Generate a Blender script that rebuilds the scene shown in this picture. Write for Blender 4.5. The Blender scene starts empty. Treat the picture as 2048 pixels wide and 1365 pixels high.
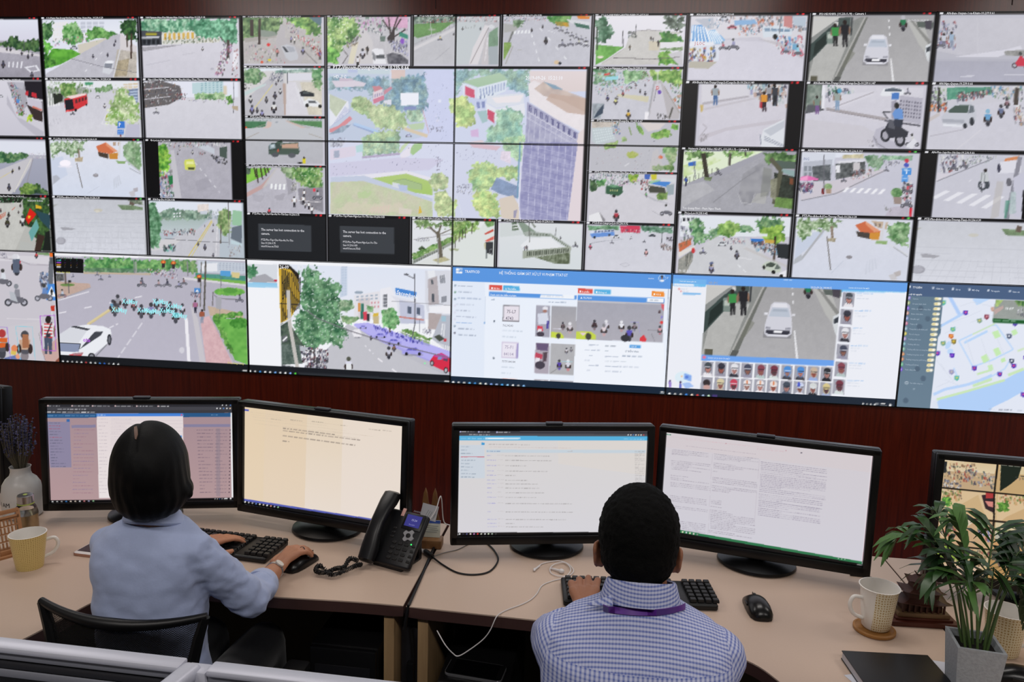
import bpy, bmesh, math, random
import numpy as np
from mathutils import Vector, Matrix, noise
from mathutils.bvhtree import BVHTree
SC = bpy.context.scene
COL = SC.collection

# ---------------------------------------------------------------- camera
FPX, YAW, PITCH, ROLL = 1500.0, -0.11969, 0.14783, 0.02866
CAM = np.array([3.78099, -3.496, 1.71])
def _basis():
    cy, sy, cp, sp, cr, sr = (math.cos(YAW), math.sin(YAW), math.cos(PITCH), math.sin(PITCH), math.cos(ROLL), math.sin(ROLL))
    f = np.array([sy*cp, cy*cp, -sp]); r = np.array([cy, -sy, 0.0]); u = np.cross(r, f)
    return r*cr + u*sr, -r*sr + u*cr, f
CR, CU, CF = _basis()
cam_data = bpy.data.cameras.new('camera'); cam = bpy.data.objects.new('camera', cam_data); COL.objects.link(cam)
cam_data.sensor_fit = 'HORIZONTAL'; cam_data.sensor_width = 36.0; cam_data.lens = FPX/2048*36.0
cam_data.clip_start = 0.05; cam_data.clip_end = 60
cam.matrix_world = Matrix(((CR[0], CU[0], -CF[0], CAM[0]), (CR[1], CU[1], -CF[1], CAM[1]), (CR[2], CU[2], -CF[2], CAM[2]), (0, 0, 0, 1)))
SC.camera = cam
SC.view_settings.view_transform = 'Standard'
SC.view_settings.look = 'None'
SC.view_settings.gamma = 1.0
SC.view_settings.use_curve_mapping = False
SC.view_settings.exposure = 0.0
SC.cycles.use_denoising = True
SC.cycles.max_bounces = 6
SC.cycles.diffuse_bounces = 3
SC.cycles.glossy_bounces = 3
SC.cycles.transparent_max_bounces = 12
SC.cycles.sample_clamp_indirect = 4.0

# ---------------------------------------------------------------- world and ceiling light
world = bpy.data.worlds.new('world'); SC.world = world; world.use_nodes = True
world.node_tree.nodes['Background'].inputs[0].default_value = (0.9, 0.92, 1.0, 1)
world.node_tree.nodes['Background'].inputs[1].default_value = 0.02
CEIL_Z = 3.05
LIGHTS = [(1.9, -1.15), (4.1, -1.15), (6.3, -1.15), (1.9, -3.9), (4.1, -3.9), (6.3, -3.9)]
LIGHT_POWER = [11.5, 11.5, 11.5, 24, 24, 24]
LIGHT_COL = (1.0, 0.95, 0.91)
for (lx, ly), pw in zip(LIGHTS, LIGHT_POWER):
    ld = bpy.data.lights.new('ceiling_lamp_light', 'AREA'); ld.shape = 'RECTANGLE'; ld.size = 1.1; ld.size_y = 0.26
    ld.energy = pw; ld.color = LIGHT_COL
    lo = bpy.data.objects.new('ceiling_lamp_light', ld); COL.objects.link(lo); lo.location = (lx, ly, CEIL_Z-0.035)

# pixel of the photograph -> a point of the place
def ray(x, y): return CF + CR*((x-1024)/FPX) + CU*((682.5-y)/FPX)
def onz(x, y, z):
    d = ray(x, y); return Vector(CAM + d*((z-CAM[2])/d[2]))
def at(x, y, Y):
    d = ray(x, y); return Vector(CAM + d*((Y-CAM[1])/d[1]))
def proj(P):
    d = np.array(P)-CAM; w = d@CF
    return 1024+FPX*(d@CR)/w, 682.5-FPX*(d@CU)/w, w
PW, PH, TOPZ = 1.022, 0.565166, CAM[2]+0.9506   # video wall panel pitch and the wall's top edge
# ---------------------------------------------------------------- helpers
def lin(c):
    if isinstance(c, str):
        if len(c) == 3: c = ''.join(k*2 for k in c)
        c = tuple(int(c[i:i+2], 16)/255 for i in (0, 2, 4))
    return tuple(x/12.92 if x <= .04045 else ((x+.055)/1.055)**2.4 for x in c[:3])
MATS = {}
def mat(name, col, rough=.5, metal=0., noise_amt=0., noise_scale=40., bump=0., emit=None, emit_s=0., trans=0., alpha=1., spec=.5, ior=1.45, sheen=0., stretch=None, coat=0.):
    if name in MATS: return MATS[name]
    m = bpy.data.materials.new(name); m.use_nodes = True; nt = m.node_tree; b = nt.nodes['Principled BSDF']
    c = lin(col); b.inputs['Base Color'].default_value = (*c, 1); b.inputs['Roughness'].default_value = rough
    b.inputs['Metallic'].default_value = metal; b.inputs['Specular IOR Level'].default_value = spec; b.inputs['IOR'].default_value = ior
    b.inputs['Transmission Weight'].default_value = trans; b.inputs['Alpha'].default_value = alpha
    b.inputs['Sheen Weight'].default_value = sheen; b.inputs['Coat Weight'].default_value = coat
    if emit: b.inputs['Emission Color'].default_value = (*lin(emit), 1); b.inputs['Emission Strength'].default_value = emit_s
    if noise_amt or bump:
        tc = nt.nodes.new('ShaderNodeTexCoord'); n = nt.nodes.new('ShaderNodeTexNoise'); n.inputs['Scale'].default_value = noise_scale; n.inputs['Detail'].default_value = 4
        src = tc.outputs['Object']
        if stretch:
            mp = nt.nodes.new('ShaderNodeMapping'); mp.inputs['Scale'].default_value = stretch; nt.links.new(src, mp.inputs[0]); src = mp.outputs[0]
        nt.links.new(src, n.inputs['Vector'])
        if noise_amt:
            r = nt.nodes.new('ShaderNodeMix'); r.data_type = 'RGBA'
            r.inputs[6].default_value = (*[x*(1-noise_amt) for x in c], 1); r.inputs[7].default_value = (*[min(1, x*(1+noise_amt)) for x in c], 1)
            nt.links.new(n.outputs['Fac'], r.inputs[0]); nt.links.new(r.outputs[2], b.inputs['Base Color'])
        if bump:
            bp = nt.nodes.new('ShaderNodeBump'); bp.inputs['Strength'].default_value = bump; bp.inputs['Distance'].default_value = .002
            nt.links.new(n.outputs['Fac'], bp.inputs['Height']); nt.links.new(bp.outputs[0], b.inputs['Normal'])
    MATS[name] = m; return m

def link(name, me, m=None, parent=None, smooth=True):
    o = bpy.data.objects.new(name, me); COL.objects.link(o)
    if m is not None:
        for k in (m if isinstance(m, (list, tuple)) else [m]): me.materials.append(k)
    if parent is not None: o.parent = parent; o.matrix_parent_inverse = parent.matrix_world.inverted()
    return o
def shade(me, angle=40):
    me.polygons.foreach_set('use_smooth', [True]*len(me.polygons)); me.set_sharp_from_angle(angle=math.radians(angle))
def tag(o, label, cat, group=None):
    o['label'] = label; o['category'] = cat
    if group: o['group'] = group
    return o
def thing(name, label, cat, loc=(0, 0, 0), rotz=0., group=None):
    o = bpy.data.objects.new(name, None); COL.objects.link(o); o.empty_display_size = .05
    o.location = loc; o.rotation_euler = (0, 0, rotz); o.matrix_world = Matrix.Translation(loc) @ Matrix.Rotation(rotz, 4, 'Z')
    return tag(o, label, cat, group)
ICO = {}
class MB:
    """collects shapes; build() links them as one mesh object"""
    def __init__(s): s.bm = bmesh.new(); s.mi = 0
    def _add(s, verts, faces, M=None):
        vs = [s.bm.verts.new(M @ Vector(v) if M is not None else Vector(v)) for v in verts]; fs = []
        for f in faces:
            try:
                q = s.bm.faces.new([vs[i] for i in f]); q.material_index = s.mi; fs.append(q)
            except ValueError: pass
        return vs, fs
    def box(s, c, d, M=None, bevel=0., seg=2, taper=None):
        x, y, z = [k/2 for k in d]; tx, ty = taper or (1, 1)
        vs = [(c[0]+sx*x*(tx if sz > 0 else 1), c[1]+sy*y*(ty if sz > 0 else 1), c[2]+sz*z) for sz in (-1, 1) for sx, sy in ((-1, -1), (1, -1), (1, 1), (-1, 1))]
        v, f = s._add(vs, [(3, 2, 1, 0), (4, 5, 6, 7), (0, 1, 5, 4), (1, 2, 6, 5), (2, 3, 7, 6), (3, 0, 4, 7)], M)
        if bevel:
            es = {e for q in f for e in q.edges}
            r = bmesh.ops.bevel(s.bm, geom=list(es), offset=bevel, segments=seg, affect='EDGES', profile=.5)
            for q in r['faces']: q.material_index = s.mi
        return s
    def prism(s, pts, z0, z1, M=None, bevel=0., seg=2):
        n = len(pts); v, f = s._add([(p[0], p[1], z) for z in (z0, z1) for p in pts], [tuple(range(n))[::-1], tuple(range(n, 2*n))] + [(i, (i+1) % n, n+(i+1) % n, n+i) for i in range(n)], M)
        if bevel:
            es = [e for e in f[1].edges] + [e for e in f[0].edges]
            r = bmesh.ops.bevel(s.bm, geom=es, offset=bevel, segments=seg, affect='EDGES', profile=.5)
            for q in r['faces']: q.material_index = s.mi
        return s
    def lathe(s, prof, n=32, M=None, sx=1., sy=1., caps=True):
        vs = [(r*math.cos(2*math.pi*i/n)*sx, r*math.sin(2*math.pi*i/n)*sy, z) for r, z in prof for i in range(n)]
        fs = [(k*n+i, k*n+(i+1) % n, (k+1)*n+(i+1) % n, (k+1)*n+i) for k in range(len(prof)-1) for i in range(n)]
        if caps: fs += [tuple(range(n))[::-1], tuple((len(prof)-1)*n+i for i in range(n))]
        s._add(vs, fs, M); return s
    def tube(s, pts, r, n=8, caps=True, M=None):
        pts = [Vector(p) for p in pts]; m = len(pts); rs = r if isinstance(r, (list, tuple)) else [r]*m
        vs = []; prev = None
        for i, p in enumerate(pts):
            t = (pts[min(i+1, m-1)]-pts[max(i-1, 0)])
            t = t.normalized() if t.length > 1e-9 else Vector((0, 0, 1))
            a = prev - t*prev.dot(t) if prev is not None else t.orthogonal()
            if a.length < 1e-6: a = t.orthogonal()
            a.normalize(); prev = a; b = t.cross(a)
            vs += [p + (a*math.cos(2*math.pi*k/n)+b*math.sin(2*math.pi*k/n))*rs[i] for k in range(n)]
        fs = [(i*n+k, i*n+(k+1) % n, (i+1)*n+(k+1) % n, (i+1)*n+k) for i in range(m-1) for k in range(n)]
        if caps: fs += [tuple(range(n))[::-1], tuple((m-1)*n+k for k in range(n))]
        s._add(vs, fs, M); return s
    def loft(s, rings, caps=True, M=None):
        n = len(rings[0]); m = len(rings)
        fs = [(i*n+k, i*n+(k+1) % n, (i+1)*n+(k+1) % n, (i+1)*n+k) for i in range(m-1) for k in range(n)]
        if caps: fs += [tuple(range(n))[::-1], tuple((m-1)*n+k for k in range(n))]
        s._add([v for r in rings for v in r], fs, M); return s
    def ball(s, c, r, M=None, sub=2, rot=None):
        r = r if isinstance(r, (list, tuple)) else (r, r, r)
        T = Matrix.Translation(c) @ (rot.to_matrix().to_4x4() if rot is not None else Matrix.Identity(4)) @ Matrix.Diagonal((*r, 1))
        if M is not None: T = M @ T
        if sub not in ICO:
            g = bmesh.new(); bmesh.ops.create_icosphere(g, subdivisions=sub, radius=1); g.verts.ensure_lookup_table(); ICO[sub] = ([v.co.copy() for v in g.verts], [tuple(v.index for v in f.verts) for f in g.faces]); g.free()
        s._add(*ICO[sub], T); return s
    def quad(s, a, b, c, d): s._add([a, b, c, d], [(0, 1, 2, 3)]); return s
    def mesh(s, name, smooth=40, recalc=True):
        if recalc: bmesh.ops.recalc_face_normals(s.bm, faces=s.bm.faces)
        me = bpy.data.meshes.new(name); s.bm.to_mesh(me); s.bm.free()
        if smooth: shade(me, smooth)
        return me
    def build(s, name, m, parent=None, smooth=40, recalc=True): return link(name, s.mesh(name, smooth, recalc), m, parent)
def spline(pts, n=8):
    """Catmull-Rom through points"""
    P = [Vector(p) for p in pts]; P = [P[0]*2-P[1]] + P + [P[-1]*2-P[-2]]; out = []
    for i in range(1, len(P)-2):
        for k in range(n):
            t = k/n; a, b, c, d = P[i-1:i+3]
            out.append(.5*((2*b)+(c-a)*t+(2*a-5*b+4*c-d)*t*t+(3*b-a-3*c+d)*t**3))
    out.append(P[-2]); return out
def rrect(w, h, r, n=5):
    return [(sx*(w/2-r)+r*math.cos(a0+k*math.pi/2/n), sy*(h/2-r)+r*math.sin(a0+k*math.pi/2/n)) for sx, sy, a0 in ((1, 1, 0), (-1, 1, math.pi/2), (-1, -1, math.pi), (1, -1, 1.5*math.pi)) for k in range(n+1)]
def remesh(mb, name, voxel, smooth_it=4, fac=.5):
    """melts overlapping shapes into one continuous skin"""
    me = bpy.data.meshes.new(name); mb.bm.to_mesh(me); mb.bm.free()
    o = bpy.data.objects.new(name, me); COL.objects.link(o)
    md = o.modifiers.new('r', 'REMESH'); md.mode = 'VOXEL'; md.voxel_size = voxel; md.use_smooth_shade = True
    if smooth_it:
        sm = o.modifiers.new('s', 'SMOOTH'); sm.iterations = smooth_it; sm.factor = fac
    dg = bpy.context.evaluated_depsgraph_get(); ev = o.evaluated_get(dg)
    out = bpy.data.meshes.new_from_object(ev); bpy.data.objects.remove(o); bpy.data.meshes.remove(me)
    out.name = name; out.polygons.foreach_set('use_smooth', [True]*len(out.polygons)); return out
def chain(mb, pts, step=.35, sub=2):
    """tapered limb: points (x, y, z, radius)"""
    for a, b in zip(pts[:-1], pts[1:]):
        A, B = Vector(a[:3]), Vector(b[:3]); L = (B-A).length; n = max(1, int(L/(min(a[3], b[3])*step)))
        for k in range(n+1):
            t = k/n; mb.ball(A.lerp(B, t), a[3]+(b[3]-a[3])*t, sub=sub)
FONT_MESH = {}
def text_mesh(txt, size=1., align='LEFT', bold=0.):
    cu = bpy.data.curves.new('txt', 'FONT'); cu.body = txt; cu.size = size; cu.resolution_u = 1; cu.offset = bold*size; cu.align_x = align
    o = bpy.data.objects.new('txt', cu); COL.objects.link(o)
    bpy.context.view_layer.update()
    dg = bpy.context.evaluated_depsgraph_get()
    me = bpy.data.meshes.new_from_object(o.evaluated_get(dg)); bpy.data.objects.remove(o); bpy.data.curves.remove(cu); return me
def emat(name, col, s=1.):
    if name in MATS: return MATS[name]
    m = mat(name, '050505', .5, emit=col, emit_s=s); m.cycles.emission_sampling = 'NONE'; return m
# ---------------------------------------------------------------- pictures shown on the screens
class Painter:
    """draws a screen's picture into a grid of colours; the grid becomes a mesh whose vertices carry them"""
    def __init__(s, H, w, h, ss=2, seed=1):
        s.H = np.array(H, float); s.w, s.h, s.ss = w, h, ss; s.W, s.Hh = w*ss, h*ss
        s.a = np.zeros((s.Hh, s.W, 3), np.float32); s.rng = np.random.default_rng(seed); s.nz = {}
        s.clip = (0, 0, s.W, s.Hh); s.S(0, 0, 1)
    def S(s, x0, y0, k): s.x0, s.y0, s.kk = x0, y0, k
    def tr(s, P):
        P = np.asarray(P, float).reshape(-1, 2)/s.kk + (s.x0, s.y0)
        q = np.c_[P, np.ones(len(P))] @ s.H.T
        return q[:, :2]/q[:, 2:3]
    def scale(s, P):
        c = np.asarray(P, float).reshape(-1, 2).mean(0); a = s.tr([c, c+(1, 0)]); return np.hypot(*(a[1]-a[0]))
    def n(s, sc):
        if sc not in s.nz:
            gh, gw = int(s.Hh/sc)+3, int(s.W/sc)+3; g = s.rng.random((gh, gw)).astype(np.float32)
            y = np.arange(s.Hh)/sc; x = np.arange(s.W)/sc; yi = y.astype(int); xi = x.astype(int); fy = (y-yi)[:, None]; fx = (x-xi)[None]
            fy = fy*fy*(3-2*fy); fx = fx*fx*(3-2*fx)
            s.nz[sc] = ((g[yi][:, xi]*(1-fx)+g[yi][:, xi+1]*fx)*(1-fy)+(g[yi+1][:, xi]*(1-fx)+g[yi+1][:, xi+1]*fx)*fy).astype(np.float32)
        return s.nz[sc]
    @staticmethod
    def C(c):
        if not isinstance(c, str): return np.array(c, np.float32)
        if len(c) == 3: c = ''.join(k*2 for k in c)
        return np.array([int(c[i:i+2], 16)/255 for i in (0, 2, 4)], np.float32)
    def raw(s, q, rag=0.):
        x0 = max(s.clip[0], int(q[:, 0].min()-rag-1)); y0 = max(s.clip[1], int(q[:, 1].min()-rag-1)); x1 = min(s.clip[2], int(q[:, 0].max()+rag+2)); y1 = min(s.clip[3], int(q[:, 1].max()+rag+2))
        if x1 <= x0 or y1 <= y0: return None
        Y, X = np.mgrid[y0:y1, x0:x1].astype(np.float32); X += .5; Y += .5
        if rag:
            X += (s.n(5)[y0:y1, x0:x1]-.5)*2*rag; Y += (np.roll(s.n(5), 37, 1)[y0:y1, x0:x1]-.5)*2*rag
            X += (s.n(2)[y0:y1, x0:x1]-.5)*rag*.8; Y += (np.roll(s.n(2), 37, 1)[y0:y1, x0:x1]-.5)*rag*.8
        m = np.zeros(X.shape, bool); n = len(q)
        for i in range(n):
            ax, ay = q[i]; bx, by = q[(i+1) % n]
            if ay == by: continue
            c = ((ay <= Y) != (by <= Y)) & (X < (bx-ax)*(Y-ay)/(by-ay)+ax); m ^= c
        return m, slice(y0, y1), slice(x0, x1)
    def put(s, r, col, a=1.):
        if r is None: return
        m, ys, xs = r; R = s.a[ys, xs]
        if isinstance(col, np.ndarray) and col.ndim == 3: R[m] = R[m]*(1-a)+col[m]*a
        else: R[m] = R[m]*(1-a)+s.C(col)*a
    def field(s, r, c, c2=None, tex=0., mix=None, sc=3):
        m, ys, xs = r; h, w = m.shape; f = np.empty((h, w, 3), np.float32); f[:] = s.C(c)
        if c2 is not None:
            t = np.linspace(0, 1, h)[:, None, None]; f[:] = s.C(c)*(1-t)+s.C(c2)*t
        if mix is not None:
            v = np.clip((s.n(sc)[ys, xs]*.5+s.n(sc*2.3)[ys, xs]*.5-.5)*2.+.55, 0, 1)[..., None]; f = f*(1-v)+s.C(mix)*v
        if tex: f *= 1+((s.n(2)[ys, xs]*.5+s.n(9)[ys, xs]*.5)[..., None]-.5)*2*tex
        return np.clip(f, 0, 1)
    # primitives -------------------------------------------------
    def pts(s, P):
        return [float(v) for v in P.split()] if isinstance(P, str) else P
    def p(s, c, P, a=1., rag=0, tex=0., c2=None, mix=None, sc=3):
        P = s.pts(P); q = s.tr(P); k = s.scale(P); r = s.raw(q, rag*k)
        if r is not None: s.put(r, s.field(r, c, c2, tex, mix, sc), a)
    def e(s, c, x, y, rx, ry=None, a=1., rot=0., **kw):
        ry = ry or rx; t = np.linspace(0, 2*np.pi, 18, endpoint=False); X = rx*np.cos(t); Y = ry*np.sin(t); cr, sr = math.cos(rot), math.sin(rot)
        s.p(c, np.c_[x+X*cr-Y*sr, y+X*sr+Y*cr].ravel(), a, **kw)
    def l(s, c, w, P, a=1.):
        P = np.asarray(s.pts(P), float).reshape(-1, 2)
        for u, v in zip(P[:-1], P[1:]):
            d = v-u; L = np.hypot(*d)
            if L < 1e-6: continue
            nrm = np.array([-d[1], d[0]])/L*w/2; s.p(c, np.r_[u+nrm, v+nrm, v-nrm, u-nrm], a)
    def dash(s, c, w, P, on, off):
        P = np.asarray(s.pts(P), float).reshape(-1, 2); d = P[1]-P[0]; L = np.hypot(*d); t = 0
        while t < L:
            s.l(c, w, [*(P[0]+d*t/L), *(P[0]+d*min(1, (t+on)/L))]); t += on+off
    def f(s, P, c='2f5a34', c2='8fb86a', rag=14, sc=4, hi=None, a=1.):
        s.p(c, P, a, rag=rag, mix=c2, sc=sc, tex=.25)
        if hi:
            q = s.tr(s.pts(P)); r = s.raw(q, rag*s.scale(s.pts(P)))
            if r is not None:
                m, ys, xs = r; m = m & (s.n(3)[ys, xs]+s.n(2)[ys, xs]*.4 > 1.02); s.put((m, ys, xs), hi, .75)
    def fe(s, x, y, rx, ry, **kw):
        t = np.linspace(0, 2*np.pi, 14, endpoint=False); s.f(np.c_[x+rx*np.cos(t), y+ry*np.sin(t)].ravel().tolist(), **kw)
    def inside(s, P, n):
        P = np.asarray(s.pts(P), float).reshape(-1, 2); out = []
        while len(out) < n:
            x, y = P.min(0)+s.rng.random(2)*(P.max(0)-P.min(0)); c = False
            for i in range(len(P)):
                a, b = P[i], P[(i+1) % len(P)]
                if (a[1] <= y) != (b[1] <= y) and x < (b[0]-a[0])*(y-a[1])/(b[1]-a[1])+a[0]: c = not c
            if c: out.append((x, y))
        return sorted(out, key=lambda v: v[1])
    def k(s, P, n, sz, cols='222 444 d8d8e0 934 357 b55', a=.75):
        cols = cols.split(); sz *= .5
        for x, y in s.inside(P, int(n*2.2)):
            z = sz*(.5+s.rng.random()*.8); c = cols[s.rng.integers(len(cols))]; wd = z*(.35+s.rng.random()*.5)
            s.p(c, [x-wd/2, y-z/2, x+wd*.4, y-z*.6, x+wd/2, y+z*.4, x-wd*.3, y+z/2], a)
    def m(s, x, y, h, shirt='dcdce6', bike='3a3a42', helm='45454c', lean=0):
        """rider on a motorbike, wheels at y"""
        s.e(bike, x, y-.14*h, .12*h, .17*h); s.e(bike, x+lean*.22*h, y-.1*h, .1*h, .13*h); s.e('55555e', x+.02*h, y-.3*h, .17*h, .12*h)
        s.p(shirt, [x-.15*h, y-.32*h, x-.17*h, y-.62*h, x+.17*h, y-.62*h, x+.15*h, y-.32*h]); s.e('3a2e2c', x-.17*h, y-.34*h, .07*h, .15*h); s.e('3a2e2c', x+.17*h, y-.34*h, .07*h, .15*h)
        s.e(helm, x, y-.76*h, .12*h, .13*h)
    def ms(s, x, y, h, shirt='999', bike='2a2a30', fl=1, helm='444'):
        """motorbike seen from the side"""
        for dx in (-.34, .34): s.e(bike, x+dx*h, y-.15*h, .16*h, .16*h); s.e('b8b8c4', x+dx*h, y-.15*h, .09*h, .09*h)
        s.p('6a6a74', [x-.36*h, y-.2*h, x-.1*h, y-.42*h, x+.3*h, y-.36*h, x+.36*h, y-.16*h, x, y-.1*h])
        s.p(shirt, [x-.1*h, y-.4*h, x-.05*h*fl, y-.72*h, x+.14*h, y-.7*h, x+.18*h, y-.38*h]); s.e(helm, x-.0*h, y-.84*h, .1*h, .11*h)
    def w_(s, x, y, h, shirt='ccc', pants='333', skin='8a6a58'):
        s.p(pants, [x-.1*h, y-.48*h, x-.09*h, y, x-.02*h, y, x, y-.3*h, x+.03*h, y, x+.1*h, y, x+.11*h, y-.48*h])
        s.p(shirt, [x-.14*h, y-.46*h, x-.16*h, y-.8*h, x+.16*h, y-.8*h, x+.14*h, y-.46*h]); s.e(skin, x-.17*h, y-.6*h, .03*h, .15*h); s.e(skin, x+.17*h, y-.6*h, .03*h, .15*h)
        s.e('2c2422', x, y-.89*h, .075*h, .09*h)
    def car(s, x, y, w, c='e8e8f0', fl=1, dark='3a3e48'):
        """car from the side, wheels on y"""
        h = w*.36; X = lambda v: x+fl*v*w
        q = lambda *v: [k for a, b in zip(v[::2], v[1::2]) for k in (X(a), y-b*h)]
        s.e('8a8a94', x, y, w*.5, h*.12, .6); s.p(c, q(-.5, .15, -.5, .5, -.3, .58, -.18, 1, .2, 1, .36, .58, .5, .5, .5, .15)); s.p(dark, q(-.26, .58, -.15, .92, .0, .92, .0, .58)); s.p(dark, q(.03, .58, .03, .92, .18, .92, .3, .58))
        for v in (-.3, .3): s.e('222228', X(v), y-.15*h, h*.2, h*.22)
    def wg(s, Q, nx, ny, c, fx=.5, fy=.5, a=1.):
        Q = np.asarray(s.pts(Q), float).reshape(4, 2); B = lambda u, v: (Q[0]*(1-u)+Q[1]*u)*(1-v)+(Q[3]*(1-u)+Q[2]*u)*v
        for i in range(nx):
            for j in range(ny):
                u0, u1 = (i+.5-fx/2)/nx, (i+.5+fx/2)/nx; v0, v1 = (j+.5-fy/2)/ny, (j+.5+fy/2)/ny
                s.p(c, np.r_[B(u0, v0), B(u1, v0), B(u1, v1), B(u0, v1)], a)
    def zebra(s, Q, n, c='e8e8f0', fill=.5): s.wg(Q, n, 1, c, fill, 1)
    def lines(s, x0, y0, x1, y1, n, c='8c8c94', w=3, sk=.0, a=.8, full=1.):
        """rows of unreadable small print; sk = drop per unit x"""
        for i in range(n):
            y = y0+(y1-y0)*i/max(1, n-1); x = x0; end = x0+(x1-x0)*(full if s.rng.random() < .7 else full*(.3+.6*s.rng.random()))
            while x < end:
                L = w*(1.5+s.rng.random()*5); b = min(end, x+L); s.l(c, w, [x, y+sk*(x-x0), b, y+sk*(b-x0)], a*(.5+.5*s.rng.random())); x = b+w*1.1
    def icons(s, x0, y0, dx, dy, n, r, cols='eee ddd 58c eee eca eee c55 eee 7ac ddd 7b7'):
        cols = cols.split()
        for i in range(n): s.e(cols[i % len(cols)], x0+dx*i, y0+dy*i, r, r)
    # out --------------------------------------------------------
    def grid_mesh(s, name, u0, v0, u1, v1, place):
        """the picture between two corners (grid units) as a mesh; place maps grid units to points"""
        b = s.a.reshape(s.h, s.ss, s.w, s.ss, 3).mean((1, 3)); b = np.where(b <= .04045, b/12.92, ((b+.055)/1.055)**2.4)
        i0, i1, j0, j1 = int(round(u0)), int(round(u1)), int(round(v0)), int(round(v1)); ni, nj = i1-i0, j1-j0
        xs = np.linspace(u0, u1, ni); ys = np.linspace(v0, v1, nj); c = b[j0:j1, i0:i1]
        P = place(*np.meshgrid(xs, ys)).reshape(-1, 3).astype(np.float32)
        idx = np.arange(ni*nj).reshape(nj, ni); Q = np.stack([idx[1:, :-1], idx[1:, 1:], idx[:-1, 1:], idx[:-1, :-1]], -1).reshape(-1)
        me = bpy.data.meshes.new(name); nf = (ni-1)*(nj-1); me.vertices.add(ni*nj); me.vertices.foreach_set('co', P.ravel()); me.loops.add(nf*4); me.loops.foreach_set('vertex_index', Q.astype(np.int32))
        me.polygons.add(nf); me.polygons.foreach_set('loop_start', np.arange(0, nf*4, 4, dtype=np.int32))
        at_ = me.color_attributes.new('picture', 'FLOAT_COLOR', 'POINT'); at_.data.foreach_set('color', np.concatenate([c, np.ones((nj, ni, 1))], -1).astype(np.float32).ravel())
        me.update(calc_edges=True); return me
def screen_mat(name, s=1., rough=.35):
    if name in MATS: return MATS[name]
    m = mat(name, '08080a', rough); nt = m.node_tree; a = nt.nodes.new('ShaderNodeVertexColor'); a.layer_name = 'picture'
    b = nt.nodes['Principled BSDF']; nt.links.new(a.outputs['Color'], b.inputs['Emission Color']); b.inputs['Emission Strength'].default_value = s
    m.cycles.emission_sampling = 'NONE'; return m
def homog(src, dst):
    A = []
    for (x, y), (u, v) in zip(src, dst): A += [[x, y, 1, 0, 0, 0, -u*x, -u*y, -u], [0, 0, 0, x, y, 1, -v*x, -v*y, -v]]
    A = np.array(A, float); sc = np.array([1e3, 1e3, 1, 1e3, 1e3, 1, 1e3, 1e3, 1]); h = np.linalg.svd(A/sc)[2][-1]/sc; return (h/h[8]).reshape(3, 3)
# ---------------------------------------------------------------- the room
def wood_mat(name, c1, c2, rough=.4, sc=(9, 9, .7)):
    m = bpy.data.materials.new(name); m.use_nodes = True; nt = m.node_tree; b = nt.nodes['Principled BSDF']; b.inputs['Roughness'].default_value = rough
    tc = nt.nodes.new('ShaderNodeTexCoord'); mp = nt.nodes.new('ShaderNodeMapping'); mp.inputs['Scale'].default_value = sc
    n = nt.nodes.new('ShaderNodeTexNoise'); n.inputs['Scale'].default_value = 6; n.inputs['Detail'].default_value = 6; n.inputs['Distortion'].default_value = .6
    r = nt.nodes.new('ShaderNodeValToRGB'); r.color_ramp.elements[0].position = .3; r.color_ramp.elements[1].position = .72
    r.color_ramp.elements[0].color = (*lin(c1), 1); r.color_ramp.elements[1].color = (*lin(c2), 1)
    nt.links.new(tc.outputs['Object'], mp.inputs[0]); nt.links.new(mp.outputs[0], n.inputs['Vector']); nt.links.new(n.outputs['Fac'], r.inputs[0]); nt.links.new(r.outputs[0], b.inputs['Base Color'])
    MATS[name] = m; return m
WOODWALL = wood_mat('mahogany_panelling', '46140c', '64200f', .28, (14, 14, .5))
X0, X1, YB = -1.4, 8.4, -7.0
BOTZ = TOPZ-3*PH
def structure(o): o['kind'] = 'structure'; return o
b = MB(); b.box(((X0+X1)/2, .06, BOTZ/2), (X1-X0, .12, BOTZ)); b.box(((X0+X1)/2, .06, (TOPZ+CEIL_Z)/2), (X1-X0, .12, CEIL_Z-TOPZ)); b.box((X0/2-.002, .06, (TOPZ+BOTZ)/2), (-X0-.004, .12, TOPZ-BOTZ)); b.box(((X1+6*PW)/2+.002, .06, (TOPZ+BOTZ)/2), (X1-6*PW-.004, .12, TOPZ-BOTZ))
b.box(((X0+X1)/2, .16, CEIL_Z/2), (X1-X0, .08, CEIL_Z))
structure(b.build('wall_front', WOODWALL))
# thin joints between the wood panels are real grooves' battens standing 1 mm proud
b = MB()
for x in (-.3, 2.97, 5.4, 7.6): b.box((x, -.0012, (TOPZ+CEIL_Z)/2+.01), (.003, .003, CEIL_Z-TOPZ-.03))
structure(b.build('trim_1', mat('joint', '2c0c08', .5)))
PAINT = mat('wall_paint', 'c9c2b8', .8, noise_amt=.04, noise_scale=3)
for nm, c, d in (('wall_left', (X0-.05, YB/2, CEIL_Z/2), (.1, -YB+.4, CEIL_Z)), ('wall_right', (X1+.05, YB/2, CEIL_Z/2), (.1, -YB+.4, CEIL_Z)), ('wall_back', ((X0+X1)/2, YB-.05, CEIL_Z/2), (X1-X0, .1, CEIL_Z))):
    structure(MB().box(c, d).build(nm, PAINT))
structure(MB().box(((X0+X1)/2, YB/2, CEIL_Z+.05), (X1-X0+.2, -YB+.4, .1)).build('ceiling', mat('ceiling_board', 'd8d6d2', .85, noise_amt=.05, noise_scale=60)))
structure(MB().box(((X0+X1)/2, YB/2, -.05), (X1-X0+.2, -YB+.4, .1)).build('floor', mat('carpet', '767a88', .95, noise_amt=.45, noise_scale=160, bump=.5)))
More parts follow.
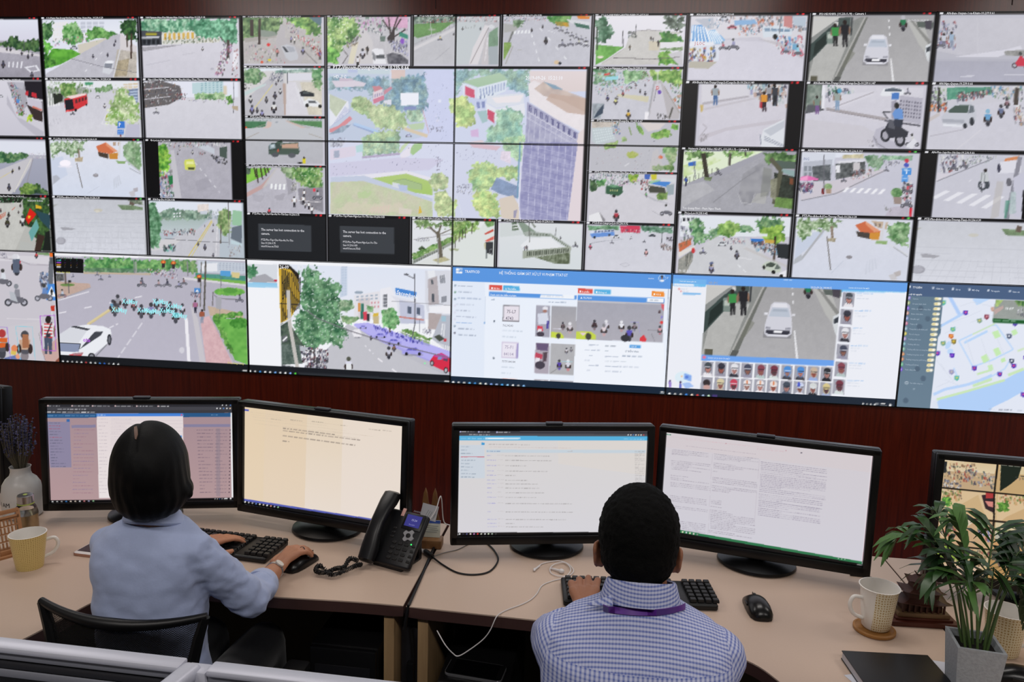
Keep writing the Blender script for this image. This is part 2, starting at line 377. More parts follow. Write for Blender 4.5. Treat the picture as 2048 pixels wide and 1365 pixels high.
for i, o in enumerate([o for o in SC.objects if o.type == 'LIGHT']):
    col, row = i % 3, i // 3
    t = thing('ceiling_light', 'recessed ceiling light panel, %s of the %s row, %s' % (('leftmost', 'middle one', 'rightmost')[col], ('front', 'back')[row], ('above the desks', 'above the partition')[row]), 'light', (o.location.x, o.location.y, CEIL_Z), 0, 'ceiling light panels')
    f = MB()
    for sx, sy, dx, dy in ((0, .15, 1.24, .02), (0, -.15, 1.24, .02), (.61, 0, .02, .28), (-.61, 0, .02, .28)): f.box((sx, sy, -.012), (dx, dy, .024))
    f.build('frame', mat('white_metal', 'e4e4e4', .4), t).matrix_parent_inverse.identity()
    d = MB().box((0, 0, -.006), (1.2, .28, .008)).build('diffuser', mat('diffuser', 'f4f4f0', .6, emit='fff2e6', emit_s=1.2), t); d.matrix_parent_inverse.identity()
    o.parent = t; o.matrix_parent_inverse = Matrix.Identity(4); o.location = (0, 0, -.035)
# ---------------------------------------------------------------- desks
DZ = .75
BEIGE = mat('beige_laminate', 'c2ab9a', .42, noise_amt=.035, noise_scale=220, spec=.4)
EDGE = mat('brown_edge_band', '4a3431', .4); DARKPANEL = mat('dark_olive_panel', '5c5036', .6, noise_amt=.1, noise_scale=8); OAK = wood_mat('light_oak_board', '8f7452', 'a88a64', .5, (6, 6, .8)); STEEL = mat('dark_grey_metal', '2b2b30', .45, metal=.3)
BACK = -1.195
def xy(px, py): v = onz(px, py, DZ); return (v.x, v.y)
def smooth2(pts, n=6): return [(p.x, p.y) for p in spline([(a, b, 0) for a, b in pts], n)]
GL = 3.3135; GR = 4.664
# woman's worktop: back edge, seam, concave front edge, left wing towards the camera
front_w = smooth2([(GL-.004, -1.743), (3.17, -1.745), (2.95, -1.757), (2.80, -1.752), (2.66, -1.752), (2.575, -1.79), xy(185, 1205), xy(120, 1240), xy(60, 1272), (2.478, -2.12), (2.468, -2.3), (2.465, -2.5)])
out_w = [(1.10, BACK), (GL-.004, BACK)] + front_w + [(1.10, -2.5)]
front_m = smooth2([(GL+.004, -1.745), (3.56, -1.752), (3.69, -1.757), (3.85, -1.768), (4.0, -1.79), xy(1490, 1320), xy(1560, 1365), (4.245, -2.02), (4.262, -2.2), (4.265, -2.5)])
out_m = [(GL+.004, BACK), (GR, BACK), (GR, -2.5)] + front_m[::-1]
out_r = [(GR+.004, BACK), (6.1, BACK), (6.1, -2.5), (GR+.004, -2.5)]
def worktop(t, outline):
    MB().prism(outline, DZ-.0035, DZ, bevel=.0012, seg=1).build('top', BEIGE, t)
    MB().prism(outline, DZ-.032, DZ-.0037, bevel=.004).build('edge_band', EDGE, t)
def desk(lab, outline, boards, modesty, x0, x1):
    t = thing('desk', lab, 'desk', ((x0+x1)/2, BACK-.3, 0))
    worktop(t, outline)
    for (bx, by0, by1, m_) in boards: MB().box((bx, (by0+by1)/2, .355), (.028, by1-by0, .71), bevel=.002).build('side_panel', m_, t)
    if modesty: MB().box(((x0+x1)/2, modesty, .47), (x1-x0-.12, .018, .48)).build('modesty_panel', DARKPANEL, t)
    return t
DW = desk('beige curved desk with brown edge where the woman sits, left of the black seam', out_w, [(GL-.045, -1.73, -1.24, OAK), (1.14, -2.46, -1.24, OAK)], -1.27, 1.15, GL)
DM = desk('beige curved desk with brown edge where the man in the checked shirt sits', out_m, [(GL+.045, -1.73, -1.24, OAK), (GR-.03, -2.46, -1.24, OAK)], -1.36, GL, GR)
DR = desk('beige desk beyond the thin seam at the right, under the potted palm', out_r, [(GR+.035, -2.46, -1.24, OAK), (6.06, -2.46, -1.24, OAK)], -1.36, GR, 6.1)
t = thing('cable_duct', 'dark grey metal cable duct upright between the two desks under the seam', 'cable duct', (GL, -1.62, 0))
MB().box((GL, -1.66, .33), (.05, .05, .66), bevel=.004).build('channel', STEEL, t)
MB().tube(spline([(GL+.004, -1.692, .66), (GL+.012, -1.70, .57), (GL-.002, -1.70, .45), (GL+.006, -1.695, .3)]), .006).build('cable', mat('black_rubber', '08080a', .5), t)
MB().box((GL+.006, -1.70, .52), (.02, .02, .1), bevel=.004).build('plug', mat('black_plastic', '0b0b0d', .38), t)
BLACK = MATS['black_plastic']; RUBBER = MATS['black_rubber']
# computers on the floor under the desks
def tower(lab, x, y, rz=0., h=.6):
    t = thing('computer_tower', lab, 'computer', (x, y, 0), rz)
    def ch(nm, mb, m_): o = mb.build(nm, m_, t); o.matrix_parent_inverse.identity()
    ch('case', MB().box((0, .2, .01+h/2), (.185, .4, h), bevel=.006), mat('tower_black', '0a0a0c', .42)); ch('front_panel', MB().box((0, -.008, .01+h/2), (.18, .016, h-.005), bevel=.005), BLACK)
    ch('drive_bay', MB().box((0, -.017, h-.06), (.15, .003, .042)), mat('bay_grey', '1a1a1e', .4)); ch('power_button', MB().lathe([(.009, 0), (.009, .004)], 16, Matrix.Translation((.05, -.0165, h-.13)) @ Matrix.Rotation(math.pi/2, 4, 'X')), mat('button_grey', '3c3c42', .4))
    for sx in (-.07, .07):
        for sy in (.03, .37): ch('foot', MB().lathe([(.015, 0), (.013, .01)], 12, Matrix.Translation((sx, sy, 0))), RUBBER)
    return t
TOW1 = tower('black computer tower under the desk of the woman, beside the light oak board', 3.145, -1.72)
TOW2 = tower('black computer tower under the man’s desk with a smartphone on it', at(955, 1330, -1.72).x, -1.79, h=.57)

# ---------------------------------------------------------------- foreground partition
ALU = mat('brushed_aluminium', 'bcbecb', .4, metal=.25, noise_amt=.05, noise_scale=30, stretch=(.3, 20, 20)); ALU2 = mat('grey_aluminium', '80828c', .45, metal=.25); PANEL = mat('dark_panel_glass', '0c0d0c', .25)
PZ = 1.2
pa, pb = onz(0, 1273, PZ), onz(640, 1345, PZ); pw = abs(onz(0, 1273, PZ).y-onz(0, 1295.5, PZ).y)
d = (pb-pa).normalized(); ang = math.atan2(d.y, d.x); L0, L1 = -1.2, 1.1; jx = (onz(388, 1325, PZ)-pa).dot(d)
t = thing('partition', 'low office partition with a silver aluminium top rail in the foreground', 'partition', (pa.x, pa.y, 0), ang)
def pch(nm, mb, m_):
    o = mb.build(nm, m_, t); o.matrix_parent_inverse.identity(); return o
def rail(x0, x1):
    L, c = x1-x0, (x0+x1)/2
    pch('top_rail', MB().box((c, -pw/2, PZ-.004), (L, pw, .008), bevel=.0025), ALU)
    for k, (zz, yy, hh) in enumerate(((.013, .004, .010), (.025, .0035, .008), (.036, .0038, .010))): pch('rail_groove', MB().box((c, -pw/2, PZ-zz), (L, pw-2*yy, hh), bevel=.0015), ALU2 if k != 1 else STEEL)
    pch('panel', MB().box((c, -pw/2, (PZ-.041)/2+.02), (L-.01, pw*.5, PZ-.081)), PANEL)
    pch('bottom_rail', MB().box((c, -pw/2, .02), (L, pw*.9, .04), bevel=.002), ALU2)
rail(L0, jx-.012); rail(jx+.022, L1)
pch('post', MB().box((jx+.006, -pw/2, PZ/2-.002), (.03, pw*.92, PZ-.004), bevel=.003), ALU)
arm = MB(); sec = rrect(.026, .02, .008); R0 = Matrix.Translation((jx, -pw*.3, PZ)) @ Matrix.Rotation(math.radians(-8), 4, 'Z')
arm.box((0, -.25, -.008), (.024, .5, .018), R0, bevel=.007, seg=4); pch('cross_rail', arm, ALU)
pch('cross_panel', MB().box((0, -.27, PZ/2-.02), (.012, .46, PZ-.06), Matrix.Translation((jx, -pw*.3, 0)) @ Matrix.Rotation(math.radians(-8), 4, 'Z')), PANEL)
k = onz(14, 1352, PZ-.06); kl = Matrix.Rotation(-ang, 4, 'Z') @ (k-Vector((pa.x, pa.y, 0))).to_4d()
pch('round_fitting', MB().lathe([(.0, 0), (.014, 0), (.0155, .003), (.012, .007), (.006, .009), (0, .009)], 28, Matrix.Translation((kl.x, -pw*.74-.001, PZ-.062)) @ Matrix.Rotation(math.pi/2, 4, 'X'), caps=False), ALU)  # plain round silver fitting on the partition face, purpose unknown
# ---------------------------------------------------------------- the picture on the video wall (drawn in panel units)
HW = np.array([[2.66474756e-03, -2.59710603e-04, 8.00124206e-01], [2.49190486e-05, 4.06835179e-03, -1.41853869e-01], [8.59430527e-05, -1.01640571e-04, 1.0]])
RX, RY = 240, 134
w = Painter(np.diag([RX*2, RY*2, 1.0]) @ HW, 6*RX, 3*RY)
TEXTS = []   # (tile key, U, V, height in m, colour, text)
TILES = {}   # key -> (U0, V0, U1, V1)
CA = (0, 20, 4.096); CB = (480, 20, 4.6545); CC_ = (900, 20, 4.2667); CD = (1350, 20, 2.934); CE = (0, 270, 4.096); CF_ = (480, 270, 4.6545)
CG = (900, 280, 4.2667); CH = (1340, 280, 2.893); CI = (0, 500, 4.096); CJ = (480, 510, 4.6545); CK = (890, 520, 4.3574); CL = (1330, 540, 4.1796); CM_ = (1770, 550, 4.709)
def uv(x, y):
    q = w.tr([x, y])[0]; return q[0]/(RX*2), q[1]/(RY*2)
def T(x, y, h, c, s, key=None):
    U, V = uv(x, y); k2 = w.scale([x, y])/(RX*2)*PW; TEXTS.append((key or CUR[0], U, V, h*k2, c, s))
CUR = [None]
def tile(key, U0, V0, U1, V1, crop, base='c8c6d2', ml=.03, mr=.022, live='e03038', cap=None, mt=.055):
    finish(); CUR[:] = [key, U0, V0, U1, V1, ml, mr, live, cap, mt]; TILES[key] = (U0, V0, U1, V1)
    w.clip = (int(U0*RX*2), int(V0*RY*2), int(U1*RX*2), int(V1*RY*2));w.S(*crop)
    w.a[w.clip[1]:w.clip[3], w.clip[0]:w.clip[2]] = w.C(base)
def rectw(c, U0, V0, U1, V1):
    x0, y0, x1, y1 = [int(round(v)) for v in (U0*RX*2, V0*RY*2, U1*RX*2, V1*RY*2)];w.a[max(0, y0):max(0, y1), max(0, x0):max(0, x1)] = w.C(c)
def finish():
    if not CUR[0]: return
    key, U0, V0, U1, V1, ml, mr, live, cap, mt = CUR; W_, H_ = U1-U0, V1-V0; s = W_/.5
    if mt:
        tile_w = min(W_, .5)
        rectw('0c0c10', U0, V0, U1, V0+H_*mt); rectw('0b0b0e', U0, V0, U0+W_*ml, V1); rectw('0b0b0e', U1-W_*mr, V0, U1, V1)
        rectw('8a8a92', U0, V0, U0+.0035, V1); rectw('77777e', U0, V1-.0035, U1, V1)
        hh = min(.5*.055, H_*mt); cy = V0+H_*mt*.5
        for dx, c in ((.03, live), (.052, 'b01820')): rectw(c, U1-dx-.005, cy-.007, U1-dx+.005, cy+.007)
        rectw('e8e8ee', U0+.012, cy-.007, U0+.026, cy+.007)
        if cap: TEXTS.append((key, U0+.036, cy+.0075 if W_ < .6 else cy+.012, (.0118 if W_ < .6 else .022)*PW, 'f2f2f6', cap))
    CUR[0] = None
ROAD, ROAD2, SKY, GR = 'c4c2ce','d4d2dc','e2e5f2','2f6038'

# ---- first column (cut by the frame)
for r, (nm, cp) in enumerate((('a','10.235.0.6'), ('b','Hue-Thua-Thien-Hue_10.235.0.26'), ('c','10.235.0.8'), ('d','Thua-Thien-Hue_10.235.0.62'))):
    U = 0; tile('col0_out_'+nm, 0, r*.5, .5, r*.5+.5, (0, 0, 1), 'c6c4d0');w.S(0, 0, 1);w.clip = (0, int(r*RY), RX, int(r*RY+RY))
    y = (40, 165, 285, 395)[r]
    w.f([-330, y+10, -110, y+10, -110, y+40, -330, y+50]);w.p('dfe2ee', [-330, y, -110, y, -110, y+14, -330, y+14]);w.k([-320, y+50, -130, y+50, -130, y+100, -320, y+100], 18, 8)
tile('col0_a', .5, 0, 1, .5, CA, 'a9a6b2', cap=None);w.p(SKY, '-600 80 320 80 320 260 -600 260', c2='d8d6e6');w.p('b0adb9','-600 300 330 340 330 560 -600 560', tex=.06, c2='9b98a4');w.p('d6d2d8','-600 285 -100 290 330 370 330 385 -200 330 -600 330')
w.f('-600 250 60 262 80 222 150 218 170 260 320 250 330 350 200 340 0 300 -600 290','24402c','5a7a4c');w.l('556',4, '197 260 197 350')
for P in ('40 480 20 425 15 430', ): pass
w.zebra('60 430 200 425 190 480 60 470',4, 'e6e6ee', .35);w.p('e6e6ee','200 470 300 455 330 500 250 515');w.p('a9a6b2','225 478 290 465 312 495 258 505')
for x, y, h in ((30, 480, 70), (90, 345, 40), (60, 340, 35), (180, 375, 42), (232, 405, 45), (265, 385, 40), (262, 560, 60)): w.m(x, y, h, '445','222')
T(2, 92, 17, 'f2f2f6','0.0.6')
tile('col0_b', .5, .5, 1, 1, CA, 'd0ced8');w.p('d8d6e0','-600 590 60 590 130 700 190 900 360 1000 360 1050 -600 1050', c2='cac8d4');w.p('bcbac6','60 700 140 880 190 900 360 1000 360 1060 330 1060 170 930 60 780')
w.p('a8a6b0','60 600 200 600 230 780 160 870 110 720');w.k('70 600 130 600 220 860 150 880',60, 22, '222 445 c33 57a ddd 696');w.p('25222a','200 590 350 590 350 740 230 720 210 660');w.p('3a3030','210 760 350 760 350 920 280 900')
w.p('c3313c','262 680 300 690 304 730 258 712');w.p('c3313c','215 670 236 672 232 712 208 700');w.p('c8c4d2','235 725 348 765 345 838 222 780');w.p('d27a6a','270 790 345 820 345 832 265 805');w.p('b8b6c2','120 600 200 600 190 660 140 640')
w.fe(248, 890, 22, 26, c='8ab03a', c2='c4d84a');w.fe(178, 855, 18, 24, c='4c7a38', c2='88a850');w.p('5b8fd0','135 735 165 740 160 770 138 768'); T(2, 585, 16, 'f2f2f6','hua-Thien-Hue_10.235.0.62');w.car(10, 720, 50, 'd8d8e0')
tile('col0_c', .5, 1, 1, 1.5, CE, 'b4b4c2');w.p('dfe2ee','-600 50 380 60 380 170 -600 160');w.p('a6a9ba','-600 200 380 200 390 500 -600 500', c2='9a9cae');w.f('-600 150 40 148 120 160 220 150 240 180 120 230 -600 240','2f5a3c','7a9a6c', rag=8);w.k('240 150 370 150 370 200 240 190',30, 16, 'ddd bbb a8a c4c8cc')
w.p('c6c4ca','-600 330 0 290 240 195 270 195 250 260 160 420 80 500 -600 500');w.l('e8e4d2',4, '255 205 120 470');w.l('9a98a2',8, '272 200 210 440');w.l('d8c880',4, '-100 420 0 360 120 290')
w.m(78, 460, 70, '445');w.m(160, 290, 36, '333');w.m(106, 318, 40, '333');w.fe(260, 450, 95, 55, c='2c4e2a', c2='83a052');w.fe(340, 480, 60, 40, c='24402c', c2='5a7a4c');w.p('556270','240 495 300 475 380 490 390 510 240 510')
tile('col0_d', .5, 1.5, 1, 2, CE, 'b8b8b4');w.p('c4c4c0','-600 580 170 560 210 760 120 960 -600 960', tex=.05);w.p('20281f','-600 515 200 515 170 560 -600 570');w.k('-100 520 180 520 150 560 -100 570',40, 18, 'ddd 333 797 3a5')
w.f('180 515 400 530 410 900 330 960 260 760 200 740 190 600','1c3224','4b6f3a', rag=10);w.p('d8b030','292 575 340 590 342 612 296 605');w.p('2c4a54','290 620 410 660 410 780 330 700');w.p('d8221a','248 605 300 655 235 735 212 690');w.p('e8c82c','237 655 244 668 258 666 247 678 254 690 240 684 230 692 234 676 226 666 240 668');w.p('6aa6a4','300 690 322 760 262 875 238 800');w.p('b7b9b6','170 870 262 890 270 955 155 955');w.p('3c2c26','310 810 368 830 330 955 285 950');w.p('1b211e','375 800 412 780 420 950 350 950')
for x in (2, 10, 20, 32, 44): w.l('c4604a',5, [x, 700-x*.6, x+4, 660-x*.6])
w.l('c4604a',5, '100 620 128 598')
for x, y, h, c in ((65, 760, 90, '443'), (188, 750, 100, 'ddd'), (10, 640, 40, '644'), (75, 680, 50, '332'), (155, 650, 30, '433'), (170, 600, 35, '222')): w.m(x, y, h, c, '222')
T(230, 548, 16, 'e8e8ee','10/25/2018 15:03:36'); T(2, 510, 15, 'f2f2f6','Hue-Thua-Thien-Hue_10.235.0.62')

# ---- second column
tile('col1_a',1, 0, 1.5, .5, CA, SKY, cap='111-Pham-Van-Dong-Vy-Da-Hue-Thua-Thien-Hue_10.235.0.20');w.p('dfe3f0','340 90 1120 90 1120 220 340 240', c2='eceef6');w.p('c0bfc9','900 205 985 205 990 320 940 560 370 560 390 520 640 380', tex=.04)
w.wg('660 100 860 100 860 190 660 200',4, 3, 'c4c8d6', .8, .7);w.wg('440 110 560 100 560 260 440 270',5, 4, 'e9e7ea', .85, .85);w.p('bdb6ae','960 330 1120 300 1120 560 930 560', tex=.15);w.p('a79b84','970 420 1060 400 1040 540 940 545', tex=.2);w.p('d8d2d6','985 200 1000 200 1120 310 1120 350 985 330')
w.p('d2ccc0','640 290 900 230 780 300 650 370');w.f('520 150 600 100 660 150 700 250 600 300 520 260','3f7a3a','9ac48a');w.f('700 190 780 150 860 165 960 200 900 235 720 260','3d7636','88b870');w.f('350 110 440 110 430 230 360 260','2f5a34','77a068');w.f('360 240 430 290 440 320 380 400 370 440','347030','7cc25a');w.p('6fb848','440 320 600 330 665 365 500 450 375 485 370 420', mix='4c9034', sc=6);w.f('370 360 440 390 480 440 380 480','2c5c2a','6aa848', rag=10)
w.f('985 100 1120 90 1120 260 1040 250 990 180','1f3a26','4e7a44');w.l('4a3a34',10, '1040 200 1042 310');w.l('4a3a34',14, '1078 200 1075 405');w.car(610, 325, 75, 'c8ccd4');w.k('420 240 740 200 740 260 450 300',30, 24, 'e8e4e4 444 5a8 c9b b88')
w.p('d4d6de','860 430 935 420 925 500 900 530 840 515');w.p('8a8e9a','862 440 925 440 915 480 856 475');w.e('eceef4',900, 430, 36, 12);w.l('d8d8de',9, '945 430 920 555 ' if 0 else '985 330 930 555');w.dash('e8e8ee',6, '840 350 690 520',22, 40);w.l('6c6a74',3, '580 400 850 470 1120 515')
for x, y, h in ((766, 400, 40), (884, 390, 40), (938, 305, 35), (948, 275, 30)): w.m(x, y, h, '445','334')
tile('col1_b',1.5, 0, 2, .5, CA, 'd2d0da', cap='164-Nguyen-Hue-Phu-Nhuan-Hue-Thua-Thien-Hue-10.235.0.14');w.p('d6d4de','1150 300 1960 230 1960 560 1150 560', c2='cfcdd8', tex=.02);w.p('dcdcd8','1330 180 1800 170 1800 270 1330 290');w.wg('1340 185 1600 180 1600 250 1340 265',7, 1, 'd8b25a', .55, .7);w.k('1340 230 1800 220 1800 270 1340 285',60, 26, '6b7a66 8a8a78 b8b49c 54604e')
w.f('1150 85 1760 80 1780 160 1700 230 1560 180 1400 190 1160 180','3f7a5c','a9d0b4', rag=18);w.f('1600 85 1950 80 1945 280 1840 270 1780 220 1640 250 1600 190','2f6a4c','8cc4a4', rag=20);w.p('4a4e56','1165 175 1330 185 1330 290 1165 300');w.p('a8a03c','1200 195 1290 195 1290 215 1200 215');w.wg('1170 245 1320 245 1320 290 1170 290',4, 1, '23262c', .7, .8);w.p('c2c4cc','1165 225 1310 220 1310 238 1165 240')
w.p('a4a2aa','1170 310 1500 290 1560 280 1180 345', tex=.2);w.l('4c4440',24, '1870 250 1868 410');w.l('4c4440',8, '1865 300 1810 230');w.k('1830 290 1910 290 1830 540 1760 540',80, 34, 'ddd 333 a5677a 889 eee 444 c9c');w.p('e8e6ee','1910 350 1950 350 1945 480 1905 470');w.m(1662, 340, 40, 'ddd');w.l('bcbac6',4, '1200 455 1400 415');w.l('c2c0ca',5, '1500 370 1600 355');w.e('b4b2be',1740, 485, 14, 8);w.k('1920 330 1945 330 1945 545 1890 545',14, 26, '222 955 ccc')
tile('col1_c',1, .5, 1.5, 1, CA, 'cfcfd8', cap='Ngo-5-Doi-Cung-Le-Loi-Phu-Hoi-Hue-Thua-Thien-Hue_10.235.0.24');w.p('cfced8','400 780 700 700 950 660 1000 660 1000 900 920 1050 400 1050', tex=.03, c2='d6d5de');w.p('e6e8ee','380 590 1130 590 1130 650 900 650 380 640');w.p('9aa09c','395 650 720 640 720 720 400 790');w.wg('395 690 500 690 500 790 395 800',5, 1, 'f0f0f0', .4, 1);w.p('2f342e','440 690 520 690 520 750 450 780');w.k('400 600 760 600 760 680 400 700',70, 34, '5f8048 e8e8ea 86a878 4c6a40 b8c0b0')
w.p('4f9a74','700 600 765 600 765 620 700 622');w.f('500 610 620 600 640 720 560 740 500 680','4a7a3c','a0b878', rag=10);w.f('780 640 920 620 930 660 790 690','55804c','9abc90', rag=10);w.car(805, 725, 50, 'e8e8ec');w.wg('1010 610 1130 600 1130 700 1010 690',3, 4, 'd8c8ae', .9, .6);w.p('7a88a4','1050 660 1130 650 1130 770 1060 760');w.wg('1060 670 1130 660 1130 760 1070 750',1, 4, 'b8c8e0', .9, .5)
w.p('d2c23c','872 860 945 860 945 905 865 912', mix='8ca03c', sc=4);w.f('955 650 1020 650 1130 760 1140 900 1090 960 1040 900 950 950 870 930 890 830','7aa058','d2dcb8', rag=26, sc=5, hi='eef2e6');w.l('e6e4ea',5, '905 800 835 935 945 945');w.p('c0bfd2','1040 940 1145 940 1145 1050 1020 1050');w.l('d8d6de',8, '950 950 920 1050')
w.p('d23a40','530 735 715 690 722 775 620 830 545 840');w.p('24242c','535 745 600 735 612 815 545 830');w.p('f0d8d8','545 715 700 688 716 700 590 735');w.wg('615 740 720 712 720 740 620 775',4, 1, '5a3034', .7, .9);w.e('222',625, 825, 9, 14);w.e('222',712, 782, 6, 10);w.e('e86060',560, 830, 14, 8)
w.ms(600, 865, 40, '444');w.m(860, 810, 45, 'ddd');w.p('3f7ad2','968 915 1022 915 1026 972 964 972');w.p('4a82d6','964 980 1016 980 1014 1020 962 1020'); T(978, 960, 36, 'f4f6fa','P');w.wg('968 984 1012 984 1010 1018 966 1018',3, 3, 'dfe8f6', .5, .5);w.p('7a2c30','985 1022 995 1022 993 1042 984 1040');w.k('420 900 520 890 480 940 410 960',8, 30, 'c0bfc9')
tile('col1_d',1.5, .5, 2, 1, CA, 'd4d3dc', cap='Ngo-6-Ben-Nghe-Tran-Cao-Van_Phu-Hoi-Hue-Thua-Thien-Hue_10.235.0.26');w.p('e4e6f2','1160 590 1950 590 1950 720 1160 720');w.p('d6d5de','1170 800 1500 720 1950 740 1960 1060 1180 1060', c2='cfced8', tex=.02);w.p('bfd6dc','1575 605 1830 590 1830 690 1580 690');w.wg('1640 600 1830 592 1830 690 1640 690',6, 5, '8fb2bc', .45, .5);w.p('d8ccb8','1830 630 1860 630 1860 700 1830 700')
w.p('6a6668','1170 600 1330 590 1480 630 1500 720 1390 780 1180 810');w.k('1170 600 1400 590 1500 650 1490 740 1200 800',90, 24, '33343a 6a6a72 e4e4ea a88a70 55565e d9dadf 8a5058');w.l('c6c4cc',8, '1170 660 1390 640');w.l('c6c4cc',7, '1170 740 1400 715');w.l('6b6a72',6, '1185 695 1480 680');w.k('1440 690 1540 690 1520 740 1440 750',25, 18)
w.f('1590 700 1620 680 1690 690 1800 680 1860 700 1830 740 1600 740','5c8a58','b0c8a0', rag=10);w.fe(1880, 740, 28, 32, c='3f7a34', c2='86b860');w.k('1540 720 1900 720 1900 770 1540 755',50, 14, '444 ddd a98 668');w.l('55565e',4, '1915 600 1912 850');w.ms(1285, 855, 50, 'ccc');w.p('b8a890','1900 790 1950 790 1950 830 1905 815');w.k('1180 900 1900 900 1900 1040 1180 1040',12, 24, 'c8c7d2 cccbd6', .5); T(1175, 605, 14, 'f0f0f6','10 - 06 - 2019')
for key, V, crop, dy, cp in (('col1_e',1., CE, 0, 'PTZ-Pho-di-bo-4-(Cau-Truong-Tien)-10.236.0.39'),):
    tile(key, 1, 1, 1.5, 1.5, crop, 'dcdfea', cap=cp, live='58c050');w.p('dfe1ec','430 60 1150 60 1160 510 440 510', c2='d4dbec', tex=.015);w.p('cdd5e8','420 200 520 180 560 330 440 400');w.f('420 60 720 60 690 110 600 190 520 130 430 200','5f7f54','c4d4bc', rag=20, hi='eef2ea');w.l('8a7a6c',12, '648 120 655 200');w.p('b8a98e','620 195 685 185 680 222 618 222', tex=.2)
    w.p('d0734e','790 100 870 68 968 140 900 160 810 145');w.p('e29a76','870 68 968 140 940 148 870 90');w.p('4a4038','805 145 890 160 890 200 815 180');w.p('c98a3c','893 160 968 150 965 205 900 202');w.wg('920 60 1000 60 1000 100 920 100',2, 1, 'b8a08c', .6, .7);w.l('d8d8dc',16, '985 60 975 200');w.f('1010 100 1060 60 1150 70 1155 300 1060 250 1010 180','6b8f66','a8c0a0', rag=10);w.p('8fae78','950 215 1030 220 1025 242 970 240');w.l('c0c2c8',10, '1030 210 1155 310');w.l('a8aab2',6, '1060 275 1155 325');w.p('b4b8c4','440 340 470 330 500 360 440 410')
    w.e('fbf6ff',540, 236, 46, 26);w.e('f6f0fa',540, 262, 60, 10, .6);w.l('6a6460',6, '632 235 680 435');w.e('8f8c92',788, 333, 22, 14);w.e('a9a6ac',788, 330, 14, 8);w.zebra('930 360 980 330 1000 400 930 450',4, 'c9cedb', .5);w.p('b4b0b8','1090 440 1130 430 1130 462 1100 470');w.p('c6c4cc','1055 470 1100 452 1110 500 1075 505');w.l('c2c8d8',4, '820 420 720 480')
tile('col1_f',1.5, 1, 2, 1.5, CE, 'b0aeba', ml=.15, mr=.13, cap='45-Le-Loi-10.235.0.38');w.p('b6b4be','1290 60 1880 60 1880 520 1290 520', tex=.05, c2='acaab6');w.p('c6c4cc','1400 130 1430 130 1490 520 1420 520');w.f('1290 80 1370 90 1400 180 1390 300 1300 350','3f8030','a0d05a', rag=14);w.k('1300 300 1410 300 1430 510 1300 510',60, 40, 'd8d8e0 445 5a7ab0 b84a5a 888 2f6a44 eee');w.p('2c7a48','1380 340 1420 335 1422 400 1395 410');w.p('c5cbd6','1590 95 1700 90 1760 120 1760 165');w.p('4c5a54','1800 110 1860 100 1860 200 1800 180');w.k('1290 60 1860 60 1860 100 1400 110',60, 24, 'ddd eee 966 687 b8a8a0 445');w.k('1720 170 1860 200 1860 250 1780 230',26, 30, '333 556 889');w.k('1630 140 1690 150 1690 170 1630 165',8, 18, '844 555');w.dash('e2e2e8',6, '1600 230 1800 470',26, 34)
w.p('d2d866','1520 205 1590 205 1605 260 1600 292 1520 288 1512 230');w.p('4a5030','1540 268 1598 270 1594 286 1548 288');w.p('e6eaa0','1530 222 1585 220 1592 245 1528 245');w.m(1460, 170, 30, 'ddd');w.m(1580, 165, 40, 'ddd');w.m(1475, 135, 25, 'ddd');w.p('9a98a4','1600 380 1700 350 1740 420 1620 470', .4); T(1310, 500, 24, 'f4f4f8','45  LE  LOI')
tile('col1_g',1, 1.5, 1.5, 2, CE, 'c8cad2', cap='PTZ-Pho-di-bo-5-(Cau-Truong-Tien)-10.236.0.39', live='58c050')
def paving(w=w):
    w.p('c2c4cc','430 530 1170 530 1185 980 450 980', c2='d6d8e2', tex=.03);w.p('b0b3b4','440 575 490 572 440 600');w.p('7a9070','965 580 1080 580 1170 600 1170 620 1000 618', tex=.15);w.l('6a5c54',40, '1085 545 1080 580');w.f('1040 540 1170 545 1170 580 1110 575','5a6456','9aa690', rag=6);w.e('c8c4b8',808, 622, 36, 14);w.e('d6d2c6',800, 630, 20, 10);w.p('a4a4ac','500 760 540 757 625 770 590 782 520 782');w.e('a0a0aa',505, 868, 40, 30);w.e('b0b0ba',500, 866, 32, 24)
    for yy in (640, 690, 720, 750, 795, 840, 880, 930): w.l('b8bac4',3, [445, yy, 1180, yy+6], .7)
    for i in range(14): w.l('bcbec8',2, [520+i*50, 790, 470+i*56, 980], .8)
    for i in range(18): w.l('c0c2cc',2, [460+i*40, 560, 450+i*44, 790], .3)
    w.k('600 800 1000 800 1100 970 500 970',16, 44, 'dcdee8 c6c8d0', .5)
paving()
tile('col1_h',1.5, 1.5, 2, 2, CE, 'b8c2cc', cap='KN-Dap-Da-10.236.0.86');w.p('dfe4f0','1210 550 1980 550 1980 660 1210 660');w.p('a8b8b6','1300 700 1700 690 1600 790 1320 800', c2='c2ccd2');w.f('1300 640 1400 610 1520 620 1640 630 1740 620 1740 690 1600 700 1310 700','5a7868','9ab0a0', rag=10);w.wg('1420 640 1490 632 1490 680 1420 685',3, 2, 'e8eaf0', .6, .5);w.p('e6dcd8','1620 575 1710 570 1710 640 1620 640', tex=.1);w.p('cad0dc','1640 630 1700 625 1700 655 1640 655');w.k('1700 620 1800 620 1780 700 1700 690',40, 22, 'c8ccd8 8a94a0 ddd 77828c');w.p('c6c6ce','1720 700 1770 690 1800 820 1800 1000 1230 1000 1240 960 1440 830 1600 790', tex=.03);w.p('d2d0d4','1250 860 1500 850 1400 930 1240 950')
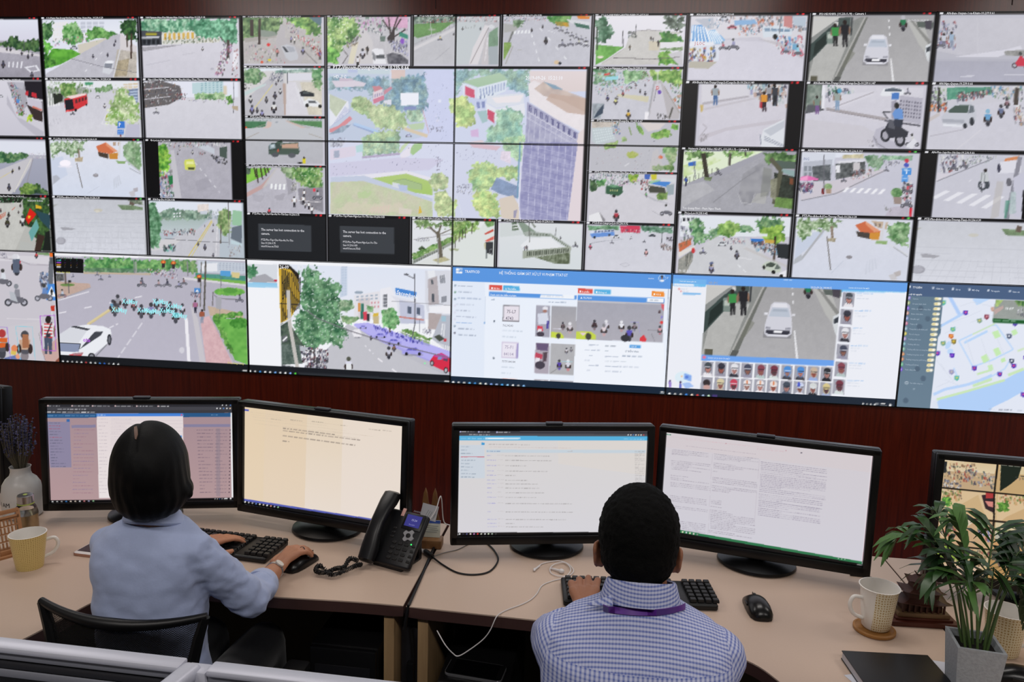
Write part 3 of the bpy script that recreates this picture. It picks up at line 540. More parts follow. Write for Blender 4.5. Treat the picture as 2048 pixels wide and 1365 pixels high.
w.l('dcc44c',6, '1735 705 1545 995');w.l('dcc44c',4, '1740 715 1570 995');w.l('e6e4e8',5, '1780 760 1768 995');w.l('55565e',3, '1340 850 1700 875 1970 890');w.f('1212 560 1280 560 1330 720 1310 920 1230 920 1212 700','3c6a48','7ea888', rag=14);w.k('1340 780 1600 770 1600 820 1340 825',50, 26, '333 ddd 556 a44 888');w.k('1345 910 1440 900 1440 950 1345 950',22, 34, '345 566 8ab 4a7 333');w.f('1790 640 1850 600 1900 640 1890 800 1840 840 1780 740','5d7d4c','a8b888', rag=12);w.l('5c5048',8, '1810 740 1808 890');w.l('70686a',6, '1870 560 1880 900');w.p('9ac4a4','1905 620 1980 630 1980 750 1900 740');w.p('6a7480','1900 760 1980 740 1980 890 1890 850');w.p('c0d4dc','1890 860 1980 890 1980 910 1890 890');w.k('1860 900 1980 900 1980 1000 1860 1000',14, 30, 'aaa ccc 877 99a')
for x, y, h in ((1625, 910, 40), (1680, 945, 60), (1745, 800, 30), (1748, 750, 25), (1748, 1000, 40), (1678, 755, 20)): w.m(x, y, h, '667')

# ---- middle block of five by five
def mid(key, i, j, crop, n=1, **kw): tile(key, 2+.4*i, .4*j, 2+.4*(i+n), .4*(j+n), crop, **kw)
mid('mid_a',0, 0, CB, cap='PTZ-Benh-Vien-Trung-Uong-(Cong-So-3)-10.239.0.151');w.p('bab6b6','30 70 760 70 760 505 30 505', tex=.06);w.f('30 65 400 70 380 150 340 250 120 290 30 280','3c5a3c','86a070', rag=18);w.f('400 70 700 80 760 240 640 230 500 140','40703c','a0c470', rag=20);w.p('5a7480','640 75 760 80 755 160 680 110');w.p('a8a4a0','40 270 330 240 345 260 60 310');w.p('8a948c','180 190 330 210 350 240 260 260 180 250');w.p('b8b4b8','380 140 430 160 420 260 620 420 560 505 350 505 340 300');w.l('3c3230',22, '190 90 185 330');w.l('3c3230',30, '115 100 118 250')
w.k('500 230 740 300 740 400 600 340',50, 30, 'c8505c d87878 555 ddd 778 8a8 e8e8ec');w.k('40 330 330 340 430 500 60 500',36, 32, 'ddd 776 b66 c9a 667 bab 998 888');w.k('430 130 520 150 560 240 470 220',25, 22, '334 ddd 967 88a');w.p('c2c4cc','385 345 440 325 510 345 545 430 540 465 470 480 430 450');w.p('3c4048','395 345 420 350 460 400 430 400');w.p('a9acb6','430 345 500 350 520 390 470 400');w.l('55',4, '600 390 720 505') if 0 else w.l('6a6668',6, '600 390 720 505');w.m(588, 420, 80, '8a8ab8');w.w_(512, 325, 70, 'ddd');w.w_(480, 310, 60, '99c');w.w_(350, 440, 80, 'c88');w.w_(745, 470, 90, '448');w.e('d83a3c',270, 330, 18, 14);w.e('d8c83c',280, 470, 16, 12);w.e('d85a3c',210, 490, 14, 12)
w.k('640 330 760 370 750 440 680 420',14, 36, '333 a33 ddd 777')
mid('mid_b',1, 0, CB, cap='PTZ-Ngo-Quyen-10.239.0.68');w.p('c2c0c6','815 65 1565 65 1565 505 815 505', tex=.05);w.p('ccc9cc','1110 180 1170 180 1240 300 1250 505 1040 505 1100 330');w.p('d8d2be','1050 330 1110 300 1060 505 1010 505');w.k('900 80 1560 70 1560 200 1200 200',90, 40, '968 c8c 4a6a54 8a9a94 c9a8c0 556 b8b0c0');w.p('d2a8c4','1345 70 1560 70 1560 180 1360 160', tex=.1);w.k('1180 150 1330 220 1330 250 1230 210',30, 28, 'ddd 99a 344');w.f('815 70 1080 80 1130 240 1000 330 930 400 815 380','3f7038','b4d088', rag=26, sc=5, hi='e8f0dc');w.f('815 330 930 400 920 505 815 505','3a7a34','8cc468', rag=20)
for P in ('1410 300 1400 200 1385 80','1410 240 1500 90','1400 200 1330 100','1420 210 1470 70','1430 260 1540 190'): w.l('3c3434',12, P)
w.p('3c3638','1370 270 1440 170 1440 300 1390 320');w.p('3f8a78','1490 210 1565 240 1565 280 1480 250');w.k('1380 290 1560 300 1560 430 1420 380',90, 30, 'd8d8e4 445 8a8ac0 667 aab');w.e('8a58c0',1512, 295, 20, 26);w.p('6a7a74','1305 250 1360 250 1350 300 1310 300');w.k('1000 250 1130 260 1080 340 1000 360',26, 30, '333 555 a98');w.l('6c686c',8, '960 505 1010 430 970 380');w.m(1145, 460, 110, 'c8c8d4');w.w_(1190, 420, 80, '333');w.m(1148, 225, 30, '99b');w.w_(1100, 540, 110, 'd8d8de')
w.p('e4e4ea','1228 380 1260 362 1335 370 1365 505 1245 505');w.p('55585e','1268 425 1345 420 1352 455 1268 458');w.p('8a8c92','1232 385 1262 420 1262 480 1240 460');w.p('4a4a54','1365 420 1420 402 1500 420 1565 470 1565 505 1380 505', mix='77777f', sc=4)
mid('mid_c',2, 0, CB, cap='PTZ-Cho-Ben-Ngu-10.239.0.120');w.p('c2c2c8','1620 65 2600 65 2600 510 1620 510', tex=.03);w.f('1620 60 2020 60 2020 130 1620 140','4a5a54','9aa89c', rag=8);w.k('1700 80 2010 85 2010 130 1700 130',50, 20, 'ddd 444 899 c44');w.p('6f9660','1625 140 1990 120 1870 210 1660 270 1625 250', tex=.12);w.e('9aaa90',1790, 190, 40, 10);w.p('b8bcc0','1620 260 1680 270 1760 260 1620 340');w.p('d4d2d6','1620 355 2020 160 2020 185 1620 385');w.l('a8a6ac',5, '1620 330 2010 150');w.l('cdd0d4',5, '1780 110 1785 235')
for i in range(8): w.l('8f8c94',4, [1700+i*42, 300-i*20, 1702+i*42, 275-i*20])
w.ms(1865, 290, 45, 'dcc050');w.m(1990, 245, 30, '555');w.l('a8a8ae',4, '1820 470 1960 350');w.S(*CC_);w.k('60 55 440 55 440 110 60 110',60, 22, 'ddd 89a 455 b66 eee');w.p('c6ccd0','50 110 300 110 200 470 50 470');w.p('7f9a84','335 200 410 150 410 320 330 320', tex=.1);w.p('a8b0b6','320 320 410 310 410 470 330 470');w.p('dcd8dc','300 135 335 140 300 280 240 470 165 470 200 330');w.l('6c6466',5, '335 150 180 460');w.p('c8c4c8','290 290 320 200 330 320 330 470 270 470');w.l('e6e4e8',6, '300 440 325 240 310 360');w.e('d8dade',355, 150, 26, 18);w.m(263, 180, 30, '667');w.m(115, 180, 30, '998');w.k('100 150 220 140 220 160 100 170',4, 20, '777')
mid('mid_d',3, 0, CC_, cap='PTZ-Cho-Dong-Ba-10.235.0.81');w.p('c4c4ce','465 52 1195 52 1190 468 460 468', tex=.03);w.k('470 55 880 55 880 100 470 110',90, 18, '445 bbb 677 c88 dde');w.p('b0b0b0','465 120 600 140 520 250 465 240');w.f('540 95 640 90 620 150 550 150','5f7a5c','9aae96', rag=8);w.car(628, 138, 36, 'e8e8ec');w.f('830 52 1050 55 1000 130 860 110','3c7a40','80a868', rag=14);w.p('d8822e','1085 58 1195 62 1190 85 1095 82');w.p('d4d6dc','995 85 1195 110 1195 150 1030 120');w.p('3f6a5c','1060 115 1190 140 1190 170 1080 150');w.p('c89a3c','900 105 1010 110 1020 150 910 140', mix='8a8a4c');w.zebra('550 185 700 175 695 205 540 210',5, 'eceef2', .5)
w.l('7a7c7c',14, '545 190 505 290');w.p('8aa862','465 280 525 280 530 310 465 440', tex=.15);w.l('aaa8a6',8, '545 310 480 465');w.p('bfbfc8','470 200 530 190 500 280 465 280');w.dash('eceef2',7, '700 210 770 460',30, 40);w.dash('eceef2',7, '770 160 1000 430',34, 70);w.dash('eceef2',5, '840 180 900 200',16, 10)
for x, y in ((910, 170), (950, 190), (1000, 210), (1040, 235), (1080, 250), (1120, 265), (1160, 280)): w.ms(x, y, 44, 'aab','333')
for x, y, h, c in ((960, 320, 70, '99a'), (1030, 310, 60, 'bbc'), (1100, 305, 60, 'bba'), (1160, 318, 50, 'ddd')): w.ms(x, y, h, c)
w.m(822, 300, 75, '444');w.m(702, 195, 40, '333');w.m(795, 165, 35, '555');w.e('d8c0a0',912, 450, 22, 18);w.e('333640',940, 458, 14, 12);w.e('b8b8b8',600, 345, 20, 5)
mid('mid_e',4, 0, CC_, cap='PTZ-Cong-Vien-Cau-Phu-Xuan-10.239.0.53');w.p('e4e2ea','1250 50 2000 50 2000 470 1240 470', c2='dcdae4');w.p('c8c6c4','1590 190 1700 175 1980 195 1800 300 1790 470 1290 470 1500 330 1530 240', tex=.04);w.p('d2c4a4','1700 270 1800 270 1780 350 1700 350', .5);w.p('5f9a48','1250 300 1490 320 1330 430 1250 470', mix='7cb860', sc=5);w.f('1250 80 1330 70 1400 180 1340 290 1260 300','2f5a40','7a9a84', rag=24);w.l('3c4a3c',12, '1262 150 1262 350');w.f('1820 60 1995 55 1990 180 1900 170 1830 130','2c3a30','8a988c', rag=30, hi='dde');w.f('1790 200 1860 190 1990 230 1980 280 1800 280','2f6a34','6c9a54', rag=12);w.p('e0dee4','1800 280 1985 275 1985 320 1795 330');w.f('1790 330 1985 320 1985 350 1800 345','6c8a5c','a0b490', rag=5);w.f('1785 365 1850 355 1940 430 1950 470 1780 470','3a7a2c','88b45c', rag=12)
w.p('c8c6cc','1860 380 1980 350 1985 470 1950 470');w.l('3c3c42',7, '1480 180 1482 320');w.l('44444a',5, '1592 130 1592 240');w.l('6a6468',5, '1400 412 1560 415 1700 425 1960 405');w.l('8a868a',5, '1530 210 1600 185 1700 175 1800 185');w.k('1525 190 1590 190 1590 240 1520 240',18, 26, '333 566 3a4a3c');w.w_(1540, 350, 50, '443');w.w_(1718, 270, 40, '333');w.w_(1735, 275, 36, '444');w.w_(1780, 320, 60, '333');w.e('e4dcd0',1290, 405, 26, 12);w.l('b8b4b0',6, '1500 330 1300 460')
mid('mid_f',0, 1, CB, cap='PTZ-Cau-Truong-Tien-10.239.0.22');w.p('d2d0d2','40 545 760 545 765 980 40 980');w.p('dfe6ee','40 545 760 545 760 580 40 580');w.f('330 575 680 560 680 590 330 600','6c8a84','a8bcb4', rag=5);w.p('dadae4','450 600 670 600 670 660 450 670');w.p('c0bfc6','300 620 410 600 430 980 40 980 40 860', tex=.03);w.f('40 560 180 550 250 620 180 700 40 690','46704a','a4bc98', rag=16);w.p('c4d4d4','40 770 250 690 250 705 40 810');w.p('d8d6de','440 680 520 680 640 975 430 975', tex=.02);w.p('b8a49c','400 690 430 690 430 975 415 975');w.l('e8eaee',6, '540 740 650 975');w.l('e8eaee',4, '520 720 570 880');w.p('d4cec0','560 680 760 680 760 975 640 975', tex=.08);w.f('660 560 760 550 760 690 680 660','44784c','8fb48a', rag=14);w.f('670 660 760 650 760 750 680 720','66905c','c4d0b8', rag=16)
w.l('d8cc8c',7, '310 700 130 930');w.l('4a4e58',8, '445 590 445 690');w.l('6a6e78',6, '190 590 195 690');w.p('30343a','555 770 600 755 690 780 690 810 570 810');w.p('50585a','590 765 640 768 650 785 590 785');w.p('e6e8ec','590 860 640 825 720 850 760 890 760 905 600 895');w.p('3c4048','635 850 700 850 715 870 640 865');w.e('222',625, 890, 16, 18);w.e('222',745, 898, 16, 16);w.k('300 590 400 590 400 680 270 680',60, 22, '55606a 8a8a90 ddd 446');w.k('50 700 120 700 90 750 50 750',12, 24, '333 ddd')
for x, y, h, c in ((105, 870, 80, 'ccc'), (118, 970, 95, '88b'), (250, 870, 70, '777'), (330, 835, 80, '445'), (378, 790, 60, 'ddd'), (320, 960, 120, 'ddd'), (340, 710, 40, '445'), (360, 680, 35, '667'), (165, 960, 60, '555'), (210, 1000, 80, '99c')): w.m(x, y, h, c, '2a2c34')
tile('mid_big',2.4, .4, 3.6, 1.6, CB, 'd0d6ec', cap='PTZ-Vincom-Duong-Ha-Noi_10.235.0.66', mt=.022, ml=.01, mr=.015)
w.p('c2cce0','830 560 2020 560 2020 1260 830 1260');w.p('cdd2ee','1715 570 2020 570 2020 1260 1420 1260 1700 1180', tex=.01);w.f('830 620 1300 640 1500 640 1720 600 1750 860 1720 950 1560 960 1400 920 1240 830 1160 740 830 760','7a9ab4','a0b8be', rag=20, sc=8);w.p('c6d4dc','830 560 1400 570 1400 610 830 600');w.p('b8c2e0','1010 560 1100 570 1100 600 1010 600');w.p('d8d0dc','860 670 1050 660 1180 690 1160 720 900 730');w.p('c9bccc','930 640 1060 650 1060 670 930 672')
w.p('d8c4c0','1410 570 1540 570 1540 640 1420 720', tex=.03);w.l('e2e2f0',6, '1405 570 1405 740');w.f('1420 660 1560 620 1680 640 1740 760 1720 900 1640 910 1420 860','7796ac','9ab4b4', rag=16, sc=6);w.p('e0d2da','1240 770 1330 740 1345 830 1240 870');w.p('c88a94','1235 720 1300 715 1335 740 1255 770');w.p('d0849a','1240 840 1345 800 1345 840 1250 880');w.wg('1250 790 1335 770 1335 800 1250 830',4, 1, '8a86ac', .4, .8);w.p('c890a0','1340 760 1410 720 1420 740 1345 800');w.p('dcdce8','1340 850 1410 840 1410 890 1350 880')
w.p('e4e6f0','835 790 1015 860 1020 950 840 1090');w.p('c4ccb8','840 790 1000 860 900 1000 840 920', tex=.05);w.wg('1000 880 1050 940 960 1010 840 1110',6, 1, 'b4b8d8', .5, .8);w.p('d8929a','1030 990 1050 1020 900 1150 840 1140 840 1110 920 1080');w.p('9aacd0','1050 1060 1300 1140 1300 1170 1060 1080');w.p('b4ccec','1070 1050 1310 1130 1300 1150 1060 1070');w.p('8896ac','830 1160 960 1080 1040 1070 960 1140', mix='a8b8c8')
w.f('1050 830 1130 800 1220 850 1240 930 1180 990 1100 970 1040 900','9ab488','c0d0a4', rag=14, sc=6);w.f('1180 920 1300 880 1420 900 1540 970 1560 1080 1440 1130 1300 1100 1180 1000','9cb68e','c8d4ac', rag=18, sc=6);w.p('eceef8','1495 780 1665 778 1662 890 1500 896');w.l('7a86c8',16, '1575 900 1575 970');w.p('8894c0','1530 905 1640 900 1640 935 1530 940');w.f('1560 940 1680 940 1720 1020 1600 1060 1550 1010','9ab8a4','b8ccb4', rag=10);w.p('bcd0b0','1560 1070 1720 1050 1710 1110 1600 1120');w.p('d8c8b0','1530 1090 1750 1160 1740 1190 1530 1120');w.l('d0a8a8',6, '1700 930 1760 1150');w.car(1570, 1180, 70, 'c8cce4', dark='7a80a8')
w.f('1140 1180 1300 1130 1480 1130 1500 1200 1440 1260 1140 1260','8cac98','b4c8a0', rag=14, sc=6);w.car(1730, 610, 36, 'eef', dark='8890b8');w.p('e4e8f6','1845 840 1870 840 1870 870 1845 870');w.k('1820 970 1860 970 1860 1060 1820 1060',14, 22, 'eef ccd 9ab');w.k('1760 1080 1890 1090 1890 1130 1760 1140',20, 24, '667 889 aab');w.k('1750 700 1990 700 1990 1250 1800 1250',34, 14, '8890b0 dde 778');w.f('1940 830 2030 820 2030 980 1960 960','a4c08c','d0dca4', rag=12)
w.S(*CC_);w.p('d0d6ec','40 800 640 700 640 1140 40 1140');w.f('40 520 680 520 680 760 440 640 240 560 120 640 40 760','8cacb8','a8c4b4', rag=20, sc=8);w.p('b4ccb4','110 620 430 545 500 605 240 668', c2='a8c4a8');w.p('dce4f0','240 670 490 605 480 700 300 770 230 770');w.p('dce2f0','110 630 230 670 225 770 120 740');w.p('d0607c','135 655 215 690 215 765 135 730');w.wg('250 680 480 620 475 690 260 750',9, 1, '9aa6c8', .4, .9);w.p('c8d0ea','130 745 310 770 310 850 200 830');w.wg('220 790 310 780 310 840 230 850',2, 1, '8a94c0', .6, .9);w.wg('245 745 390 715 380 740 250 770',4, 1, '6a7aa0', .3, 1)
w.p('dce0ea','315 740 635 715 630 800 400 840 320 800');w.p('ece6ea','360 755 630 730 600 790 400 800');w.p('e4e6ee','310 800 400 850 640 800 640 900 380 950 320 940');w.p('cc5a74','325 850 385 880 380 970 325 930');w.p('a8c4c8','235 870 320 860 325 950 280 970');w.f('390 870 520 830 620 900 620 1130 300 1130 320 1020 400 980','88b0a4','accab0', rag=20, sc=7);w.f('40 760 130 740 220 840 210 980 60 1010 40 900','a4c084','d0dc9c', rag=16, sc=6);w.p('d4b8dc','180 1030 245 1015 250 1085 185 1080');w.f('440 1100 640 1060 640 1200 440 1200','9ac0a0','bcd4ac', rag=14);w.p('dcccd0','140 1130 280 1110 400 1230 160 1230')
w.p('e2d6d8','680 530 1165 530 1165 700 690 720', c2='dcd0d0');w.p('e8e2e6','670 640 720 610 1160 800 1150 1060 900 930 680 790', tex=.02);w.p('b8a8a4','720 680 800 620 960 690 1160 760 1160 880 960 780 800 740', mix='d4c4bc', sc=10);w.p('8aa4b8','800 620 900 650 970 690 880 680');w.p('c4aca0','860 720 1160 760 1160 900 1000 880 820 770', .8)
w.p('a9a8c4','660 790 900 930 1095 1050 1060 1230 640 1230', c2='8f90b4', mix='b4b4cc', sc=6);w.wg('665 800 1090 1050 1085 1120 660 870',9, 1, '6c6c94', .5, .8);w.l('dcdcea',7, '665 870 1080 1110');w.l('d0d0e2',6, '655 920 1080 1160')
for i in range(9): w.l('c8c8dc',5, [690+i*45, 830+i*27, 660+i*45, 1240])
w.p('e4d8d8','1095 1050 1160 1000 1140 1230 1060 1230')
w.S(*CG);w.p('d2d6ea','40 20 640 20 600 690 40 690');w.p('d8bcc8','160 30 440 60 400 95 200 70');w.f('440 20 630 20 620 200 480 120','9ac0a8','c0d8b4', rag=12, sc=6);w.p('dcd2e0','440 100 520 100 520 210 430 170', tex=.1);w.f('150 280 220 200 330 190 420 240 580 220 590 340 480 340 420 300 400 400 280 440 200 420','8cb48c','c4d89c', rag=18, sc=6);w.f('200 440 300 430 400 460 430 600 420 660 280 660 200 560','9abc80','d0dc98', rag=18, sc=6);w.p('8a9cbc','400 320 590 400 590 500 430 460 350 420', tex=.1);w.p('d8ccc0','420 500 540 470 590 560 590 690 440 660');w.p('a09cb4','545 600 575 590 560 660 540 660')
w.p('a8a8ca','630 20 1090 20 1000 680 590 680 600 460', mix='9090ba', sc=5)
for i in range(7): w.l('c8c8e2',6, [700+i*58, 30, 655+i*56, 680], .8)
for i in range(9): w.l('b8b8d8',5, [630-i*4, 40+i*78, 1070-i*8, 150+i*74], .8)
for i in range(9): w.l('8484b0',8, [640-i*4, 75+i*78, 1060-i*8, 185+i*74], .5)
w.l('e4e4f2',8, '630 20 585 520 600 680');w.l('7aa0bc',12, '600 20 575 500');w.p('e2d6dc','1090 20 1140 20 1115 690 1000 690');w.k('55 380 190 370 190 470 60 450',46, 16, '445 667 ddd 889');w.k('60 60 400 80 420 170 60 200',16, 14, '667 88a');w.l('e0e4ee',4, '60 480 110 640');w.f('40 500 70 510 60 580 40 590','9abc80','d0dc98', rag=8)
w.S(*CF_);w.p('d6daee','840 60 2000 60 2000 760 840 760');w.p('dcd4e4','845 140 1080 110 1080 200 845 240');w.p('a8b0c4','880 155 930 150 930 215 880 220');w.p('c8ccd8','845 60 1000 60 960 110 845 120', tex=.15);w.k('850 30 1000 30 960 110 850 130',24, 30, '99a dde 778');w.f('1140 60 1480 60 1490 170 1300 190 1140 200','90b0a0','bcd0b0', rag=14, sc=5);w.p('b8d8dc','1080 110 1150 90 1150 160 1090 170');w.l('b4aac4',20, '1140 215 1490 180');w.p('c8d8b4','1500 120 1560 60 1590 62 1500 170 1480 170');w.p('a8c894','1570 160 1620 90 1700 80 1690 130 1610 195');w.p('e6e2ee','1490 190 1600 90 1580 200 1500 230');w.p('ccc6de','840 270 1480 215 1900 230 1760 330 1550 340 840 390', .6)
w.p('e6e4ee','840 400 1550 335 1780 400 1780 430 1540 360 1230 405');w.p('b4cc80','1230 405 1550 362 1790 440 1790 560 1580 530', c2='a8c870');w.p('a8c08c','1420 430 1530 410 1690 460 1690 510 1590 500');w.l('8aa07c',5, '1420 430 1530 410 1690 460 1690 510');w.p('c4cce0','850 395 1160 380 1790 590 1790 615 1150 430 850 440');w.p('d8dce4','1420 440 1490 455 1490 500 1420 480');w.p('b8c4e0','1470 460 1560 470 1560 520 1490 520')
w.p('cfcdb8','845 440 1150 430 1560 545 1790 620 1790 760 845 730', mix='c0cba8', sc=9, tex=.05);w.p('dccfc0','1000 620 1500 640 1560 720 900 720', .5, rag=20);w.p('b8d09c','1100 530 1240 530 1200 590 1100 580', .7, rag=10);w.zebra('1230 670 1400 650 1390 720 1180 730',7, 'dcc8bc', .4);w.p('d8d0c4','1480 670 1600 690 1590 740 1480 730');w.p('d8b84c','1670 660 1690 720 1660 730');w.l('d8b84c',9, '1670 660 1690 720')
w.f('1790 360 1860 345 1940 400 1930 500 1800 520 1760 430','a0b48c','c8d0a8', rag=14);w.f('1800 540 1900 520 1990 600 1970 740 1850 760 1800 680','a8bc8c','d0d8a8', rag=16);w.k('850 140 1980 90 1980 350 850 380',46, 16, '778 889 5a5a7a ccd', .8);w.k('1820 210 1870 210 1860 340 1820 340',12, 20, '667 545');w.p('d8dcec','1940 400 2000 400 2000 600 1990 640 1930 520');w.f('1960 600 2010 620 2000 760 1950 740','a4c088','c8d8a0', rag=10)
w.S(*CB); T(875, 642, 38, 'f6f6fc','HD-IPC');w.S(*CC_); T(648, 598, 38, 'f6f6fc','2019-09-26  15:21:10')
mid('mid_g',4, 1, CC_, cap='PTZ-Le-Loi-Nguyen-Cong-Tru-10.239.0.100');w.p('c8c8d2','1235 510 1980 510 1960 930 1220 930', tex=.03);w.f('1235 510 1420 510 1420 640 1240 640','4a7a54','a0b8a0', rag=16);w.wg('1290 540 1640 530 1620 640 1300 680',9, 4, 'b8ccd4', .6, .5);w.k('1240 540 1640 530 1600 680 1250 740',110, 24, '456 9ab8a4 ddd 3a5a48 88a c88');w.p('9ad4e0','1330 580 1440 570 1440 600 1330 610');w.p('d8504c','1320 555 1370 545 1370 560 1320 570');w.f('1480 530 1660 520 1700 580 1500 640','5c8a5c','a8c4a0', rag=10);w.f('1690 530 1980 510 1970 660 1880 640 1740 600','5c8a44','b0cc7c', rag=16);w.p('d4cc9c','1440 720 1700 740 1690 790 1430 740', .6);w.p('b8b4b8','1740 610 1800 610 1960 870 1950 930 1700 930');w.p('d0ced8','1750 640 1800 630 1860 930 1700 930', .8)
w.l('a8a8ae',12, '1740 640 1700 860 1690 920');w.p('eceaf0','1665 870 1700 870 1690 930 1660 930');w.l('d8d8dc',8, '1775 520 1770 640');w.l('8c8a92',7, '1765 660 1740 780');w.e('6a4ab0',1788, 705, 16, 18);w.e('c8484c',1770, 670, 12, 14);w.e('e8e8ee',1770, 670, 7, 8);w.p('8a9098','1220 800 1320 800 1290 920 1220 925', mix='aab4bc');w.p('3c4a5c','1260 870 1320 800 1310 880 1230 925');w.k('1870 620 1970 640 1960 860 1900 760',30, 34, '8ab08c c86a4c 556 ddd 3a7a4c');w.k('1770 880 1890 900 1880 925 1770 925',12, 26, '222 444');w.l('5a5854',14, '1900 830 1870 920');w.l('8a8478',5, '1830 660 1960 880')
w.k('1640 530 1700 530 1700 620 1630 620',30, 14, '445 a44 ddd');w.car(1565, 635, 60, 'e8e8f0')
for x, y, h, c in ((1350, 780, 60, '447'), (1418, 810, 70, 'dd9'), (1480, 740, 50, 'a44'), (1625, 715, 40, '333'), (1668, 735, 45, '334'), (1590, 660, 30, '555'), (1525, 930, 90, 'd0a83c'), (1668, 660, 30, '555'), (1550, 680, 26, '445'), (1432, 770, 40, 'ddd')): w.m(x, y, h, c)
mid('mid_h',0, 2, CB, cap='PTZ-Cau-Nam-Giao-10.239.0.131');w.p('bcc0c6','50 1010 770 1010 770 1260 50 1260');w.k('60 1010 760 1010 760 1040 60 1040',60, 16, '566 899 bbb 455');w.p('c4c6cc','300 1020 420 1020 760 1180 760 1260 50 1260 50 1200 300 1080');w.p('4a7a58','50 1040 250 1045 240 1090 60 1110', tex=.12);w.p('d4bcb4','260 1040 300 1050 295 1090 60 1195 50 1180 250 1085');w.p('5a8a5c','440 1035 760 1040 760 1100 560 1070', tex=.12);w.p('cfb8b0','415 1035 440 1035 760 1160 760 1180');w.l('a8a29c',5, '440 1035 760 1140');w.l('a8a29c',5, '250 1065 60 1130');w.m(434, 1185, 55, 'ccd','99a');w.e('d85a3c',60, 1115, 14, 26);w.w_(120, 1150, 36, 'ddd');w.e('9aa0aa',345, 1050, 14, 6)
w.S(*CF_);w.p('bcbec4','50 -60 770 -60 770 270 50 270', c2='b6b6be', tex=.02);w.p('c2c4ca','50 -60 770 -60 770 40 50 40');w.l('a9a29c',6, '60 35 180 -20');w.l('a9a29c',6, '640 -10 765 30');w.p('3f4c48','270 110 300 80 380 80 385 165 270 185');w.p('8fa0a8','275 95 330 88 335 130 280 140');w.p('c2ced4','290 100 320 98 325 120 295 125');w.p('46584e','340 75 390 50 400 80 350 95');w.p('4a5a50','385 85 545 85 552 170 420 190 380 170');w.p('c4a08c','390 95 540 82 545 130 395 130');w.l('59685e',10, '385 90 545 80');w.l('56645c',10, '385 132 550 135');w.p('4c5c54','265 150 560 150 545 185 290 190');w.e('55585e',330, 190, 34, 20);w.e('5c5f66',485, 195, 34, 22);w.e('d05a48',357, 150, 8, 14);w.p('d8cc30','580 225 612 222 612 268 585 268');w.e('2c2622',596, 216, 10, 9);w.e('333',560, 262, 24, 8)
mid('mid_i',4, 2, CC_, cap='PTZ-Vincom-Duong-Dong-Da_10.235.0.67');w.p('bebec8','1215 955 1950 955 1950 1300 1200 1300');w.p('c0cacf','1215 1010 1380 1000 1420 1110 1260 1150 1215 1120');w.wg('1220 1020 1380 1005 1410 1100 1250 1140',8, 5, 'd8e2e6', .5, .5);w.k('1380 960 1450 960 1460 1060 1400 1060',40, 24, 'd07a3c 4a6a5c 8aa 4a5aa0 c8b090 ddd');w.p('c4bcb4','1215 960 1390 960 1380 1000 1215 1010', tex=.15);w.f('1590 965 1640 1010 1665 1060 1630 1060 1590 1010','54823c','90b468', rag=8);w.p('d6cece','1620 965 1840 970 1790 1020 1690 1040');w.f('1710 1060 1840 1020 1890 1050 1870 1090 1730 1100','5c8c40','9cbc6c', rag=10);w.f('1890 975 1945 985 1940 1040 1890 1010','4f8a3c','8cc05c', rag=8);w.f('1460 1090 1500 1080 1510 1120 1470 1130','7a9a64','b0c490', rag=8);w.l('7a9458',9, '1530 1000 1550 1070');w.f('1340 1140 1420 1130 1420 1160 1350 1170','6a9450','9cb874', rag=6);w.car(1740, 1122, 20, 'aab')
w.S(*CG);w.p('b8b8c0','1200 -60 1400 -60 1950 -60 1950 260 1200 265', a=.0);w.p('bebec6','1200 40 1950 40 1950 262 1200 262');w.f('1310 40 1440 10 1420 70 1320 85','7a9c5c','a8bc80', rag=8);w.e('a4b25c',1557, 130, 48, 30, rag=6, mix='b4bc70');w.f('1820 60 1930 60 1925 180 1880 230 1820 120','6a9460','a8b890', rag=14);w.e('d8704c',1795, 150, 20, 14);w.f('1730 215 1900 220 1900 262 1730 262','47703c','809c64', rag=12);w.k('1220 60 1840 60 1780 250 1220 250',60, 10, '666 ddd a66 889');w.l('e0e0e6',6, '1490 225 1530 200');w.p('ccc6c4','1730 110 1770 80 1830 260 1700 250', .4)
mid('mid_j',0, 3, CF_, cap='PTZ-Cua-Hien-Nhon-Doan-Thi-Diem-10.239.0.116');w.p('b9b7c2','60 310 770 310 775 720 60 720', tex=.05);w.p('8cc850','60 320 300 315 240 380 60 460', mix='78b848', sc=6);w.f('60 310 110 320 120 360 60 380','2c3c30','5a6a5c', rag=12);w.p('c2a2a0','65 540 200 470 290 380 310 380 220 500 65 580');w.p('c4c0c0','280 390 340 310 360 320 250 480 210 500')
for x, a, b in ((170, 320, 450), (210, 310, 420), (245, 310, 390), (150, 310, 400), (270, 312, 360)): w.l('3a2c2c',12, [x-14, a, x+5, b])
w.p('c6c4cc','350 320 400 320 440 460 250 460');w.f('370 310 560 315 560 400 480 420 430 390','5a7a54','a4b894', rag=14);w.f('490 310 765 315 770 490 640 500 560 470 480 370','3c7038','9cb878', rag=20, hi='e0e8d0');w.zebra('280 458 435 460 430 512 275 505',4, 'eef0f2', .55);w.p('a4a2ac','430 400 520 450 540 520 450 560');w.p('8f8d96','540 500 770 490 770 715 560 640', tex=.1);w.l('d8d8de',6, '535 460 530 600');w.l('dcd8dc',6, '545 610 750 625');w.k('480 440 540 440 520 540 480 540',16, 26, 'ddd 555 998');w.p('a09ea8','320 560 430 545 400 600 330 600', .6, rag=10);w.p('a2a0aa','120 550 230 570 200 630 130 610', .4, rag=8)
for x, y, h in ((505, 670, 100), (590, 650, 90), (597, 580, 70), (640, 690, 70), (605, 680, 55), (668, 735, 80)): w.w_(x, y, h, 'eceef2','2c2a30')
w.m(275, 735, 70, 'e05060');w.ms(720, 600, 90, 'c8c8d0');w.e('e04858',690, 516, 14, 16)
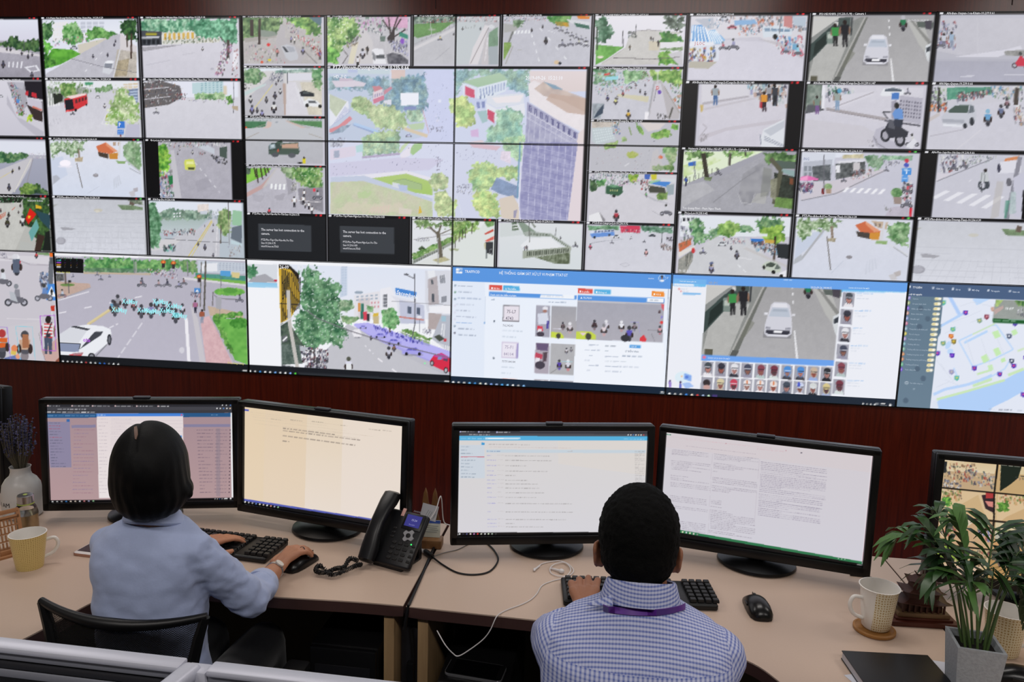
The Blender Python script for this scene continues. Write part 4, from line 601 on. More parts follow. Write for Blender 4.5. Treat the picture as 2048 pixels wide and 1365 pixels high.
mid('mid_k',4, 3, CG, cap='PTZ-Nguyen-Thai-Hoc-Chu-Van-An-10.236.0.109');w.p('d0ced6','1195 290 1920 300 1905 710 1185 700', tex=.02);w.k('1195 300 1620 300 1620 380 1200 400',120, 26, 'ddd 456 8a9 b8c8d0 3a5a44 c8a8b8 889');w.f('1195 340 1240 350 1260 400 1240 440 1195 430','2f4a34','5c7a54', rag=10);w.f('1250 350 1330 340 1330 390 1260 400','3f7a48','7aa870', rag=8);w.f('1515 300 1610 300 1600 360 1540 370','5f8a34','a8bc54', rag=10);w.p('3a6048','1335 400 1390 385 1475 400 1475 450 1440 480 1330 460');w.p('6a9a78','1340 395 1395 385 1470 400 1400 410');w.e('222',1400, 480, 14, 12);w.wg('1360 420 1440 425 1440 445 1360 440',4, 1, 'b0b880', .4, .8);w.k('1440 360 1620 350 1500 390 1450 400',26, 20, '333 ddd b6a')
w.p('c8c43c','1710 300 1760 300 1760 345 1720 345');w.p('4a6ab8','1660 300 1710 300 1700 340 1660 340');w.p('4a86d0','1700 375 1750 355 1885 365 1840 405');w.p('9ac4a0','1690 360 1780 345 1800 352 1700 380');w.p('d2d6dc','1800 330 1920 340 1920 370 1800 350');w.p('4a4c44','1680 390 1830 410 1840 460 1700 450');w.k('1620 340 1700 350 1700 430 1630 430',40, 26, '333 a44 667 ddd');w.p('9aa8b0','1840 390 1910 380 1905 470 1850 470');w.f('1765 460 1850 450 1850 510 1770 515','55783c','98ac6c', rag=8);w.p('b8b8c0','1620 450 1760 510 1900 550 1740 520');w.p('e6e6ea','1190 640 1275 610 1310 700 1185 698');w.p('8a888e','1275 610 1330 680 1310 700');w.m(1420, 690, 110, 'b03a48');w.ms(1840, 640, 100, 'd0d0d8');w.w_(1672, 490, 40, '4a5');w.l('a8a6ae',4, '1720 600 1790 640')
for i, (key, bx, cp, l2) in enumerate((('mid_l',0, 'PTZ-Pho-Tay-Chu-Van-An.Vo-Thi-Sau-10.236.0.75', ('PTZ-Pho-Tay-Chu-Van-An.Vo-Thi-','Sau-10.236.0.75','vms03.hue.vn:7563')), ('mid_m',760, 'PTZ-Pho-Tay-Pham-Ngu-Lao.Vo-Thi-Sau-10.236.0.83', ('PTZ-Pho-Tay-Pham-Ngu-Lao.Vo-Thi-','Sau-10.236.0.83','vms03.hue.vn:7563')))):
    mid(key, i, 4, CF_, base='1b1d21', cap=cp); d = i*20;w.p('3c4046', [172+bx, 828+d, 662+bx+10*i, 843+d, 665+bx+10*i, 1087+d, 177+bx, 1072+d])
    T(200+bx, 893+d, 27, 'e8e8ee','The server has lost connection to the'); T(200+bx, 930+d, 27, 'e8e8ee','camera.')
    for q, s_ in enumerate(l2): T(200+bx, 985+d+q*30, 22, 'dcdce2', s_)
mid('mid_n',2, 4, CF_, cap='PTZ-Pho-di-bo-1-(Cau-Truong-Tien)-10.236.0.35');w.p('dfe2e6','1600 780 2600 780 2600 1210 1600 1210');w.p('e2e4ea','1610 840 1990 800 1990 930 1610 1000');w.l('a8a8ac',8, '1620 975 1800 950 1960 920');w.k('1660 950 1760 950 1760 990 1640 990',20, 20, '888 667 bbb');w.f('1600 1120 1620 1100 1980 940 1990 990 1620 1165','4c7a3c','90b070', rag=10, hi='d8e0c8');w.p('9aa098','1610 1165 1990 985 1990 1010 1610 1200');w.wg('1620 1170 1900 1040 1900 1060 1620 1195',14, 1, '5a605c', .4, .9);w.p('dcdfde','1650 1195 1990 1020 2600 1000 2600 1210 1650 1210');w.p('b4b08c','1790 1160 1900 1130 1950 1160 1850 1190', tex=.15);w.p('a8b090','1940 1060 1990 1050 2010 1080 1960 1080')
for P, t in (('1870 1140 1860 1050 1840 900',34), ('1845 930 1790 880 1730 800',18), ('1845 920 1870 840 1940 790',16), ('1790 880 1700 850 1640 860',8), ('1850 930 1980 870',8), ('2005 1060 2005 960 2015 860',20)): w.l('6a6458', t, P)
w.f('1610 790 1740 790 1800 830 1900 790 1990 800 1980 880 1900 860 1800 850 1640 860','4a6a3c','98b07c', rag=30, hi='dfe6d8');w.fe(1690, 1050, 26, 18, c='2c3a2c', c2='4a5a40');w.l('a8aab0',7, '1843 960 1843 1200')
w.S(*CG);w.p('dde2e0','20 690 370 690 370 1080 20 1080');w.p('e6e8ea','40 700 300 700 250 760 40 860');w.f('20 690 250 695 230 770 150 800 60 860 20 880','55803c','a8c07c', rag=20, hi='e0e8d8');w.f('290 690 370 690 370 740 310 740','4a7a40','90b078', rag=8)
for x, y in ((45, 920), (80, 870), (130, 840), (185, 800), (105, 850)): w.l('4a443c',7, [x, y, x+8, y-90])
w.p('a4ac8c','30 925 80 930 70 945 25 940');w.p('c8584c','290 800 365 760 370 780 300 810');w.p('d4685c','295 860 370 820 370 850 310 870');w.p('3a3c40','300 870 365 870 362 980 305 960');w.e('888a90',345, 950, 14, 24);w.e('2c2c30',345, 950, 9, 18);w.l('3c4448',9, '310 900 308 1010');w.p('c8c4a8','288 880 302 880 302 930 290 930')
mid('mid_o',3, 4, CG, cap='PTZ-Pho-di-bo-2-(Cau-Truong-Tien)-10.236.0.36');w.p('dde0e4','425 710 1120 715 1115 1105 415 1100', c2='d6dce0');w.p('c9d0d0','430 710 530 715 640 810 430 830', .6);w.p('6a7a68','530 705 570 705 590 770 530 775');w.l('e8eaea',8, '530 730 580 725');w.l('e8eaea',8, '535 755 585 748');w.p('8a9a8c','580 705 630 705 740 790 640 820');w.p('a8b0aa','630 790 670 780 860 800 1030 910 1020 930 860 825 650 825');w.wg('670 790 850 802 850 825 670 815',16, 1, '5f6a5c', .4, .8);w.wg('870 815 1010 905 1000 925 865 835',9, 1, '66705f', .4, .8);w.p('e6e8ec','670 840 860 835 960 920 640 935 600 900');w.p('a2a99c','620 945 1030 910 1025 960 620 1010');w.wg('650 948 1015 920 1010 960 650 995',20, 1, '424a3e', .5, .85);w.p('96a08c','720 1000 1020 960 1015 1055 900 1055', mix='5a644e', sc=3);w.l('5c5e5a',6, '677 710 678 870');w.l('77797c',6, '905 750 895 820');w.w_(655, 940, 45, '556');w.w_(637, 945, 40, '889');w.ms(1065, 915, 50, '444');w.m(940, 850, 30, '445');w.p('8a9088','720 755 735 740 700 705 690 705')
mid('mid_p',4, 4, CG, cap='PTZ-Doi-Cung-Le-Loi-10.236.0.92');w.p('cfd0da','1180 730 1895 740 1885 1135 1165 1110', c2='d4d4de', tex=.02);w.f('1185 730 1450 735 1440 770 1185 770','4c7a58','8ab090', rag=8);w.f('1620 735 1895 745 1890 800 1640 780','48705a','88a894', rag=10);w.p('d0405c','1450 735 1620 735 1622 790 1460 790');w.k('1460 760 1620 765 1620 800 1480 800',30, 20, '556 ddd a45');w.p('6a94d8','1195 800 1400 780 1405 815 1215 835');w.p('d8e0f0','1200 780 1400 762 1400 785 1195 800');w.wg('1230 778 1400 765 1400 782 1230 795',6, 1, '5a6a90', .8, .8);w.e('222',1235, 832, 10, 10);w.e('222',1360, 812, 9, 9);w.car(1420, 835, 70, 'e2e4ea');w.car(1722, 825, 60, '4a5058');w.l('b8bac4',5, '1260 870 1480 845');w.l('a6a8b2',5, '1210 880 1330 860');w.l('55585e',6, '1810 790 1800 880')
w.k('1790 880 1890 910 1885 950 1800 930',34, 28, '555 a99 ddd 333 877');w.p('c8c6d2','1840 800 1895 800 1890 880 1840 870');w.k('1840 830 1890 830 1890 860 1850 860',10, 26, '333 556');w.ms(1380, 885, 34, '889');w.ms(1545, 850, 26, 'ddd');w.ms(1655, 875, 28, '556');w.m(1670, 990, 70, 'd8a8a8','b89aa0');w.m(1200, 935, 60, 'd05a78','9a5a6a');w.l('b8b8c2',4, '1450 1060 1500 1045 1530 1065 1490 1080 1450 1060')
# ---- right two columns
tile('col4_a',4, 0, 4.5, .5, CD, cap='AN-Ben-Xe-Dong-Ba-10.239.0.60');w.p('d0ceda','100 170 780 200 745 415 80 405', c2='d4d2de', tex=.02);w.p('d6d4dc','100 30 780 40 770 240 640 250 500 160 300 170 100 160');w.k('300 38 770 45 770 130 480 130 300 90',60, 34, 'b88a80 778 6a8090 8a8a94 c8b0a8 5a6a70');w.p('8ab0d8','350 65 470 60 490 85 355 95');w.p('c88a8a','640 40 690 40 690 110 640 100');w.p('b8c4d2','690 40 770 45 765 100 700 95');w.car(290, 65, 70, 'e8e8f0');w.car(340, 115, 60, 'a85060');w.k('380 110 490 110 480 150 370 150',26, 24, 'c86a5a d88a70 8ab dde 667');w.k('480 50 580 50 580 130 490 130',26, 26, '334 c86a40 556 c8a0a0')
w.p('d4dce6','515 100 600 95 690 115 685 150 520 165');w.wg('525 108 680 115 680 132 525 128',4, 1, '8098b0', .85, .9);w.e('222',590, 160, 14, 16);w.l('8a8a92',6, '620 60 615 140');w.p('b8bcc8','120 60 230 50 235 110 200 115');w.k('200 60 320 60 320 110 200 110',14, 16, '5a9ac0 4a6a8a ddd')
w.p('6aa0d8','105 95 160 90 225 150 235 190 95 195');w.p('84b4e0','190 125 240 118 300 180 270 200 215 200')
for i in range(6): w.l('e8eef6',8, [112+i*14, 95+i*2, 100+i*22, 190]);w.l('e8eef6',7, [195+i*10, 124, 214+i*15, 196])
w.p('e4e6ee','95 185 235 190 235 215 90 215'); T(118, 208, 24, 'c87078','J LOC');w.p('d8dce8','95 215 270 205 260 300 90 300');w.k('95 230 240 220 240 320 90 310',46, 34, '3a3f48 4a6ab0 ddd 667 c8a030 a05050');w.p('b8b4a8','90 300 250 305 200 345 85 340');w.p('d8d8e0','630 145 670 140 660 225 620 220');w.k('580 150 750 160 750 275 590 230',50, 36, 'b04a5a 6aa0d0 ddd 556 c8c8d4 d87080');w.p('bcb8be','480 170 620 215 750 290 745 270 620 190', .7);w.p('7ac','690 200 725 200 725 240 690 235');w.ms(345, 235, 70, '99b');w.ms(285, 235, 50, 'a45');w.ms(650, 260, 60, '8ac','b04858');w.ms(720, 272, 70, '9cd','c04858');w.k('120 340 720 340 700 400 120 400',8, 12, 'e4e2ea c4c2ca')
def street_car(S_, face):
    """wide view: silver car driving towards the camera, two walkers on the left pavement"""
    w.S(*S_)
    w.p('a8a7a8', face and '350 80 1475 125 1405 750 300 705' or '800 40 1530 50 1480 430 780 415')
tile('col4_b',4.5, 0, 5, .5, CD, 'a2a1a6', cap='IPD-HDXHI05 (10.235.0.74) - Camera 1')
def car_scene(M):
    """silver car coming down a street beside a pavement; M maps unit square corners"""
    A = np.array(M, float).reshape(4, 2)
    def B(P):
        q = np.asarray(w.pts(P), float).reshape(-1, 2)/100; u, v = q[:, :1], q[:, 1:]; return ((A[0]*(1-u)+A[1]*u)*(1-v)+(A[3]*(1-u)+A[2]*u)*v).ravel()
    p = lambda c, P, **k: w.p(c, B(P), **k)
    s = abs(A[1][0]-A[0][0])/100
    p('a3a2a4','0 0 100 0 100 100 0 100', c2='b0afb2', tex=.03); p('8c8e8c','0 40 40 0 45 0 24 100 0 100', tex=.06); p('b4b4b2','4 60 20 30 33 30 20 100 0 100', tex=.04); p('6e706c','44 0 46 0 26 100 21 100'); p('c2c0be','43 0 44.5 0 22 100 20.5 100', a=.7)
    p('3c4a48','0 42 22 6 30 4 30 12 14 42 0 72'); p('25302e','4 42 13 26 13 42 3 62'); p('c9c8c6','0 0 24 0 18 8 0 34'); p('8a8d8c','0 34 18 8 20 8 0 44'); p('4c5856','22 2 32 0 32 14 22 16'); p('d8d8d6','19 8 22 8 22 14 19 13'); p('7c8a84','13 24 19 22 19 42 14 42'); p('b8c0b8','14 27 18 26 18 34 14 34'); p('74766a','33 50 38 55 36 62 29 80 28 75', a=.5)
    p('44484a','32.5 0 33.8 0 34 28 32.6 28'); p('b8b8b6','78 4 92 8 100 40 100 60 90 40'); p('8a8a88','80 2 82 2 100 36 100 44'); p('5c6460','86 6 100 6 100 16 88 14'); p('4a4650','93 4 99 4 99 18 94 16')
    for u, v, h, c, pn in ((21, 46, 26, '3f8f4c','2a2a2c'), (29, 46, 30, '25252a','2a2a2e')):
        x, y = B([u, v]);w.w_(x, y, h*s*.9 if False else h*s*.62*1.2, c, pn)
    x, y = B([76, 20]);w.m(x, y, 23*s*.62, '2f7a54','2c2c34','b8b8c0')
    p('e6e6ea','67.5 63 68.6 63 73 100 71.2 100')
    for v in (3, 13, 24): p('e8e8ec', [62.5+v*.08, v, 63.6+v*.08, v, 63.8+v*.08, v+4, 62.9+v*.08, v+4])
    p('6f6e76','45 66 66 66 66 74 45 74', a=.5); p('d2d2dc','49 30 51 26.5 60 26.5 63 30 65 45 66 58 66 68 63 72 48 72 45.5 68 45.5 58 47 45'); p('bcc4d2','50 34 62 34 64 45.5 48 45.5'); p('e2e2ea','51 28 60.5 28 61.5 33 50 33'); p('a9b2c0','51 36 61 36 62 39 50 39'); p('e2e2ea','44.5 41 47 41 47 44 44.5 44'); p('e2e2ea','65 41 67.5 41 67.5 44 65 44')
    p('3a3a46','47 63.5 64.5 63.5 65 67 63 69 49 69 46.5 67'); p('f0f0f4','52.5 64 59 64 59 67 52.5 67'); p('9a9aa6','46.5 59 50 60 50 62 46.5 62'); p('9a9aa6','61 60 65 59 65 62 61 62'); p('e4e4ec','48 69.5 63.5 69.5 62.5 71 49 71')
    p('d4d8dc','96 42 100 38 100 68 98 62 96 52'); p('3a4048','96.5 46 100 42 100 50 97 52'); p('5a5c5a','23 92 28 93 26 100 21 100'); p('5c5a4c','2 92 8 92 8 100 2 100')
car_scene([810, 42, 1520, 52, 1475, 430, 785, 415]);w.S(*CD); T(820, 66, 15, 'c8c8cc','HD-IPC'); T(1370, 68, 15, 'd8d8dc','2019-09-26 14:24:18')
tile('col5_a',5, 0, 5.5, .5, CD, 'bdbdc9', cap='AN-Ben-Thuyen-Toa-Kham-10.239.0.61');w.p('c2c1cb','1540 50 2600 50 2600 280 1540 280', tex=.02);w.p('aaaab8','1530 290 2000 290 2600 350 2600 440 1520 440', c2='b0b0c0', tex=.02);w.p('b4b4c0','1540 240 1700 270 1930 230 2100 240 2100 300 1540 300', .7);w.p('d4d3de','1650 275 1960 230 2030 210 2040 230 1900 275');w.p('8f8f8e','1935 245 1960 238 2100 236 2100 270 1945 268', tex=.2);w.l('cac9d2',3, '1780 50 1782 270');w.k('1540 70 1660 80 1650 230 1545 220',34, 34, '556 99b c8c8d4 6a8ab0 944 445');w.w_(1630, 225, 100, '9ab0c8','8a94a8');w.w_(1585, 225, 90, 'c4c8d4','778');w.ms(1565, 225, 60, '88a','445');w.ms(2030, 340, 100, 'b04a5c','4a4048',1);w.p('c83048','2000 310 2030 270 2060 290 2060 330 2010 330');w.l('e4e4ec',4, '1680 388 1760 386');w.l('e4e4ec',4, '1935 380 2060 380')
tile('col4_c',4, .5, 4.5, 1, CD, cap='AN-Benh-Vien-Trung-Uong-2-(Cong-So-3)-10.236.0.149', ml=.13, mr=.13);w.p('d2cfd8','160 435 660 445 635 805 140 790', c2='cfccd8', tex=.02);w.p('d6d4dc','160 435 430 440 430 510 165 550');w.p('b4b0b8','165 545 430 505 440 515 165 560');w.p('bfbbc2','170 580 450 520 500 520 180 590', .7);w.k('430 440 655 450 655 570 560 560 440 510',60, 44, 'ddd 445 9aa 8ab b89a8c 556 c8ccd0');w.w_(240, 560, 120, '99a4ac','4a6a9a');w.w_(524, 598, 120, 'd8943c','3a2c34');w.w_(585, 565, 130, '3c3f48','2c2e34');w.w_(552, 540, 100, '9a9aa0','445');w.w_(450, 500, 60, 'a8c8d8','99b');w.p('b03a44','500 540 515 545 510 580 497 575');w.p('c4bfc8','140 740 300 690 640 640 635 660 300 710 140 770', .8);w.l('b6b2ba',6, '165 670 190 690 150 740')
w.p('dcdfe6','500 760 520 700 640 640 640 805 505 805');w.p('c2c6d0','520 710 640 650 640 690 560 740');w.wg('525 735 640 790 640 808 520 765',3, 3, '8a90a0', .95, .4);w.l('8a90a0',5, '500 730 505 790');w.p('c8b070','150 560 170 560 165 600 155 600');w.k('150 730 200 730 190 770 150 770',10, 24, 'a8a4aa 8a868c')
tile('col4_d',4.5, .5, 5, 1, CD, cap='AN-Benh-Vien-Trung-Uong-(Cong-So-2)-10.239.0.147');w.p('d2d0da','780 440 1460 460 1430 825 745 800', c2='cccad6', tex=.02);w.p('c6c2c8','770 640 1100 680 1180 720 1160 790 1000 810 750 800', .4);w.p('9aa49c','780 440 870 445 870 560 770 600', mix='6c7a72', sc=5);w.p('5a5c62','780 560 860 560 880 590 770 610');w.p('e4e4ec','868 445 885 448 880 580 862 580');w.k('885 450 1060 460 1040 500 890 540',40, 36, '445 9ab 3a6a50 c8ccd4 778 ddd');w.p('d6d4de','990 500 1170 480 1170 500 930 590 910 580');w.l('a8a4ac',5, '1170 485 930 575');w.l('a8a2a6',14, '890 580 1240 640');w.l('8c868c',4, '890 588 1240 650');w.l('d4d0d8',3, '900 600 1230 660');w.w_(838, 612, 110, '778a80','7a5a90');w.w_(955, 590, 120, '9aa4a0','88a0bc');w.e('58a0c0',968, 478, 14, 14)
w.p('e2e4ea','1205 500 1225 465 1280 455 1345 470 1350 500 1220 510');w.p('5a6470','1235 468 1280 460 1330 470 1330 482 1230 482');w.ms(1365, 500, 40, '889');w.p('4a7ac0','1272 490 1316 488 1314 528 1272 528');w.p('b4b2c0','1320 505 1455 520 1440 670 1310 650');w.wg('1320 525 1450 540 1440 645 1310 630',8, 5, '6a6878', .5, .55);w.p('a29fae','1270 540 1300 530 1310 640 1270 640');w.l('55545f',10, '1230 650 1440 680');w.p('bab8c6','1180 700 1230 680 1250 760 1420 820 1200 820 1160 760');w.l('8a8894',6, '1165 740 1185 780 1250 820')
w.e('2a2c34',1235, 735, 30, 38);w.e('a8a6b2',1235, 735, 18, 24);w.e('2a2c34',1320, 760, 32, 42);w.e('a8a6b2',1320, 760, 18, 24);w.p('33353f','1230 700 1250 660 1330 690 1370 715 1360 745 1260 750');w.p('5a5c66','1255 640 1290 650 1290 700 1250 690');w.p('6a94d2','1275 610 1300 575 1335 585 1340 640 1290 645');w.p('333846','1285 640 1340 645 1330 690 1285 680');w.e('222',1302, 563, 15, 18);w.ms(1390, 800, 80, 'ccc');w.p('dcdce4','1350 800 1400 750 1420 770 1390 815');w.l('55565e',8, '1250 640 1220 600 1265 600');w.k('1130 760 1200 760 1180 810 1140 800',8, 20, '8a8890 a8a6b0')
tile('col5_b',5, .5, 5.5, 1, CD, 'cac9d3', cap='AN-Ngo-Quyen-10.239.0.66');w.p('cccbd6','1500 600 1900 540 2600 560 2600 835 1480 835', tex=.02);w.p('4a8a74','1600 460 1720 455 1720 520 1600 530', mix='68a48c');w.p('55907c','1720 458 1860 455 1860 500 1720 505');w.k('1510 460 1600 460 1600 560 1510 560',30, 34, '5a7a54 8aa878 445 c8ccc8');w.k('1660 490 1860 480 1780 530 1650 540',60, 30, '333 ddd 556 a66 889');w.k('1500 540 1610 550 1600 600 1500 590',40, 30, 'c04a4a c8c8d0 444 d8803c 667');w.k('1820 460 2040 455 2040 540 1880 520',60, 28, '5a8ab0 ddd 445 8a9a90 c8b8a8 6a8a6a');w.l('3c3a3a',12, '1555 460 1550 600');w.l('4c4440',26, '2010 460 2000 560');w.k('1990 570 2050 560 2050 680 1990 660',24, 40, '556 b89a80 ddd 8a8a90 a66');w.p('c2b8b4','1485 640 1560 600 1560 620 1485 665', .7)
w.p('c4c6d0','1565 630 1600 590 1650 550 1740 545 1770 590 1770 650 1710 685 1580 685');w.p('4a5a54','1605 595 1650 562 1730 560 1720 605 1615 605');w.p('6a727a','1735 560 1755 565 1760 600 1725 608');w.p('a8abb6','1570 640 1700 645 1700 665 1575 660');w.p('e0e2ea','1575 668 1690 675 1690 688 1580 682');w.e('33363e',1745, 655, 14, 24);w.e('33363e',1705, 680, 12, 16);w.m(1838, 680, 110, '6aa0cc','33343c','88b4d0');w.m(1915, 635, 90, '6a7494','33343c');w.m(1950, 580, 70, '8a6a74');w.l('b4b2bc',5, '1500 740 1700 700');w.l('d8d6de',8, '1640 830 1800 700', .5)
tile('col4_e',4, 1, 4.5, 1.5, CH, 'a3a3ad', cap='Network Digital Video HD-IPC (10.230.1.9) - Camera 1', ml=.04);w.p('dfead0','80 70 540 70 300 170 80 260');w.p('c4d89c','80 150 250 100 300 120 80 220', mix='e4ecd4', sc=6);w.p('a6a6ae','230 250 560 85 620 160 600 410 65 410 70 330', tex=.05);w.p('8f8f97','420 200 590 90 600 250 560 330 430 380 395 320', mix='a2a2a8', sc=8);w.p('b4b4ba','70 270 200 240 260 290 70 390', tex=.05);w.l('88888e',4, '250 360 330 300 420 230 500 180');w.l('c4c4c8',3, '395 310 410 360 470 370 490 310');w.p('b8b8b4','470 360 500 310 560 300 550 370', .6)
w.f('80 60 230 70 260 90 200 110 110 110','3c5a34','9ab87c', rag=14);w.f('300 70 500 70 460 100 330 100','5c8a4c','b0cc8c', rag=14);w.l('3c3830',26, '195 80 215 220');w.l('55504a',14, '350 80 345 150');w.l('4a4a40',10, '435 70 438 100');w.f('200 215 250 210 240 235 200 230','5a6a4c','8a9870', rag=6)
for i in range(7): w.l('55554e',4, [115+i*26, 245-i*9, 115+i*26, 215-i*9])
w.f('540 80 640 75 730 90 730 140 600 130 560 150','3a5a34','7a9c64', rag=12);w.p('55635c','600 120 725 130 720 170 610 165');w.p('8fa8a8','620 165 720 180 715 215 650 190');w.p('2a2e28','600 190 720 215 715 350 610 345', mix='3c443c');w.l('5c5c4c',26, '580 110 640 180 620 280 600 370');w.p('8a8a78','580 230 620 220 610 350 580 330', tex=.2);w.p('6a8a4c','610 330 715 340 710 400 600 385', tex=.2);w.p('7a4a34','690 220 712 225 708 260 690 255');w.p('707468','540 160 590 170 570 320 520 330', .35)
w.p('3a6ac0','108 135 150 125 152 150 110 155');w.l('667',5, '140 130 150 225');w.w_(95, 270, 60, '3a5aa0','445');w.ms(280, 205, 40, '556'); T(88, 72, 15, 'f0f0f4','30-08-2019'); T(72, 400, 15, 'f0f0f4','Ton Quang Phiet - Pham Ngoc Thach')
tile('col4_f',4.5, 1, 5, 1.5, CH, cap='AN-Nguyen-Thai-Hoc-Chu-Van-An-10.236.0.107', live='58c050');w.p('c6c6d4','765 75 1430 85 1400 445 745 430', tex=.015);w.p('dfe2ee','765 75 1110 78 1110 100 765 110');w.p('d4d8e4','770 80 960 80 950 150 765 160'); T(772, 118, 20, '8a94b8','ING');w.p('b8bcc8','775 130 940 115 940 200 770 220');w.p('4a4f54','825 155 930 145 930 235 830 240', mix='74787c');w.wg('775 150 825 150 825 220 775 225',2, 2, '888e98', .7, .8);w.p('c8c0a0','1000 90 1120 85 1120 110 1000 110', tex=.2);w.p('dcdce4','960 125 1130 115 1145 125 985 140');w.p('44484a','960 140 1130 128 1130 200 960 230', mix='6c7072');w.p('e4e4ea','960 150 985 148 985 190 962 190');w.p('c8c4c8','1060 135 1100 132 1100 180 1060 185')
w.f('1130 90 1240 100 1230 150 1200 180 1150 160','5a8060','9ab49a', rag=12);w.f('1220 90 1400 90 1400 120 1230 120','6a9478','a8c0a8', rag=8);w.k('1230 125 1330 130 1310 155 1240 150',20, 16, '333 ddd 667 99a');w.p('d0c8d0','750 250 930 240 1230 170 1250 180 980 310 760 350', .7);w.k('1040 180 1170 170 1170 210 1050 230',36, 28, '333 555 a66 889 ddd');w.ms(1005, 245, 34, '667');w.ms(1250, 185, 30, '667');w.l('8a8a94',5, '760 350 960 310 1240 180');w.p('e070b0','755 235 760 215 800 207 860 225 858 235');w.p('f0a0cc','758 222 800 207 800 232 756 236');w.l('888',4, '800 235 797 300');w.k('752 250 830 250 830 305 752 305',34, 32, '334 556 8a4a6a ddd 5a6a9a');w.p('7a2c30','880 280 898 278 895 315 878 312');w.l('6a6a72',6, '893 90 892 300');w.e('7a9a68',917, 270, 22, 18, mix='a0b888');w.p('a8907c','902 285 935 285 932 310 905 310')
w.zebra('1010 275 1260 285 1230 315 985 300',6, 'eeeef4', .45);w.zebra('1150 280 1280 285 1240 320 1110 305',1, 'eeeef4',0);w.e('4f7a4c',1310, 305, 34, 28, mix='8cb07c', sc=3);w.p('9a8a84','1290 330 1340 330 1335 370 1295 368');w.p('bcb6c4','1270 390 1400 370 1395 445 1240 440', tex=.05);w.p('4a90d8','1340 165 1395 165 1392 205 1340 203');w.p('5a9ae0','1340 205 1375 205 1374 245 1338 244');w.l('eef2fa',4, '1350 175 1385 176');w.l('eef2fa',6, '1366 178 1366 198');w.l('eef2fa',3, '1344 222 1370 222');w.e('c83c50',1368, 122, 13, 12);w.e('4a5ab8',1366, 148, 15, 13);w.k('1345 250 1400 250 1395 390 1345 370',46, 34, '333 ddd 556 99a c84858');w.ms(1370, 310, 60, 'c85a68');w.ms(1365, 390, 70, '889');w.p('d8283c','1385 390 1398 390 1395 445 1380 445');w.k('1240 370 1280 380 1280 430 1240 420',6, 18, '8a8a8a')
tile('col5_c',5, 1, 5.5, 1.5, CH, 'c9c9d4', cap='AN-Pho-Tay-Vo-Thi-Sau-10.236.0.65', ml=.13, mr=.04);w.p('c8c8d4','1550 95 2400 95 2400 465 1515 450', tex=.015);w.k('1560 95 1720 95 1720 170 1570 190',46, 32, '445 667 ddd 8a4a4a 99a');w.ms(1640, 180, 60, '556','2c2c30');w.ms(1700, 165, 50, '667');w.k('1700 95 1900 95 1860 130 1720 150',40, 18, 'a8b0a0 ddd 667 4a6a54');w.p('d4d0da','1550 190 1640 200 1540 240');w.l('8a8a94',5, '1545 240 1870 110');w.zebra('1570 290 1960 330 1850 400 1490 330',5, 'e4e4ec', .42);w.l('e4e4ec',4, '1730 240 1745 232');w.p('d08a60','1940 110 2020 95 2010 120 1930 130');w.p('dcdce6','1910 130 2020 115 2030 190 1900 195');w.l('8c8c98',26, '2025 100 1945 460');w.p('c6c6d6','1985 220 2060 180 2060 450 1990 440');w.p('a4b4b8','1970 300 2000 300 2000 420 1960 430', mix='c0ccd0');w.p('3f8a70','1940 350 1965 350 1945 450 1930 450', .6);w.p('bab6b4','1890 240 1930 240 1900 440 1850 460', .6);w.e('445',1903, 165, 10, 26);w.e('6a6a74',1960, 245, 16, 24)
w.e('444a52',1808, 262, 26, 30);w.e('c9c9d4',1808, 262, 16, 18);w.e('444a52',1835, 258, 14, 26);w.p('c4c8cc','1795 190 1840 185 1845 240 1795 245');w.l('6a6e74',3, '1805 190 1800 240');w.l('6a6e74',3, '1820 188 1820 240');w.e('2c2826',1826, 178, 11, 10);w.l('3c4046',5, '1800 240 1803 305');w.p('0c0c10','2040 290 2080 290 2080 470 2030 470')
tile('col4_g',4, 1.5, 4.5, 2, CH, cap='70-Le-Loi-10.235.0.42', ml=.03);w.p('e0e4ec','60 440 700 450 690 560 60 560');w.p('cccdd2','240 570 440 570 690 790 690 800 60 775 160 640', tex=.02);w.k('65 440 150 440 150 560 70 580',30, 40, '556 ddd 99a 4a6a54 c8ccd0');w.p('e8eaf0','65 440 120 445 118 500 70 500');w.p('2a2c34','75 455 90 455 90 472 75 472');w.p('2a2c34','100 453 116 455 115 470 100 470');w.f('110 470 180 450 200 540 240 560 200 590 140 600','3c6a44','90b488', rag=16);w.f('220 520 270 510 300 550 240 580','5c8a64','a0bc98', rag=10);w.f('270 490 340 470 400 490 410 530 330 560 280 550','5c8a44','aac878', rag=12);w.f('400 500 480 500 490 530 410 540','4a7a58','90b088', rag=12);w.f('490 470 560 445 640 460 660 530 600 560 520 540','3f6a4c','88a878', rag=16);w.f('520 510 640 500 660 580 600 610 540 590','5a8a34','a4c460', rag=12);w.l('3c3026',12, '605 560 598 700')
w.p('dfe4ea','380 535 560 545 560 560 390 555');w.l('c0c8d0',14, '425 560 430 610');w.p('3a78c8','465 570 540 575 538 598 467 590');w.p('c8a850','545 575 600 580 600 600 545 600');w.k('470 590 690 610 690 680 500 640',70, 34, '445 6aa0c0 ddd 4a4a4a 8a5a50 98b0c0');w.p('2c3034','610 600 690 605 690 690 620 680');w.k('300 570 430 570 430 600 330 600',34, 18, 'ddd 99a 445 c88');w.car(300, 612, 60, 'd4d8dc');w.p('c4c0c0','440 620 690 730 690 745 420 630', .7);w.p('c87050','50 600 120 575 125 605 55 650');w.p('e0dcd8','50 650 145 610 145 625 50 680');w.p('8a8c88','50 690 140 630 130 700 90 770 45 770', mix='aaa8a0');w.wg('90 660 130 640 125 690 90 740',4, 1, '5a5c58', .5, .9);w.e('c83c40',135, 640, 10, 16);w.k('60 580 130 570 120 600 60 620',10, 24, '8a6a50')
